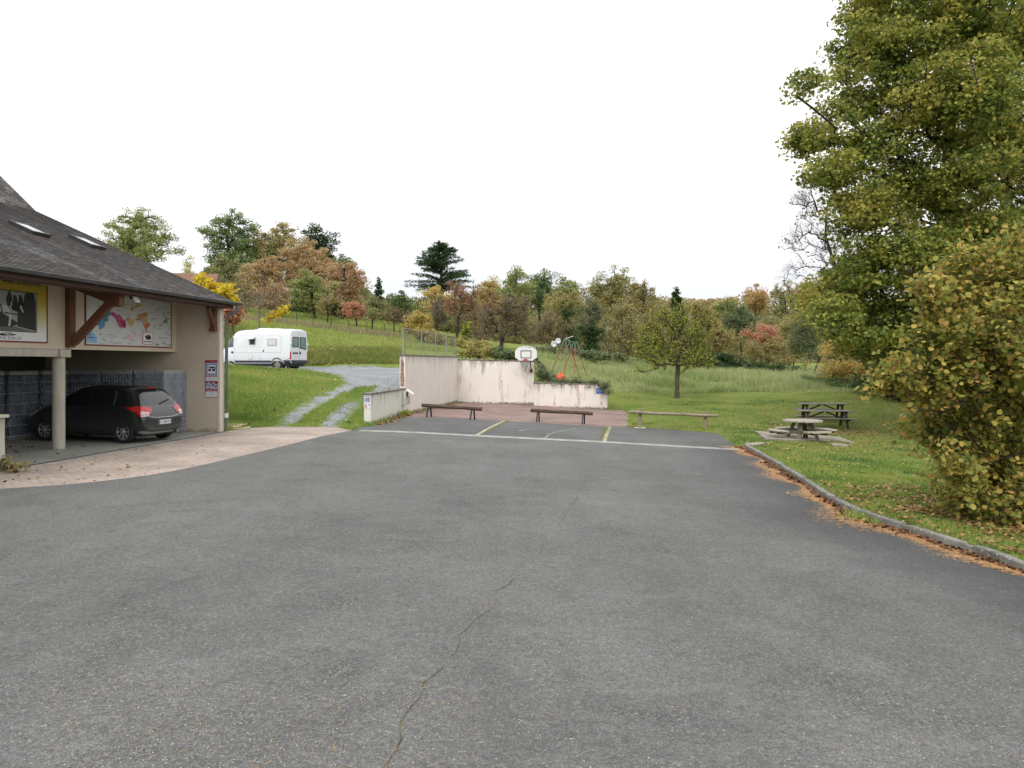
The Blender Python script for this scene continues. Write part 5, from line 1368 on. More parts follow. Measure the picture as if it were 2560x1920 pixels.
# --- white high-roof camper van
VP0 = Vector((-13.21, 45.7, 0)); al_ = .30
vh = Vector((-math.cos(al_), math.sin(al_), 0)); vr = Vector((math.sin(al_), math.cos(al_), 0)); vw = .98
vc = VP0 + vr * vw
vz = 1.66
VWH = M('van_white', (.72, .75, .78), .3, .03, 2, 0, coat=.6); VGR = M('van_grey_plastic', (.045, .05, .065), .6, .1, 5, 0); VGL = M('van_glass', (.03, .06, .055), .08, .2, 2, 0, spec=.9)
van = empty('camper_van', (vc.x, vc.y, vz), math.atan2(vh.y, vh.x), 'white high-roof panel van converted to a camper on the gravel area', 'van')
def vp(zb, zbelt, wb, zr, wr, zt, ws=.88, wm=.97): return [(0, zb), (ws * .8, zb), (ws, zb + .04), (wm, .62), (wm, 1.05), (wb, zbelt), ((wb + wr) / 2 + .01, (zbelt + zr) / 2), (wr, zr), (wr * .85, zt - .03), (0, zt)]
VS = [(0.0, vp(.42, 1.4, .93, 2.26, .83, 2.40, .84, .93)), (0.012, vp(.40, 1.4, .955, 2.30, .88, 2.45, .87, .955)), (0.06, vp(.38, 1.4, .965, 2.34, .905, 2.48)), (0.5, vp(.36, 1.4, .97, 2.36, .91, 2.51)), (2.2, vp(.36, 1.4, .97, 2.36, .91, 2.52)), (3.6, vp(.36, 1.4, .97, 2.35, .90, 2.50)),
      (3.95, vp(.36, 1.38, .965, 2.25, .87, 2.42)), (4.25, vp(.36, 1.34, .95, 1.95, .79, 2.12)), (4.6, vp(.36, 1.25, .93, 1.6, .77, 1.74)), (4.85, vp(.36, 1.12, .9, 1.25, .76, 1.36)), (5.15, vp(.36, 1.0, .86, 1.08, .72, 1.14, .8, .9)), (5.35, vp(.38, .85, .78, .9, .6, .95, .7, .8)), (5.4, vp(.45, .75, .7, .8, .5, .84, .6, .7))]
vb, vbvh = loft('body', VS, VWH, van, 2)
VA = .92; VF = VA + 3.05 + .35
cut = MB()
for x in (VA, VF):
    for sg in (-1, 1): cut.lathe([(.385, sg * .55), (.385, sg * 1.3)], (x, 0, .34), 'y', 40)
apply_bool(vb, cut.build('cutter', BLACK)); vb.data.polygons.foreach_set('use_smooth', [True] * len(vb.data.polygons)); vb.data.set_sharp_from_angle(angle=.6)
for sg in (1, -1):
    panel('cab_window', [(4.0, 1.42), (4.02, 2.02), (4.10, 2.06), (4.30, 1.92), (4.62, 1.50), (4.66, 1.38)], vbvh, 'y', VGL, van, .006, sg)
    for ln in ([(3.92, .5), (3.92, 2.15), (4.3, 2.05)], [(.62, 2.1), (.62, 1.08), (3.9, 1.08)]): strip_on('panel_gap', ln, vbvh, 'y', VGR, van, .009, .002, sg)
    for ln in ([(2.15, 1.42), (2.1, 1.5), (2.1, 2.05), (2.2, 2.12), (3.7, 2.12), (3.78, 2.05), (3.78, 1.5), (3.7, 1.42), (2.15, 1.42)], [(.75, 1.42), (.7, 1.5), (.7, 2.05), (.8, 2.12), (1.85, 2.12), (1.93, 2.05), (1.93, 1.5), (1.85, 1.42), (.75, 1.42)]): strip_on('pressing_shade', ln, vbvh, 'y', M('van_shadow_line', (.5, .53, .56), .5, .02, 3, 0), van, .012, .002, sg)  # flat grey outlines paint in the shade along the stamped side panels
    panel('side_moulding', [(1.34, .50), (1.34, .60), (3.9, .60), (3.9, .50)], vbvh, 'y', VGR, van, .022, sg, .08)
    panel('side_moulding', [(.03, .36), (.03, .62), (.48, .62), (.48, .56), (.40, .36)], vbvh, 'y', VGR, van, .022, sg, .06)
    MB().lathe([(.383, .60), (.383, .90)], (VA, 0, .34), 'y', 40).build('wheel_arch_liner', BLACK, van) if sg > 0 else MB().lathe([(.383, -.60), (.383, -.90)], (VA, 0, .34), 'y', 40).build('wheel_arch_liner', BLACK, van)
    arc = [(VA + .43 * math.cos(a), .34 + .43 * math.sin(a)) for a in np.linspace(.35, PI - .35, 16)]; arc2 = [(VA + .385 * math.cos(a), .34 + .37 * math.sin(a)) for a in np.linspace(PI - .35, .35, 16)]
    panel('arch_trim', arc + arc2, vbvh, 'y', VGR, van, .022, sg, .03)
WF = flatmat('window_frame_grey', (.4, .41, .42), .4); CURT = flatmat('blind_white', (.62, .58, .56), .4)
f_ = panel('camper_window', [(.93, 1.50), (.93, 1.90), (1.58, 1.90), (1.58, 1.50)], vbvh, 'y', WF, van, .02, 1, .1); panel('blind', [(.98, 1.54), (.98, 1.86), (1.53, 1.86), (1.53, 1.54)], vbvh, 'y', CURT, f_, .026, 1, .1)
f_ = panel('camper_window', [(2.42, 1.54), (2.42, 1.90), (2.84, 1.90), (2.84, 1.54)], vbvh, 'y', WF, van, .02, 1, .1); panel('dark_opening', [(2.46, 1.58), (2.46, 1.86), (2.80, 1.86), (2.80, 1.58)], vbvh, 'y', flatmat('opening_dark', (.04, .035, .03)), f_, .026, 1, .1)
MB().box((2.66, 1.10, 1.95), (.5, .34, .012), M=Matrix.Rotation(-.35, 3, 'X')).build('open_flap', flatmat('acrylic', (.6, .62, .63), .2), f_)
BE = flatmat('hatch_beige', (.66, .6, .42)); f_ = panel('service_hatch', [(2.62, .66), (2.62, .98), (2.90, .98), (2.90, .66)], vbvh, 'y', BE, van, .012, 1, .1); panel('hatch_door', [(2.65, .70), (2.65, .95), (2.87, .95), (2.87, .70)], vbvh, 'y', VWH, f_, .018, 1, .1)
circ = lambda cx, cz, r: [(cx + r * math.cos(a), cz + r * math.sin(a)) for a in np.linspace(0, 2 * PI, 14)[:-1]]
panel('vent_cap', circ(1.85, 1.18, .055), vbvh, 'y', VGR, van, .015, 1, .04); panel('filler_cap', circ(2.1, .74, .065), vbvh, 'y', flatmat('cap_cream', (.66, .63, .5)), van, .015, 1, .04)
panel('socket_cover', [(.78, .64), (.78, .78), (.90, .78), (.90, .64)], vbvh, 'y', BE, van, .015, 1, .06)
panel('door_handle', [(3.98, 1.04), (3.98, 1.16), (4.12, 1.16), (4.12, 1.04)], vbvh, 'y', BLACK, van, .02, 1, .05)
# rear doors
for sg in (1, -1):
    ys = lambda L: [(sg * y, z) for y, z in L]
    panel('rear_door_window', ys([(.05, 1.40), (.05, 1.98), (.10, 2.02), (.66, 2.02), (.72, 1.95), (.78, 1.45), (.70, 1.38)] if sg > 0 else [(.05, 1.32), (.05, 1.98), (.10, 2.02), (.66, 2.02), (.74, 1.95), (.78, 1.28), (.70, 1.25), (.3, 1.32)]), vbvh, 'x', BLACK, van, .008, -1, .08)
    panel('rear_glass', ys([(.10, 1.44), (.12, 1.96), (.64, 1.97), (.68, 1.92), (.73, 1.47), (.66, 1.43)] if sg > 0 else [(.12, 1.4), (.12, 1.96), (.62, 1.97), (.68, 1.92), (.74, 1.33), (.68, 1.31)]), vbvh, 'x', M('curtained_glass', (.16, .24, .24), .12, .5, 2.5, 0, stretch=(1, 6, 1), spec=.8), van, .013, -1, .08)
    panel('tail_lamp', ys([(.86, .66), (.86, 1.12), (.92, 1.14), (.955, 1.10), (.955, .66)]), vbvh, 'x', REDL, van, .014, -1, .05)
    mb = MB(); hx = .02; mb.box((.0, sg * .93, 1.62), (.16, .05, .1)); mb.build('door_hinge', WHITE, van, bevel=.01)
strip_on('door_gap', [(0, .66), (0, 2.3)], vbvh, 'x', BLACK, van, .014, .003, -1)
panel('rear_bumper', [(-.93, .37), (-.93, .62), (.93, .62), (.93, .37)], vbvh, 'x', VGR, van, .05, -1, .1)
panel('door_handle', [(-.16, .97), (-.16, 1.13), (-.03, 1.13), (-.03, .97)], vbvh, 'x', BLACK, van, .02, -1, .05)
nb = panel('plate_lamp_bar', [(.15, 1.0), (.15, 1.09), (.72, 1.09), (.72, 1.0)], vbvh, 'x', VGR, van, .02, -1, .08)
panel('number_plate', [(.18, .84), (.18, .97), (.68, .97), (.68, .84)], vbvh, 'x', flatmat('vplate', (.66, .67, .68)), van, .016, -1, .08)
mb = MB(); mb.bbox((1.2, -.35, 2.47), (1.9, .35, 2.55)); mb.build('roof_vent', WHITE, van, bevel=.03)
mb = MB(); mb.bbox((.15, -.55, 2.45), (2.75, .55, 2.50)); mb.build('solar_panel', flatmat('panel_pale', (.62, .65, .68), .25), van, bevel=.02)
mb = MB(); mb.bbox((2.0, -.3, 2.48), (2.7, .3, 2.58)); mb.build('roof_hatch', WHITE, van, bevel=.03)
STEEL = M('steel_wheel', (.28, .27, .25), .5, .2, 6, 0, metal=.4)
for x in (VA, VF):
    for sg in (1, -1): wheel(van, x, sg * .84, .335, .2, STEEL, 10, sg, .62)
MB().bbox((.2, -.8, .24), (5.0, .8, .40)).build('underbody', BLACK, van)
# ------------------------------------------------------------------ plants
def unit(v): return v / (np.linalg.norm(v, axis=-1, keepdims=True) + 1e-9)
LEAFSH = {
    'kite': np.array([(-.5, 0), (-.05, -.33), (.5, 0), (-.05, .33)]),
    'round': np.array([(-.5, 0), (-.3, -.36), (.12, -.42), (.5, 0), (.12, .42), (-.3, .36)]),
    'maple': np.array([(-.42, 0), (-.38, -.40), (-.06, -.22), (.12, -.52), (.2, -.16), (.58, 0), (.2, .16), (.12, .52), (-.06, .22), (-.38, .40)]),
    'needle': np.array([(-.5, 0), (0, -.12), (.5, 0), (0, .12)]),
}
def leaves(name, P, size, mat, parent, shape='kite', up=.5, R=None, svar=.35, fold=.15, outward=None):
    R = R or rng; n = len(P)
    nrm = R.normal(size=(n, 3)); nrm[:, 2] += up * 2
    nrm = unit(nrm); a = unit(np.cross(nrm, R.normal(size=(n, 3)))); b = np.cross(nrm, a)
    if outward is not None:
        a = unit(a * .6 + outward); b = unit(np.cross(nrm, a)); nrm = np.cross(a, b)
    s = size * (1 + svar * R.uniform(-1, 1, n))
    S = LEAFSH[shape]; k = len(S)
    V = P[:, None, :] + s[:, None, None] * (S[None, :, 0:1] * a[:, None, :] + S[None, :, 1:2] * b[:, None, :] - fold * (np.abs(S[None, :, 1:2]) + .5 * S[None, :, 0:1] ** 2) * nrm[:, None, :])
    Fc = np.arange(n * k).reshape(n, k)
    return npmesh(name, V.reshape(-1, 3), Fc, mat, parent)
def frusta(name, A, B, ra, rb, mat, parent, k=5):
    A = np.asarray(A); B = np.asarray(B); n = len(A); d = unit(B - A)
    ref = np.where(np.abs(d[:, 2:3]) > .9, np.array([[1., 0, 0]]), np.array([[0., 0, 1.]]))
    u = unit(np.cross(d, ref)); w = np.cross(d, u); t = 2 * PI * np.arange(k) / k
    cs = u[:, None, :] * np.cos(t)[None, :, None] + w[:, None, :] * np.sin(t)[None, :, None]
    V = np.concatenate([A[:, None] + cs * ra[:, None, None], B[:, None] + cs * rb[:, None, None]], 1).reshape(-1, 3)
    o = np.arange(n)[:, None, None] * 2 * k; j = np.arange(k)[None, :, None]; j2 = (np.arange(k) + 1)[None, :, None] % k
    Fc = np.concatenate([o + j, o + j2, o + k + j2, o + k + j], 2).reshape(-1, 4)
    return npmesh(name, V, Fc, mat, parent, True)
def skeleton(R, chain, C, seg, sag=.06, pl=.3, skip=1, wig=.12):
    pos = [np.array(c, float) for c in chain]; par = [-1] + list(range(len(chain) - 1)); plen = [0.0]
    for i in range(1, len(pos)): plen.append(plen[-1] + np.linalg.norm(pos[i] - pos[i - 1]) * .35)
    ch = np.array(chain, float)[skip:]
    dd = np.min(np.linalg.norm(C[:, None] - ch[None], axis=2), 1); order = np.argsort(dd)
    N = np.zeros((len(pos) + len(C) * 14, 3)); L = np.zeros(len(N)); m = len(pos); N[:m] = pos; L[:m] = plen; allowed0 = skip
    tips = np.zeros(len(C), int); parr = np.full(len(N), -1); parr[:m] = par
    for ci in order:
        c = C[ci]; q = N[allowed0:m]; D = np.linalg.norm(q - c, axis=1)
        up = np.maximum(0, q[:, 2] - c[2]) * .5
        j = int(np.argmin(D + pl * L[allowed0:m] + up)) + allowed0
        d = D[j - allowed0]; k = int(min(12, max(1, math.ceil(d / seg)))); a = N[j].copy(); last = j
        for s in range(1, k + 1):
            t = s / k; p = a + (c - a) * t; p[2] -= sag * d * 4 * t * (1 - t)
            if s < k: p += R.normal(size=3) * wig * d / k
            if m >= len(N): break
            N[m] = p; parr[m] = last; L[m] = L[last] + np.linalg.norm(p - N[last]); last = m; m += 1
        tips[ci] = last
    return N[:m], parr[:m], tips
def limbs(name, N, par, r_base, mat, parent, e=2.35, rmin=.008, k=5, r_tipscale=.6):
    m = len(N); s = np.zeros(m); 
    for i in range(m - 1, 0, -1):
        if s[i] == 0: s[i] = 1
        s[par[i]] += s[i]
    r = s ** (1 / e); r = r * (r_base / r[0]); r = np.maximum(r, rmin)
    r[0] *= 1.25
    i = np.arange(1, m); rb = r[i]; ra = np.minimum(r[par[i]], rb * 1.35)
    return frusta(name, N[par[i]], N[i], ra, rb, mat, parent, k)
def lobepts(R, lobes, n, rim=.45):
    vol = np.array([l[1][0] * l[1][1] * l[1][2] for l in lobes]) ** .75; w = vol / vol.sum()
    idx = R.choice(len(lobes), n, p=w); u = unit(R.normal(size=(n, 3))); rad = R.uniform(0, 1, n) ** rim
    c = np.array([l[0] for l in lobes])[idx]; s = np.array([l[1] for l in lobes])[idx]
    return c + u * rad[:, None] * s
def tree(name, label, cat, base, lobes, mat, bark, nclump=120, nleaf=3000, leaf=.2, crad=.5, trunk_r=.2, seed=1, shape='kite', twigs=0, twlen=1.0, twmat=None, twr=.012, bole=None, group=None, flat=.6, sag=.05, seg=1.0, up=.4, lean=(0, 0), rim=.45, clumpvar=.7, pl=.3, chain=None, wig=.12, tw_up=.5, k=5, twk=3):
    R = np.random.default_rng(seed)
    base = Vector(base); lb = [(np.array(c) - np.array(base), np.array(r)) for c, r in lobes]
    root = empty(name, base, 0, label, cat, group)
    C = lobepts(R, lb, nclump, rim); C[:, 2] = np.maximum(C[:, 2], .12)
    cen = np.average([l[0] for l in lb], axis=0, weights=[l[1].prod() for l in lb]); top = max(l[0][2] + l[1][2] for l in lb); bot = min(l[0][2] - l[1][2] for l in lb)
    if chain is None:
        bz = bole if bole is not None else max(.15 * top, bot * .85)
        z = [-.3, bz * .5, bz] + [bz + (top * .86 - bz) * t for t in (.25, .5, .75, 1.0)]
        chain = []
        for zz in z:
            t = max(0, zz - bz) / max(.1, top - bz); tt = max(0, zz) / top
            chain.append((cen[0] * min(1, tt * 1.3) + R.normal() * .03 * top * t, cen[1] * min(1, tt * 1.3) + R.normal() * .03 * top * t, zz))
    N, par, tips = skeleton(R, chain, C, seg, sag, pl, 2, wig)
    limbs('trunk', N, par, trunk_r, bark, root, k=k, rmin=twr * .9)
    tp = N[tips]; outd = unit(tp - np.array(chain[min(3, len(chain) - 1)]))
    if twigs:
        n = nclump * twigs; i = np.repeat(np.arange(nclump), twigs)
        d = unit(R.normal(size=(n, 3)) * .8 + outd[i] + np.array([0, 0, tw_up])); Lw = twlen * R.uniform(.4, 1.0, n)
        a = tp[i]; mid = a + d * (Lw * .5)[:, None] + R.normal(size=(n, 3)) * (Lw * .06)[:, None]; d2 = unit(d + R.normal(size=(n, 3)) * .35); e = mid + d2 * (Lw * .5)[:, None]
        # side shoots
        d3 = unit(d + R.normal(size=(n, 3)) * .6); e3 = mid + d3 * (Lw * .35)[:, None]
        rr = np.full(n, twr)
        frusta('twigs', np.concatenate([a, mid, mid]), np.concatenate([mid, e, e3]), np.concatenate([rr, rr * .75, rr * .6]), np.concatenate([rr * .75, rr * .35, rr * .3]), twmat or bark, root, twk)
    if nleaf:
        wgt = R.uniform(1 - clumpvar, 1 + clumpvar, nclump); wgt /= wgt.sum(); i = R.choice(nclump, nleaf, p=wgt)
        g = R.normal(size=(nleaf, 3)); g = g / np.maximum(1, np.linalg.norm(g, axis=1, keepdims=True) / 1.55); P = tp[i] + g * np.array([crad, crad, crad * flat]) * R.uniform(.5, 1.2, nclump)[i][:, None]
        if twigs:
            t = R.uniform(0, 1, nleaf); ii = R.integers(0, n, nleaf); P = a[ii] + (e[ii] - a[ii]) * t[:, None] + R.normal(size=(nleaf, 3)) * crad * .25
        P[:, 2] = np.maximum(P[:, 2], .03)
        leaves('crown', P, leaf, mat, root, shape, up, R)
    return root
BARK = M('bark_grey_brown', (.10, .08, .058), .95, .4, 5, .6, bscale=18, bdist=.03)
BARKD = M('bark_dark', (.045, .036, .027), .95, .4, 5, .5, bscale=18)
TWG = M('twig_grey', (.20, .15, .115), .95, .3, 2, 0)
TWR = M('twig_russet', (.22, .13, .085), .95, .3, 2, 0)
PAL = {
    'olive': [(.09, .12, .02), (.15, .18, .03), (.22, .23, .045), (.28, .23, .05)],
    'green': [(.045, .085, .02), (.08, .13, .028), (.12, .17, .035), (.18, .19, .045)],
    'dark': [(.02, .04, .015), (.035, .06, .02), (.05, .08, .028), (.07, .09, .03)],
    'pine': [(.022, .045, .02), (.035, .065, .028), (.05, .085, .032), (.06, .09, .04)],
    'orange': [(.20, .19, .035), (.30, .22, .04), (.36, .19, .045), (.28, .14, .045)],
    'yellow': [(.5, .40, .03), (.64, .5, .04), (.72, .56, .06), (.5, .45, .06)],
    'gold': [(.17, .17, .03), (.32, .25, .03), (.42, .27, .035), (.36, .17, .03)],
    'russet': [(.17, .16, .045), (.28, .20, .06), (.34, .19, .08), (.25, .23, .055)],
    'red': [(.22, .09, .045), (.33, .12, .06), (.38, .17, .08), (.22, .13, .05)],
    'rust': [(.17, .16, .05), (.28, .18, .07), (.35, .18, .09), (.28, .19, .06)],
    'brown': [(.12, .125, .04), (.17, .155, .05), (.23, .18, .065), (.18, .18, .045)],
    'pale': [(.38, .3, .2), (.5, .4, .26), (.55, .47, .33), (.45, .36, .25)],
    'greyg': [(.055, .075, .035), (.08, .10, .05), (.11, .13, .065), (.13, .14, .06)],
    'mix': [(.09, .12, .025), (.17, .17, .035), (.30, .22, .05), (.34, .17, .05)],
    'apple': [(.20, .27, .04), (.30, .37, .05), (.40, .44, .07), (.5, .46, .1)],
    'maple': [(.07, .12, .03), (.11, .17, .04), (.27, .30, .06), (.50, .46, .11), (.62, .47, .14)],
    'maple2': [(.09, .11, .03), (.15, .16, .035), (.24, .20, .045), (.29, .2, .06)],
    'hazel': [(.12, .155, .035), (.20, .235, .05), (.34, .33, .07), (.54, .43, .10), (.60, .34, .12)],
}
for kk in PAL:
    if kk in ('yellow', 'hazel', 'maple', 'apple', 'dark', 'pine'): continue
    PAL[kk] = [tuple(min(.75, x * 1.9) for x in c) for c in PAL[kk]]
for kk in ('orange', 'russet', 'rust', 'red', 'gold', 'mix', 'green', 'olive'):
    PAL[kk] = [tuple(x * .74 + .26 * (.3 * c[0] + .6 * c[1] + .1 * c[2]) for x in c) for c in PAL[kk]]
for kk in ('dark', 'pine'): PAL[kk] = [tuple(x * 1.45 for x in c) for c in PAL[kk]]
LM = {k: leafmat('leaf_' + k, v, .4, {'maple': .6, 'maple2': .4, 'hazel': .9, 'apple': 1.2}.get(k, .16), .5 if k not in ('hazel',) else .75) for k, v in PAL.items()}

# ---- generic distant trees: (object name, label, category, crown box in the photo, distance, palette, options)
TREES = [
 ('oak_tree', 'large olive-green oak rising above the slate roof at the left', (212, 520, 456, 705), 85, 'olive', dict(bx=335)),
 ('poplar_tree', 'slim pale poplar standing alone between the oak and the yellow tree', (459, 630, 481, 712), 150, 'pale', {}),
 ('evergreen_shrub', 'small round dark evergreen just above the brown house roof', (476, 694, 526, 730), 88, 'pine', {}),
 ('oak_tree', 'tallest green oak with a pointed top on the left of the hill wood', (512, 518, 648, 715), 118, 'green', dict(sky=1)),
 ('oak_tree', 'broad olive tree with an orange top beside the pointed green oak', (612, 548, 775, 700), 121, 'mix', {}),
 ('pine_tree', 'dark green pine on the skyline at the right of the hill wood', (735, 562, 852, 700), 126, 'dark', {}),
 ('oak_tree', 'green tree ending the hill wood where the skyline drops away', (820, 625, 898, 762), 123, 'green', {}),
 ('ash_tree', 'yellow-olive tree at the left foot of the hill wood', (508, 640, 642, 765), 100, 'olive', dict(bare=1)),
 ('cherry_tree', 'orange-brown cherry in the left half of the hill wood', (598, 632, 730, 770), 96, 'russet', {}),
 ('cherry_tree', 'wide russet cherry at the centre of the hill wood', (670, 596, 850, 755), 98, 'russet', {}),
 ('maple_tree', 'yellow-green tree low in front of the wide russet cherry', (712, 672, 842, 785), 89, 'olive', {}),
 ('cherry_tree', 'reddish cherry on the right flank of the hill wood', (802, 655, 925, 775), 93, 'rust', dict(mixr=1)),
 ('hawthorn_shrub', 'dark shrub in the shade under the centre of the hill wood', (680, 748, 800, 796), 97, 'dark', {}),
 ('hawthorn_shrub', 'dark shrub in the shade under the right of the hill wood', (780, 752, 925, 802), 97, 'dark', {}),
 ('plum_tree', 'grey-brown nearly bare tree at the left edge of the hill above the van', (532, 695, 640, 785), 86, 'brown', dict(bare=1)),
 ('plum_tree', 'brownish half-bare tree in front of the hill wood above the van roof', (632, 700, 740, 790), 84, 'russet', dict(bare=1)),
 ('fruit_tree', 'small brown orchard tree on the hill just left of the red one', (788, 742, 852, 794), 84, 'brown', dict(bx=818, bare=1)),
 ('fruit_tree', 'small red-leaved orchard tree on the hill fence line', (850, 752, 926, 802), 82, 'red', dict(bx=892)),
 ('fruit_tree', 'small olive orchard tree just right of the red one', (903, 736, 962, 806), 80, 'olive', dict(bx=930, bare=1)),
 ('fruit_tree', 'low spreading bare orchard tree left of the golden shrub', (950, 775, 1020, 815), 80, 'brown', dict(bx=985, bare=2)),
 ('willow_tree', 'green bushy tree between the small spruce and the cedar', (955, 728, 1052, 800), 112, 'green', {}),
 ('birch_tree', 'bright yellow-gold tree directly below the cedar', (1052, 712, 1122, 785), 106, 'gold', {}),
 ('hornbeam_shrub', 'golden-orange rounded shrub just left of the mesh fence top', (1000, 772, 1086, 856), 80, 'gold', dict(shrub=1)),
 ('pear_tree', 'bare ivy-trunked tree behind the mesh fence', (1062, 745, 1128, 826), 80, 'greyg', dict(bx=1092, bare=2)),
 ('cherry_tree', 'half-bare cherry with red leaf tips right of the cedar foot', (1098, 708, 1200, 815), 78, 'red', dict(bx=1141, bare=2)),
 ('hawthorn_shrub', 'thin upright grey-green shrub between the two dark-trunked bare trees', (1168, 765, 1226, 860), 78, 'brown', dict(bare=2, shrub=1)),
 ('apple_tree', 'big bare-twigged apple tree with a thick dark trunk left of the basketball board', (1192, 742, 1336, 856), 70, 'brown', dict(bx=1252, bare=3)),
 ('chestnut_tree', 'orange tree on the skyline just right of the cedar', (1186, 692, 1264, 785), 130, 'orange', {}),
 ('oak_tree', 'round olive oak, highest on the skyline above the big bare apple tree', (1240, 668, 1335, 795), 112, 'olive', {}),
 ('ash_tree', 'green tree on the skyline above the basketball board', (1298, 676, 1402, 790), 116, 'green', {}),
 ('lime_tree', 'small pointed olive tree on the skyline above the satellite dishes', (1378, 688, 1452, 775), 132, 'olive', {}),
 ('chestnut_tree', 'orange-olive tree below the small pointed one', (1345, 722, 1475, 810), 104, 'mix', {}),
 ('oak_tree', 'green and orange oak standing high left of the far ridge', (1465, 672, 1602, 800), 100, 'mix', {}),
 ('ash_tree', 'brown half-bare tree sloping down from the green and orange oak', (1555, 702, 1650, 815), 96, 'brown', dict(bare=1)),
 ('hawthorn_shrub', 'tangled brown-green thicket behind the basketball board', (1310, 785, 1425, 888), 76, 'brown', dict(bare=2, shrub=1)),
 ('ivy_tree', 'narrow dark ivy-covered tree above the swing frame', (1398, 768, 1440, 872), 78, 'dark', dict(shrub=1)),
 ('holly_shrub', 'round dark evergreen bush right of the swing frame top', (1442, 808, 1506, 880), 68, 'dark', dict(shrub=1)),
 ('hornbeam_shrub', 'grey-green tall bush between the ivy tree and the holly', (1425, 745, 1520, 850), 84, 'greyg', dict(shrub=1, bare=1)),
 ('hawthorn_shrub', 'orange-brown bush left of the small lawn tree', (1500, 758, 1610, 890), 74, 'mix', dict(shrub=1, bare=1)),
 ('hornbeam_shrub', 'olive-brown bush directly behind the small lawn tree crown', (1588, 752, 1700, 890), 82, 'brown', dict(shrub=1, bare=1)),
 ('ash_tree', 'olive-brown tree just right of the dark cypress', (1706, 745, 1800, 880), 104, 'brown', {}),
 ('willow_tree', 'dark green drooping willow at the centre right of the valley', (1795, 765, 1905, 850), 98, 'greyg', {}),
 ('oak_tree', 'orange-yellow oak on the right-hand skyline', (1852, 712, 1932, 790), 150, 'orange', {}),
 ('oak_tree', 'olive oak on the skyline left of the orange-yellow one', (1778, 738, 1866, 810), 158, 'olive', {}),
 ('ash_tree', 'grey-green tree on the skyline right of the orange-yellow oak', (1918, 704, 2005, 810), 142, 'olive', dict(bare=1)),
 ('chestnut_tree', 'orange-brown tree on the skyline beside the big maple', (1968, 696, 2075, 815), 130, 'orange', dict(bare=1)),
 ('sumac_shrub', 'pinkish red shrub low in the valley right of the willow', (1858, 812, 1965, 872), 92, 'red', dict(shrub=1)),
 ('bramble_thicket', 'brown bramble thicket above the left end of the dark hedge', (1735, 818, 1862, 905), 86, 'brown', dict(shrub=1, bare=1)),
 ('bramble_thicket', 'brown-olive thicket above the middle of the dark hedge', (1850, 840, 1990, 925), 82, 'brown', dict(shrub=1, bare=1)),
 ('bramble_thicket', 'olive thicket filling the gap between hedge and drooping dark tree', (1935, 780, 2050, 900), 88, 'mix', dict(shrub=1)),
    ]
def boxtree(i, t):
    name, label, (x0, y0, x1, y1), d, pal, op = t
    R = np.random.default_rng(100 + i); s = d / F
    cx, cy = (x0 + x1) / 2, (y0 + y1) / 2; rx, rz = (x1 - x0) / 2 * s, (y1 - y0) / 2 * s; ry = min(max(rx, rz) * .85, 7)
    bx = op.get('bx', cx + R.uniform(-.1, .1) * (x1 - x0)); base = onT(bx, None, d)
    bare = op.get('bare', 0); L = []
    c0 = W(cx, cy, d)
    if op.get('cone'):
        for k in range(7):
            t_ = k / 6; rr = (1.02 - t_) ** .8; zc = c0.z - rz + 2 * rz * t_
            L.append(((c0.x + R.uniform(-.1, .1) * rx, d, zc), (rx * max(.15, rr * .9), rx * max(.15, rr * .9), rz * .2)))
    elif op.get('droop'):
        for k in range(12):
            u, v = R.uniform(-.75, .75), R.uniform(-.7, .75); L.append(((c0.x + (u + .25 * v) * rx, d + R.uniform(-.5, .5) * ry, c0.z + v * rz), (rx * .42, ry * .4, rz * .22)))
    else:
        nl = 9
        for k in range(nl):
            a = 2 * PI * (k + R.uniform(0, .6)) / nl; rad = R.uniform(.42, .62); q = R.uniform(.42, .56)
            u, v = rad * math.cos(a), rad * math.sin(a)
            if v < 0: u *= .92
            L.append(((c0.x + u * rx, d + R.uniform(-.5, .5) * ry, c0.z + v * rz), (rx * q, ry * .5, rz * q)))
        L.append(((c0.x, d, c0.z), (rx * .62, ry * .7, rz * .68)))
        L.append(((c0.x + R.uniform(-.2, .2) * rx, d, c0.z + .62 * rz), (rx * .28, ry * .4, rz * .36)))
    if op.get('shrub'):
        for k in range(5): L.append(((c0.x + (-.72 + .36 * k) * rx, d + R.uniform(-.4, .4) * ry, max(T1(c0.x + (-.72 + .36 * k) * rx, d) + rz * .2, c0.z - rz * R.uniform(.65, .85))), (rx * .3, ry * .4, rz * .34)))
    area = (x1 - x0) * (y1 - y0) * .78
    lp = 4.0 if d > 60 else 4.8          # leaf clump size in photo pixels
    leaf = max(.1, lp * s); nleaf = int(area / (lp * lp * .5) * (6.2 if not bare else {1: 2.8, 2: 1.0, 3: 1.0}[bare]))
    ncl = int(np.clip(area / 100, 26, 340)); crad = math.sqrt(area / ncl) * s * .92
    cat = 'shrub' if ('shrub' in name or 'thicket' in name) else 'tree'
    kw = {}
    if bare: kw = dict(twigs={1: 8, 2: 16, 3: 22}[bare], twlen=max(1.0, 16 * s), twr=max(.010, .3 * s), twmat=(TWR if pal in ('red', 'russet') else TWG), twk=3)
    if op.get('cone'): ncl = int(ncl * 2.2); nleaf *= 3; crad *= .7
    if op.get('shrub'): kw['bole'] = .15; nleaf = int(nleaf * 1.5)
    tree(name, label, cat, base, L, LM[pal], BARKD if d > 60 else BARK, ncl, nleaf, leaf, crad, max(.06, .045 * math.hypot(rx, rz)) * (.5 if op.get('shrub') else 1) * (1.3 if bare == 3 else 1), 100 + i, seg=max(1.2, 12 * s), rim=.5, **kw)
for i, t in enumerate(TREES): boxtree(i, t)

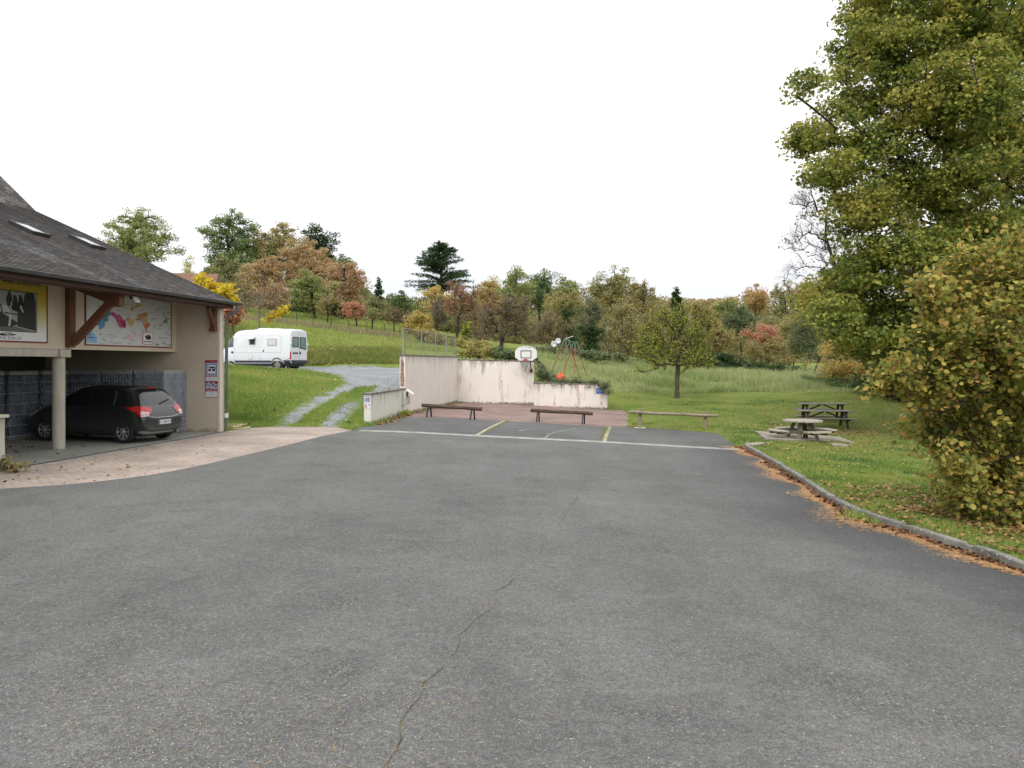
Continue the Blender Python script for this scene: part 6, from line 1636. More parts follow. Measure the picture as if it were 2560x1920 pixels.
# ---- cedar with tiered boughs
def cedar():
    R = np.random.default_rng(55); d = 120; s = d / F
    base = onT(1112, None, d); root = empty('cedar_tree', base, 0, 'tall dark cedar with flat tiered boughs on the skyline above the mesh fence', 'tree')
    top = W(1098, 607, d); H = top.z - base.z
    lean = (top.x - base.x)
    ax = lambda z: np.array([lean * (z / H), 0, z])
    A, B, ra, rb, P, O = [], [], [], [], [], []
    for i in range(12): A.append(ax(H * i / 12)); B.append(ax(H * (i + 1) / 12)); ra.append(.5 * (1 - i / 12.5)); rb.append(.5 * (1 - (i + 1) / 12.5))
    zl = W(0, 742, d).z - base.z
    for i in range(120):
        t = R.uniform(0, 1) ** .85; z = zl + (H - zl) * t; az = R.uniform(0, 2 * PI)
        reach = 88 * s * (1 - t) ** .72 * R.uniform(.72, 1.12) + .5; dirv = np.array([math.cos(az), math.sin(az), .28 + .25 * t]); o = ax(z); e = o + dirv * reach * np.array([1, 1, .6]) 
        mid = (o + e) / 2 + np.array([0, 0, .12 * reach]); A += [o, mid]; B += [mid, e]; ra += [.11, .07]; rb += [.07, .03]
        n = int(80 * (reach / 3) ** 1.1) + 25; tt = R.uniform(.15, 1.05, n)[:, None]; pth = o * (1 - tt) ** 2 + 2 * mid * tt * (1 - tt) + e * tt ** 2
        sd = np.array([-math.sin(az), math.cos(az), 0]); P.append(pth + sd * R.normal(size=(n, 1)) * .38 * reach * .4 * (1.15 - tt) + R.normal(size=(n, 3)) * np.array([.12, .12, .14])); O.append(np.repeat([dirv], n, 0))
    frusta('trunk', A, B, np.array(ra), np.array(rb), BARKD, root)
    leaves('crown', np.concatenate(P), .42, LM['pine'], root, 'needle', .6, R, outward=unit(np.concatenate(O)) * .9)
cedar()
# ---- ivy stump
q = GT(1163, 858, 45, 120) ; q = onT(1163, None, 72)
tree('ivy_stump', 'short ivy-covered stump between the mesh fence and the big bare apple tree', 'stump', q, [(tuple(W(1164, 826, 72)), (.45, .45, .8)), (tuple(W(1162, 848, 72)), (.3, .3, .5))], LM['apple'], BARKD, 20, 420, .2, .2, .22, 5, bole=1.5)
# ---- bright yellow tree beside the store roof, its russet neighbour and the bare tree behind the van
yl = lambda L, d, k=.9: [(tuple(W(x, y, d)), (rx * d / F, max(rx, ry) * d / F * k, ry * d / F)) for (x, y, rx, ry) in L]
q = onT(545, None, 36)
tree('catalpa_tree', 'bright lemon-yellow tree behind the right end of the store roof', 'tree', q, yl([(503, 702, 14, 10), (528, 718, 20, 14), (555, 732, 22, 15), (575, 748, 12, 10), (530, 745, 30, 16)], 36), LM['yellow'], BARK, 80, 1500, .17, .28, .1, 31, shape='round', seg=.6)
q = onT(585, None, 60)
tree('dogwood_shrub', 'russet-leaved shrub just right of the gutter end', 'shrub', q, yl([(580, 768, 20, 14), (570, 785, 16, 16), (596, 780, 12, 10), (575, 800, 14, 12)], 60), LM['red'], BARK, 50, 1100, .22, .35, .08, 32, shape='round', seg=.5)
q = onT(652, None, 56)
r_ = tree('walnut_tree', 'bare pale-twigged tree with one yellow-leaved branch behind the van roof', 'tree', q, yl([(620, 765, 40, 22), (665, 740, 40, 30), (600, 735, 30, 25), (690, 785, 35, 15)], 56), LM['yellow'], M('pale_bark', (.19, .165, .13), .9, .2, 4, .2), 40, 0, .2, .3, .07, 33, twigs=4, twlen=1.2, twr=.009, seg=1.0)
P_ = np.array([(W(664 + 56 * t, 798 - 26 * t, 56) - q)[:] for t in np.random.default_rng(3).uniform(0, 1, 200)]); P_ += np.random.default_rng(4).normal(size=P_.shape) * np.array([.12, .2, .17]); leaves('yellow_leaves', P_, .24, LM['yellow'], r_, 'round')
# ---- small lawn tree
q = onT(1693, None, 46)
tree('young_apple_tree', 'small spreading lawn tree with sparse yellow-green leaves and dark limbs', 'tree', q, yl([(1630, 845, 40, 34), (1655, 800, 30, 26), (1755, 820, 30, 30), (1640, 870, 45, 32), (1720, 850, 50, 50), (1690, 800, 40, 38), (1740, 900, 40, 24), (1650, 915, 45, 14), (1615, 895, 30, 18), (1700, 900, 60, 30), (1770, 870, 20, 25), (1600, 925, 22, 8), (1680, 772, 12, 12), (1715, 782, 14, 18), (1765, 915, 32, 10), (1590, 870, 20, 14)], 46), LM['apple'], BARK, 260, 5200, .12, .22, .145, 41,
     bole=1.08, twigs=7, twlen=.85, twr=.006, twmat=BARK, seg=.55, sag=.05, pl=.1, chain=[(0, 0, -.2), (0, 0, .55), (0, 0, 1.1), (.02, 0, 1.35), (.05, 0, 1.9), (.02, .05, 2.6)], wig=.10, tw_up=.9)
# ---- big maple on the right and its companions
d = 31
q = onT(2420, None, 33)
ML = [(2235, 110, 120, 95), (2150, 110, 60, 85), (2380, 60, 150, 120), (2110, 250, 80, 70), (2020, 345, 68, 36), (2150, 360, 120, 75), (2260, 250, 110, 90), (2080, 440, 70, 45), (2380, 230, 150, 110), (2280, 470, 130, 90),
      (2150, 540, 95, 75), (2420, 430, 140, 110), (2180, 650, 110, 70), (2330, 630, 140, 90), (2110, 700, 70, 55), (2250, 760, 120, 60), (2480, 600, 130, 110), (2520, 330, 110, 120), (2530, 100, 110, 120), (2350, -60, 200, 90), (2160, 30, 70, 40), (2010, 215, 30, 20), (2600, 500, 80, 200), (2450, 780, 150, 100), (2135, 830, 80, 40), (2080, 790, 60, 40), (2200, 850, 110, 60), (2120, 760, 80, 60), (2060, 740, 50, 40)]
R_ = np.random.default_rng(8); L = []
for (x, y, rx, ry) in ML:
    dd_ = 31 + R_.uniform(-2.5, 2.5) + (0 if x > 2100 else -.5); L.append((tuple(W(x, y, dd_)), (rx * dd_ / F, max(1.4, rx * dd_ / F * .95), ry * dd_ / F)))
tree('maple_tree', 'huge maple with green and yellowing leaves filling the upper right', 'tree', q, L, LM['maple'], BARKD, 1600, 165000, .135, .52, .36, 61, shape='maple', flat=.45, seg=.9, sag=.02, up=.55, clumpvar=.65, pl=.16, rim=.6,
     chain=[(0, 0, -.3), (-.1, 0, 2), (-.2, 0, 3.6), (-.5, -.4, 5.5), (-.9, -.8, 7.5), (-1.3, -1, 9.5), (-1.5, -1.2, 11.5), (-1.3, -1, 14)])
q = onT(2560, None, 38)
tree('hornbeam_tree', 'brownish yellow tree behind the maple at the right edge', 'tree', q, yl([(2450, 120, 110, 130), (2560, 60, 100, 150), (2430, 330, 110, 150), (2560, 350, 120, 160), (2480, 560, 140, 150), (2330, 560, 120, 130), (2380, 750, 160, 130), (2550, 760, 120, 150), (2450, -60, 150, 110)], 39, .6), LM['maple2'], BARK, 440, 36000, .17, .6, .36, 62, seg=1.1, shape='kite', twigs=3, twlen=1.2, twr=.012)
q = onT(2205, None, 46)
AL = [(2040, 520, 60, 40), (1995, 500, 35, 16), (2020, 580, 55, 40), (2060, 470, 40, 30), (1985, 620, 30, 30), (2000, 670, 40, 35), (2050, 640, 50, 50), (1975, 690, 22, 20), (2090, 600, 50, 80)]
tree('bare_ash_tree', 'leafless ash with dark seed bunches on the skyline left of the maple', 'tree', q, yl(AL, 46, .6), LM['dark'], BARKD, 210, 500, .13, .16, .10, 63, twigs=7, twlen=1.1, twr=.005, wig=.02, twmat=M('ash_twig', (.14, .11, .10), .9, .2, 2, 0), seg=.7, bole=4.0, pl=.12, shape='kite', tw_up=.15)
# ---- near hazel
q = G(2500, 1330); q.z = T1(q.x, q.y)
HZ = [(2540, 700, 110, 110), (2420, 760, 90, 90), (2345, 870, 80, 75), (2255, 965, 52, 42), (2350, 990, 120, 80), (2480, 900, 140, 130), (2560, 1000, 120, 160), (2420, 1090, 120, 80), (2330, 1090, 60, 40), (2480, 1180, 110, 90), (2400, 1200, 55, 50), (2560, 1230, 90, 80), (2475, 660, 38, 38), (2570, 615, 50, 45), (2335, 760, 25, 40), (2640, 850, 120, 300), (2205, 985, 22, 20), (2380, 690, 30, 35), (2520, 1290, 100, 50), (2440, 1270, 60, 45), (2600, 1260, 80, 80), (2490, 1300, 70, 40), (2550, 1310, 70, 40), (2430, 1240, 50, 50), (2380, 1150, 60, 50)]
L = []
for (x, y, rx, ry) in HZ:
    dd_ = 12.9 + R_.uniform(-.9, .7) - (.3 if y > 1150 else 0); L.append((tuple(W(x, y, dd_)), (rx * dd_ / F, max(.5, rx * dd_ / F * 1.0), ry * dd_ / F)))
hz2 = tree('hazel_bush', 'large near hazel bush with round yellow and green leaves at the right edge', 'shrub', q, L, LM['hazel'], M('hazel_bark', (.06, .048, .032), .9, .3, 8, .2), 760, 32000, .083, .19, .035, 71, shape='round', twigs=5, twlen=.62, twr=.0032, seg=.35, flat=.9, sag=-.02, pl=.06, rim=.6, up=.5,
     chain=[(0, 0, -.1), (0, 0, .05), (0, .0, .12), (.05, 0, .3)], tw_up=.9)
# ---- hedge, junipers, shrubs behind the walls
def mound(name, label, cat, pts, mat, n, leaf, seed, spread=.25, shape='kite', stems=True, up=.4):
    """shrub made of lobes standing on the terrain: pts = (px, py, rpx, rpy, d)"""
    L = []
    for (x, y, rx, ry, dd_) in pts: L.append((tuple(W(x, y, dd_)), (rx * dd_ / F, max(.5, ry * dd_ / F * 1.2), ry * dd_ / F)))
    b = onT(pts[len(pts) // 2][0], None, pts[len(pts) // 2][4])
    return tree(name, label, cat, b, L, mat, BARKD, max(30, n // 45), n, leaf, spread, .06, seed, shape=shape, seg=.8, bole=.1, up=up, rim=.7)
mound('ivy_hedge', 'long dark green ivy-covered hedge running down towards the maple', 'hedge', [(1775, 895, 34, 14, 78), (1810, 900, 40, 18, 77), (1770, 912, 30, 12, 77), (1850, 912, 40, 14, 76), (1900, 917, 40, 13, 74), (1950, 921, 40, 12, 72), (2000, 925, 35, 11, 70), (2025, 930, 18, 8, 68), (1800, 918, 40, 10, 76)], LM['dark'], 9000, .2, 81, .35)
mound('juniper_bed', 'low dark juniper spilling down behind the end of the tall back wall', 'shrub', [(1352, 930, 22, 24, 44), (1368, 942, 24, 18, 44), (1385, 955, 22, 14, 43.5), (1345, 915, 12, 14, 44.5)], LM['greyg'], 3000, .12, 82, .16, 'needle')
mound('box_hedge', 'clipped dark hedge just above the low wall behind the swing', 'hedge', [(1400, 958, 30, 14, 42.5), (1440, 958, 30, 14, 42.3), (1480, 961, 28, 14, 42), (1512, 966, 16, 16, 41.2), (1521, 980, 8, 16, 40.6)], LM['greyg'], 6500, .11, 83, .15, 'needle')
mound('cotoneaster_shrub', 'brown and green low shrub above the left part of the tall back wall', 'shrub', [(1160, 887, 22, 10, 47), (1195, 882, 30, 14, 47), (1225, 882, 25, 14, 46)], LM['brown'], 2200, .16, 84, .2)
mound('cotoneaster_shrub', 'russet and green low shrub above the back wall beside the basketball board', 'shrub', [(1250, 885, 25, 14, 45.5), (1285, 889, 28, 12, 45), (1320, 893, 20, 10, 44.5)], LM['greyg'], 2200, .15, 85, .2)
mound('bramble_thicket', 'rough brown-green scrub on the slope behind the mesh fence', 'shrub', [(1060, 840, 30, 12, 72), (1100, 848, 40, 12, 70), (1150, 858, 40, 10, 68), (1200, 866, 40, 8, 66)], LM['brown'], 2600, .26, 86, .4)
mound('bramble_thicket', 'rough green scrub between the dish and the holly bush', 'shrub', [(1360, 880, 40, 9, 66), (1420, 882, 40, 9, 66), (1490, 888, 40, 10, 64), (1550, 893, 40, 10, 68)], LM['greyg'], 2200, .26, 87, .4)
mound('yew_tree', 'dark grey-green tree with drooping boughs left of the yellow shrub', 'tree', [(2085, 765, 40, 30, 60), (2050, 790, 50, 30, 60), (2010, 825, 45, 28, 60), (2070, 830, 55, 40, 60), (2030, 870, 50, 30, 60), (1992, 862, 26, 22, 60), (2090, 880, 40, 35, 60), (2120, 800, 50, 50, 61)], LM['greyg'], 15000, .13, 181, .4, 'kite')
mound('spindle_shrub', 'golden-yellow shrub at the foot of the big maple', 'shrub', [(2085, 870, 40, 32, 52), (2130, 835, 45, 35, 52), (2165, 880, 50, 45, 51), (2110, 915, 50, 28, 51), (2065, 915, 28, 20, 52), (2190, 830, 40, 40, 51), (2090, 935, 45, 22, 52), (2150, 930, 50, 30, 51)], LM['gold'], 17000, .11, 182, .35, 'kite')
mound('laurel_shrub', 'dark green shrub between the golden shrub and the near hazel', 'shrub', [(2200, 900, 40, 50, 47), (2250, 860, 50, 60, 46), (2230, 950, 60, 40, 44), (2290, 930, 60, 60, 42), (2170, 955, 40, 26, 46), (2210, 985, 50, 26, 45), (2260, 1000, 50, 40, 43)], LM['dark'], 15000, .14, 183, .35, 'kite')
mound('bramble_thicket', 'low dark brambles at the foot of the golden shrub', 'shrub', [(2050, 950, 34, 14, 52), (2090, 960, 40, 18, 51), (2140, 966, 45, 22, 50), (2180, 975, 40, 24, 48), (2020, 945, 30, 10, 56)], LM['green'], 7000, .11, 185, .25, 'kite')
mound('laurel_shrub', 'dark undergrowth deep under the maple behind the near hazel', 'shrub', [(2330, 960, 60, 70, 32), (2420, 950, 70, 90, 31), (2500, 980, 70, 90, 30), (2350, 1040, 60, 40, 29), (2570, 950, 60, 110, 30)], LM['dark'], 11000, .14, 184, .35, 'kite')
mound('cypress_tree', 'dark slim cypress poking up behind the small lawn tree', 'tree', [(1692, 726, 6, 9, 84), (1688, 738, 10, 11, 84), (1695, 752, 14, 13, 84), (1692, 766, 16, 14, 84), (1690, 782, 14, 16, 84), (1692, 805, 17, 18, 84), (1690, 830, 19, 20, 84), (1692, 858, 20, 20, 84)], LM['dark'], 7000, .2, 191, .22, 'kite')
mound('spruce_tree', 'small dark spruce on the skyline left of the cedar', 'tree', [(948, 704, 4, 8, 118), (948, 716, 7, 9, 118), (949, 730, 10, 10, 118), (948, 745, 13, 11, 118), (950, 762, 16, 12, 118)], LM['pine'], 2600, .26, 192, .3, 'kite')
mound('nettle_patch', 'leafy green weeds at the foot of the short wall by the service box', 'weeds', [(1012, 1034, 9, 6, 31.2), (1020, 1036, 7, 4, 31)], LM['apple'], 160, .09, 88, .1)
mound('flower_bed_plant', 'straggly green and rust plant at the foot of the left pillar', 'plant', [(10, 1172, 26, 14, 14.9), (32, 1180, 18, 8, 14.8), (48, 1184, 12, 5, 14.8), (-20, 1165, 30, 20, 15)], LM['mix'], 700, .06, 89, .1)
# far woodland beyond the valley: one mass
def belt(name, pts, dlo, n, leafm, seed, label, rr0=10, rr1=20):
    R = np.random.default_rng(seed); P = []
    V0 = []
    for k in range(n):
        t = R.uniform(0, len(pts) - 1.001); i = int(t); u = t - i
        x = pts[i][0] + (pts[i + 1][0] - pts[i][0]) * u; yt = pts[i][1] + (pts[i + 1][1] - pts[i][1]) * u; yb = pts[i][2] + (pts[i + 1][2] - pts[i][2]) * u
        rr = R.uniform(rr0, rr1); y = yt + rr * .6 + (yb - yt) * R.uniform(0, 1) ** 1.4
        d = dlo * R.uniform(.92, 1.1) + (yb - y) * .25
        m = 110; g = unit(R.normal(size=(m, 3))) * R.uniform(.3, 1, (m, 1)) ** .4; c = W(x, y, d)
        P.append(np.array(c)[None] + g * np.array([rr, rr, rr * .72]) * d / F)
    P = np.concatenate(P); o = leaves(name, P, 5.5 * dlo / F, leafm, None, 'kite', .4, R)
    tag(o, label, 'woodland', kind='stuff'); return o
FARM = leafmat('leaf_far', [(.20, .23, .12), (.30, .30, .14), (.40, .33, .14), (.46, .31, .15), (.3, .31, .14)], .3, .045, .3)
NEARM = leafmat('leaf_belt', [(.13, .16, .055), (.19, .20, .07), (.27, .24, .085), (.34, .25, .09)], .3, .08, .4)
belt('distant_woodland', [(1330, 745, 800), (1500, 742, 800), (1600, 738, 800), (1690, 742, 800), (1760, 748, 810), (1830, 742, 820), (1950, 725, 820), (2150, 715, 820)], 300, 420, FARM, 91, 'autumn woodland on the far side of the valley')
belt('woodland', [(505, 690, 800), (560, 622, 800), (640, 606, 800), (730, 610, 800), (820, 632, 805), (885, 690, 810), (930, 742, 825), (1050, 742, 840), (1130, 735, 850), (1220, 716, 865), (1300, 704, 875), (1400, 716, 885), (1480, 716, 890), (1570, 704, 900), (1640, 745, 905), (1750, 775, 920), (1900, 775, 925), (2050, 760, 930), (2150, 760, 945), (2350, 780, 960), (2650, 780, 990)], 135, 1700, NEARM, 92, 'dense wood filling the slope behind the orchard and hedge', 13, 24)
belt('undergrowth', [(500, 762, 800), (700, 758, 800), (930, 778, 812), (1050, 795, 845), (1200, 802, 872), (1400, 808, 890), (1600, 835, 905), (1750, 850, 920), (2050, 860, 935), (2200, 850, 960), (2620, 850, 1000)], 108, 950, NEARM, 93, 'mixed undergrowth along the foot of the wood', 7, 13)
# ------------------------------------------------------------------ ground cover
def inzones(P, names, inv=False):
    m = np.zeros(len(P), bool)
    D = dict(ZON); used = np.zeros(len(P), bool); res = np.full(len(P), 'meadow', dtype=object)
    for nm, zz in ZON:
        for z in zz:
            k = inpoly(P, z) & ~used; res[k] = nm; used |= k
    return np.isin(res, names)
def scatter(n, px0, px1, d0, d1, R, pw=1.0):
    """points in a sector seen by the camera, uniform in distance^pw"""
    d = d0 + (d1 - d0) * R.uniform(0, 1, n) ** pw; px = R.uniform(px0, px1, n); return np.stack([(px - CX) / F * d, d], 1)
def blades(name, P, h, w, mat, label, lean=.45, R=None, zoff=0.0, cat='grass', hmul=None):
    R = R or rng; n = len(P); z = T(P[:, 0], P[:, 1]) + zoff; hh = h * R.uniform(.5, 1.3, n)
    if hmul is not None: hh = hh * hmul
    a = R.uniform(0, 2 * PI, n); dx, dy = np.cos(a), np.sin(a); b = R.uniform(0, 2 * PI, n); ln = lean * hh * R.uniform(.2, 1.2, n)
    V = np.zeros((n, 3, 3)); V[:, 0] = np.stack([P[:, 0] - dx * w / 2, P[:, 1] - dy * w / 2, z - .01], 1); V[:, 1] = np.stack([P[:, 0] + dx * w / 2, P[:, 1] + dy * w / 2, z - .01], 1)
    V[:, 2] = np.stack([P[:, 0] + np.cos(b) * ln, P[:, 1] + np.sin(b) * ln, z + hh], 1)
    o = npmesh(name, V.reshape(-1, 3), np.arange(3 * n).reshape(n, 3), mat); tag(o, label, cat, kind='stuff'); return o
R9 = np.random.default_rng(19)
def offpad(P):
    m = np.ones(len(P), bool)
    for q in PADS: m &= ~inpoly(P, q)
    return m
GL = leafmat('blade_lawn', [(.14, .23, .045), (.23, .33, .07), (.34, .41, .10), (.48, .43, .19)], .35, .7, .4)
GM = leafmat('blade_meadow', [(.17, .24, .07), (.29, .35, .13), (.42, .45, .22), (.52, .50, .30)], .3, .12, .5)
GB = leafmat('blade_bank', [(.13, .22, .045), (.21, .31, .065), (.32, .40, .095), (.45, .42, .14)], .3, .35, .45)
P = np.concatenate([scatter(150000, 1500, 2620, 9, 48, R9, 1.2), scatter(60000, 1900, 2620, 8.5, 20, R9)])
P = P[inzones(P, ['lawn'])]
P = P[offpad(P)]
blades('lawn_grass', P, .05, .018, GL, 'short leafy lawn grass right of the car park', R=R9, hmul=np.clip(.75 + wob(P[:, 0], P[:, 1], 1.5, 1.4), .35, 1.9))
cl_ = []
for _ in range(46):
    d_ = R9.uniform(10.5, 44); px_ = R9.uniform(1600, 2560); x_ = (px_ - CX) / F * d_; r_c = R9.uniform(.15, .6); cl_.append(np.array([(x_, d_)]) + R9.normal(size=(int(700 * r_c), 2)) * np.array([r_c * 1.4, r_c]))
cl_ = np.concatenate(cl_); cl_ = cl_[inzones(cl_, ['lawn'])]; cl_ = cl_[offpad(cl_)]
blades('clover_patches', cl_, .08, .035, leafmat('clover', [(.07, .15, .04), (.11, .21, .05), (.16, .27, .06)], .3, 1, .6), 'darker clover and weed clumps in the lawn', 1.1, R9)
P = scatter(120000, 1325, 2330, 45, 84, R9, 1.1); 
LNE = [(w.x, w.y) for w in lawn]
P = P[inzones(P, ['meadow']) & (P[:, 1] > 46)]
P = P[P[:, 1] > 46.5 + wob(P[:, 0], P[:, 1] * 0, 1.6, 6)]
hm = (.5 + .6 * np.clip((P[:, 1] - 47) / 6, 0, 1)) * np.clip(.75 + wob(P[:, 0], P[:, 1], 1.0, 5), .3, 1.35)
blades('meadow_grass', P, .42, .05, GM, 'long pale unmown grass beyond the lawn', .6, R9, hmul=hm)
P = scatter(90000, 556, 1010, 22, 44, R9, 1.0); P = P[inzones(P, ['meadow', 'grass_strip'])]
dz = np.minimum(polydist(P, track), 9)
tpz = inzones(P, ['grass_strip'])
blades('bank_grass', P, .17, .03, GB, 'thick green grass on the bank beside the gravel track', .6, R9, hmul=np.where(tpz, .4, np.clip(.3 + dz * .7, .3, 1.2) * np.clip((37.5 - P[:, 1]) / 5, .45, 1)))
P = scatter(26000, 560, 1010, 50.2, 58, R9, 1.0); P = P[inzones(P, ['meadow'])]
blades('slope_weeds', P, .34, .07, leafmat('blade_weeds', [(.10, .17, .035), (.17, .24, .05), (.26, .27, .08), (.32, .22, .09)], .3, .9, .5), 'rough weeds on the cut slope behind the van', .7, R9, hmul=np.clip(1.0 - (P[:, 1] - 50) / 9, .2, 1.2) * R9.uniform(.2, 1.3, len(P)))
P = scatter(60000, 556, 1150, 57, 120, R9, 1.0); P = P[inzones(P, ['meadow'])]
blades('hill_pasture', P, .16, .09, leafmat('blade_hill', [(.18, .26, .05), (.25, .33, .065), (.34, .38, .10), (.4, .4, .16)], .3, .1, .5), 'short bright grass on the hillside pasture', .7, R9)
# taller grass along the fence line
fp = []
for i in range(len(tops) - 1):
    a, b = tops[i], tops[i + 1]
    for t in R9.uniform(0, 1, 420): p = a + (b - a) * float(t); fp.append((fe.location.x + p.x + R9.normal() * .9, fe.location.y + p.y + R9.normal() * 1.2))
blades('fence_grass', np.array(fp), .5, .06, leafmat('blade_dry', [(.2, .2, .09), (.3, .27, .14), (.36, .3, .18), (.25, .25, .1)], .3, .2, .5), 'tall dry grass along the hill fence', .5, R9)
te = []
for poly, n in ((track, 2600), (strip, 3600)):
    L_ = resample(list(poly) + [poly[0]], .3)
    for _ in range(n):
        k = R9.integers(0, len(L_) - 1); p = L_[k].lerp(L_[k + 1], float(R9.uniform())); s_n = .09 * (1 + math.sin(k * 1.3) + .6 * math.sin(k * .47)); te.append((p.x + R9.normal() * max(.05, s_n), p.y + R9.normal() * max(.05, s_n)))
te = np.array(te); te = te[(te[:, 1] < 49) & ~inzones(te, ['paved_forecourt', 'car_park'])]
blades('track_edge_grass', te, .10, .03, GB, 'ragged grass tufts creeping over the gravel track edges', .9, R9)
# ---- fallen leaves and needles
def litter(name, P, size, mat, label, shape='kite', z=.012, tilt=.25, zf=None, R=None):
    R = R or rng; n = len(P); zz = (zf(P) if zf else T(P[:, 0], P[:, 1])) + z + R.uniform(0, .012, n)
    Q = np.column_stack([P, zz]); nrm = R.normal(size=(n, 3)) * tilt; nrm[:, 2] = 1; nrm = unit(nrm); t = R.normal(size=(n, 3)); a = unit(np.cross(nrm, t)); b = np.cross(nrm, a)
    s = size * R.uniform(.6, 1.3, n); S = LEAFSH[shape]; k = len(S)
    V = Q[:, None] + s[:, None, None] * (S[None, :, 0:1] * a[:, None] + S[None, :, 1:2] * b[:, None])
    o = npmesh(name, V.reshape(-1, 3), np.arange(n * k).reshape(n, k), mat); tag(o, label, 'fallen leaves', kind='stuff'); return o
LIT = leafmat('litter_leaf', [(.14, .07, .03), (.24, .13, .055), (.36, .22, .09), (.42, .32, .12)], .1, .6, .85)
P = np.concatenate([scatter(4200, 1540, 2600, 10, 46, R9, 1.3), scatter(4200, 1900, 2560, 22, 44, R9), scatter(2600, 2000, 2620, 8.5, 16, R9)]); P = P[inzones(P, ['lawn'])]
litter('lawn_leaves', np.concatenate([P[offpad(P)], np.array([(G(2095, 1085).x, G(2095, 1085).y)]) + R9.normal(size=(900, 2)) * np.array([1.6, .8]), np.array([(G(2440, 1300).x, G(2440, 1300).y)]) + R9.normal(size=(1500, 2)) * np.array([.9, 1.2])]), .06, LIT, 'fallen brown and yellow leaves scattered over the lawn', 'round', .045, .4, R=R9)
LEAFSH['pin'] = np.array([(-.5, .05), (0, -.055), (.5, .05), (0, .0)])
kl = [np.array((p.x, p.y)) for p in kerb_line]; KP = np.array(kl)
def alongkerb(n, w0, spread, y0=8.4, y1=24.2):
    seg = np.diff(KP, axis=0); L = np.hypot(seg[:, 0], seg[:, 1]); mid = (KP[:-1] + KP[1:]) / 2; ok = (mid[:, 1] > y0) & (mid[:, 1] < y1)
    p = L * ok; p = p / p.sum(); i = R9.choice(len(L), n, p=p); t = R9.uniform(0, 1, n)[:, None]; q = KP[i] * (1 - t) + KP[i + 1] * t
    nr = np.stack([-seg[i, 1], seg[i, 0]], 1) / L[i][:, None]
    nr = np.where(nr[:, 0:1] > 0, -nr, nr)      # towards the asphalt
    wv = (.55 + .45 * np.sin(q[:, 1] * 1.9) * np.sin(q[:, 1] * .8 + 1)) 
    off = np.abs(R9.normal(size=n)) * spread * wv + w0
    return q + nr * off[:, None]
hz_f = lambda P: Hs(P[:, 0])
NEED = leafmat('needle_litter', [(.42, .22, .10), (.58, .33, .15), (.68, .42, .2), (.72, .5, .28)], .05, .8, .8)
litter('kerb_needles', alongkerb(42000, .0, .36), .09, NEED, 'orange-brown needles drifted along the kerb', 'pin', .006, .12, hz_f, R9)
litter('kerb_leaves', alongkerb(1500, .0, .16), .075, leafmat('kerb_leaf', [(.07, .035, .02), (.16, .07, .035), (.34, .17, .07)], .05, .8, .8), 'dark fallen leaves lying against the kerb', 'round', .02, .5, hz_f, R9)
P = np.concatenate([scatter(1900, -80, 2640, 3.6, 7.5, R9, .9), scatter(1300, 100, 1200, 3.8, 5.4, R9, .9), scatter(700, 900, 2400, 7, 14, R9), scatter(500, 1900, 2560, 4, 9, R9)]); P = P[inzones(P, ['car_park'])]
litter('scattered_needles', P, .055, leafmat('dry_needle', [(.28, .2, .12), (.38, .29, .17), (.46, .34, .2), (.44, .25, .13)], .05, .8, .8), 'dry needles scattered over the near asphalt', 'pin', .005, .12, hz_f, R9)
# loose stones in the worn asphalt
P = np.concatenate([scatter(2600, -80, 2640, 3.6, 6.5, R9, .9), scatter(2600, 0, 1100, 3.7, 5.4, R9)]); P = P[inzones(P, ['car_park'])]
n = len(P); OC = np.array([(1, 0, 0), (-1, 0, 0), (0, 1, 0), (0, -1, 0), (0, 0, 1), (0, 0, -1)], float); OF = np.array([(0, 2, 4), (2, 1, 4), (1, 3, 4), (3, 0, 4), (2, 0, 5), (1, 2, 5), (3, 1, 5), (0, 3, 5)])
s = R9.uniform(.0035, .0085, n); Vv = OC[None] * s[:, None, None] * R9.uniform(.6, 1.2, (n, 6, 1)); Vv[..., 2] *= .5; Vv += np.column_stack([P, Hs(P[:, 0]) + .001])[:, None]
o = npmesh('loose_grit', Vv.reshape(-1, 3), (np.arange(n)[:, None, None] * 6 + OF[None]).reshape(-1, 3), leafmat('grit', [(.09, .1, .11), (.2, .21, .22), (.34, .34, .34), (.5, .5, .48)], 0, 2, .9)); tag(o, 'loose grit on the worn near asphalt', 'grit', kind='stuff')
# needles and moss in the seams
sm = []
for si, s in enumerate(seams[:2]):
    L = resample([G2(*q) for q in s], .05)
    for p in L:
        for _ in range(3 if si == 0 else 1): sm.append((p.x + R9.normal() * .012, p.y + R9.normal() * .012))
sm = np.array(sm); sm = sm[R9.uniform(size=len(sm)) < .9]
litter('seam_needles', sm, .04, leafmat('seam_leaf', [(.14, .16, .03), (.36, .3, .12), (.48, .33, .16), (.3, .3, .06)], .05, 1.5, .6), 'needles and moss caught in the asphalt seam', 'pin', .006, .3, hz_f, R9)
# weeds in the yellow bay line joints
bw = []
for pr, n in (([(1498, 1100), (1503, 1085), (1512, 1068)], 900), ([(1205, 1081), (1262, 1052)], 500)):
    L = resample([G2(*q) for q in pr], .06)
    for _ in range(n): p = L[int(len(L) * min(.999, R9.uniform() ** .8))]; bw.append((p.x + R9.normal() * .09 + .1, p.y + R9.normal() * .05))
blades('joint_weeds', np.array(bw)[::2], .04, .02, leafmat('blade_joint', [(.12, .15, .04), (.22, .24, .07), (.33, .31, .12), (.25, .2, .1)], .3, 1, .5), 'low weeds growing in the bay line joints', .8, R9)
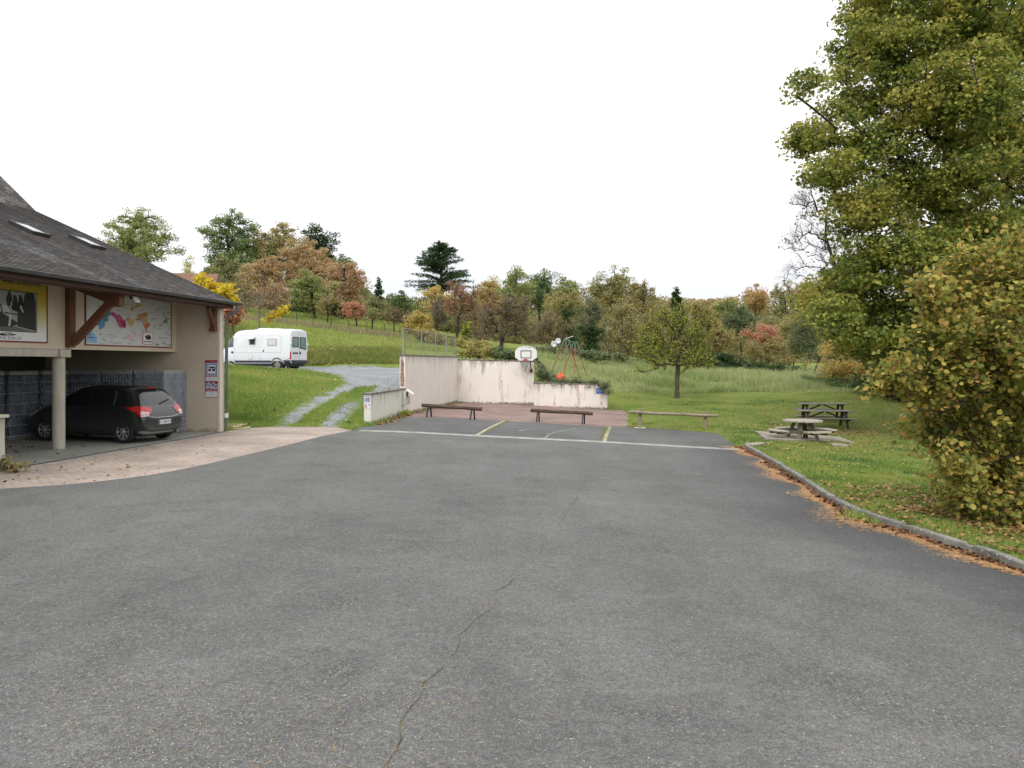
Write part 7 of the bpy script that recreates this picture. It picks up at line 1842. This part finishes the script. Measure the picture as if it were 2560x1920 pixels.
# grass fringe along paved edges
fr = []
for line, n, sp in ((bay_back[8:12], 1500, .05), ([v2(p) for p in (court_r[1], court_r[2], court_r[3])], 500, .05), (bay_back[0:3], 900, .07), ([wall_n + Vector((.1, 0, 0)), wall_c + Vector((.1, -.2, 0))], 500, .04)):
    for _ in range(n):
        k = R9.integers(0, len(line) - 1); t = float(R9.uniform()); p = line[k].lerp(line[k + 1], t); fr.append((p.x + R9.normal() * sp, p.y + R9.normal() * sp))
blades('edge_grass', np.array(fr), .06, .02, GL, 'grass fringe along the edge of the paving', .8, R9)
kg = alongkerb(2600, -.2, .05, 8, 24.2); blades('kerb_grass', kg, .09, .018, GL, 'grass leaning over the back of the kerb', .7, R9)
kw = np.concatenate([np.array([(G(2148, 1296).x, G(2148, 1296).y)]) + R9.normal(size=(260, 2)) * .13, np.array([(G(2185, 1310).x, G(2185, 1310).y)]) + R9.normal(size=(60, 2)) * .06])
blades('kerb_weeds', kw, .12, .025, GB, 'clump of weeds growing through the kerb joint', .8, R9)
# leaves blown against walls and into the garage
P = np.array([(wall_n.lerp(wall_s, float(t)).x + .12 + abs(R9.normal()) * .16, wall_n.lerp(wall_s, float(t)).y) for t in R9.uniform(0, 1, 420)] + [(wall_c.lerp(wall_n, float(t)).x + .15 + abs(R9.normal()) * .2, wall_c.lerp(wall_n, float(t)).y) for t in R9.uniform(0, 1, 420)])
litter('wall_leaves', P, .075, LIT, 'brown leaves blown along the foot of the court walls', 'round', .012, .4, hz_f, R9)
gp_ = [BL(R9.uniform(-9.3, -4.4), R9.uniform(1.2, 4.2)) for _ in range(70)] + [BL(-7.6 + R9.normal() * .5, 3.0 + R9.normal() * .25) for _ in range(90)] + [BL(-6.9 + R9.normal() * .5, 4.1 + R9.normal() * .12) for _ in range(60)]
litter('garage_leaves', np.array([(p.x, p.y) for p in gp_]), .1, leafmat('garage_leaf', [(.10, .025, .015), (.2, .05, .025), (.3, .10, .04)], .05, .8, .8), 'dry reddish leaves blown on to the garage floor', 'maple', .01, .4, hz_f, R9)
P = scatter(130, 0, 560, 13, 22, R9); P = P[inzones(P, ['paved_forecourt', 'garage_floor'])]
litter('forecourt_leaves', P, .06, LIT, 'odd pale leaves lying on the paved forecourt', 'round', .008, .4, hz_f, R9)
P = np.concatenate([scatter(1100, 560, 900, 49.8, 56, R9), scatter(260, 560, 900, 24, 40, R9), scatter(500, 560, 1100, 56, 80, R9)]); P = P[inzones(P, ['meadow'])]
litter('bank_leaves', P, .11, LIT, 'fallen leaves on the grass banks around the van', 'round', .09, .5, R=R9)

# ------------------------------------------------------------------ light, sky, camera
SUN_EL, SUN_AZ = math.radians(48), math.radians(200)     # azimuth measured from +y clockwise: behind the camera
w = bpy.data.worlds.new('World'); SC.world = w; w.use_nodes = True
nt = NT(w.node_tree); bg = w.node_tree.nodes['Background']
sky = nt.n('ShaderNodeTexSky'); sky.sky_type = 'NISHITA'; sky.sun_disc = False; sky.sun_elevation = SUN_EL; sky.sun_rotation = SUN_AZ; sky.dust_density = 3.0
hs_ = nt.n('ShaderNodeHueSaturation', inp={'Saturation': .18, 'Value': 1.0, 'Color': sky.outputs[0]}).outputs[0]
gen = nt.n('ShaderNodeTexCoord').outputs['Generated']
zc = nt.n('ShaderNodeSeparateXYZ', inp={0: gen}).outputs[2]
# an even overcast veil over the clear sky behind it
mixc = nt.mix(.85, hs_, nt.n('ShaderNodeVectorMath', operation='MULTIPLY', inp={0: nt.ramp(nt.math('ADD', nt.math('MULTIPLY', nt.noise(gen, 2.2, 4, .5), .25), zc), [(.12, (.56, .59, .645)), (.26, (.75, .765, .79)), (.44, (1.0, 1.0, 1.0))]), 1: (12.5, 12.5, 12.5)}).outputs[0])
nt.L.new(mixc, bg.inputs[0]); bg.inputs[1].default_value = .1
sun = bpy.data.lights.new('sun', 'SUN'); sun.energy = 1.3; sun.angle = math.radians(25); sun.color = (1.0, .97, .92)
so = bpy.data.objects.new('sun', sun); COL.objects.link(so)
sd_v = Vector((math.sin(SUN_AZ) * math.cos(SUN_EL), math.cos(SUN_AZ) * math.cos(SUN_EL), math.sin(SUN_EL)))
so.rotation_euler = sd_v.to_track_quat('Z', 'Y').to_euler(); so.location = (0, -10, 30)
cam = bpy.data.cameras.new('camera'); co = bpy.data.objects.new('camera', cam); COL.objects.link(co)
cam.sensor_fit = 'HORIZONTAL'; cam.sensor_width = 36; cam.lens = 36 * F / 2560; cam.shift_y = -(960 - HY) / 2560
co.location = (0, 0, CAMZ); co.rotation_euler = (PI / 2, 0, 0); cam.clip_start = .1; cam.clip_end = 5000
SC.camera = co
SC.render.engine = 'CYCLES'; SC.cycles.max_bounces = 6; SC.cycles.transparent_max_bounces = 12; SC.cycles.diffuse_bounces = 3; SC.cycles.glossy_bounces = 3; SC.cycles.caustics_reflective = False; SC.cycles.caustics_refractive = False
SC.view_settings.view_transform = 'Standard'; SC.view_settings.look = 'None'; SC.view_settings.gamma = 1.0; SC.view_settings.exposure = 0.35
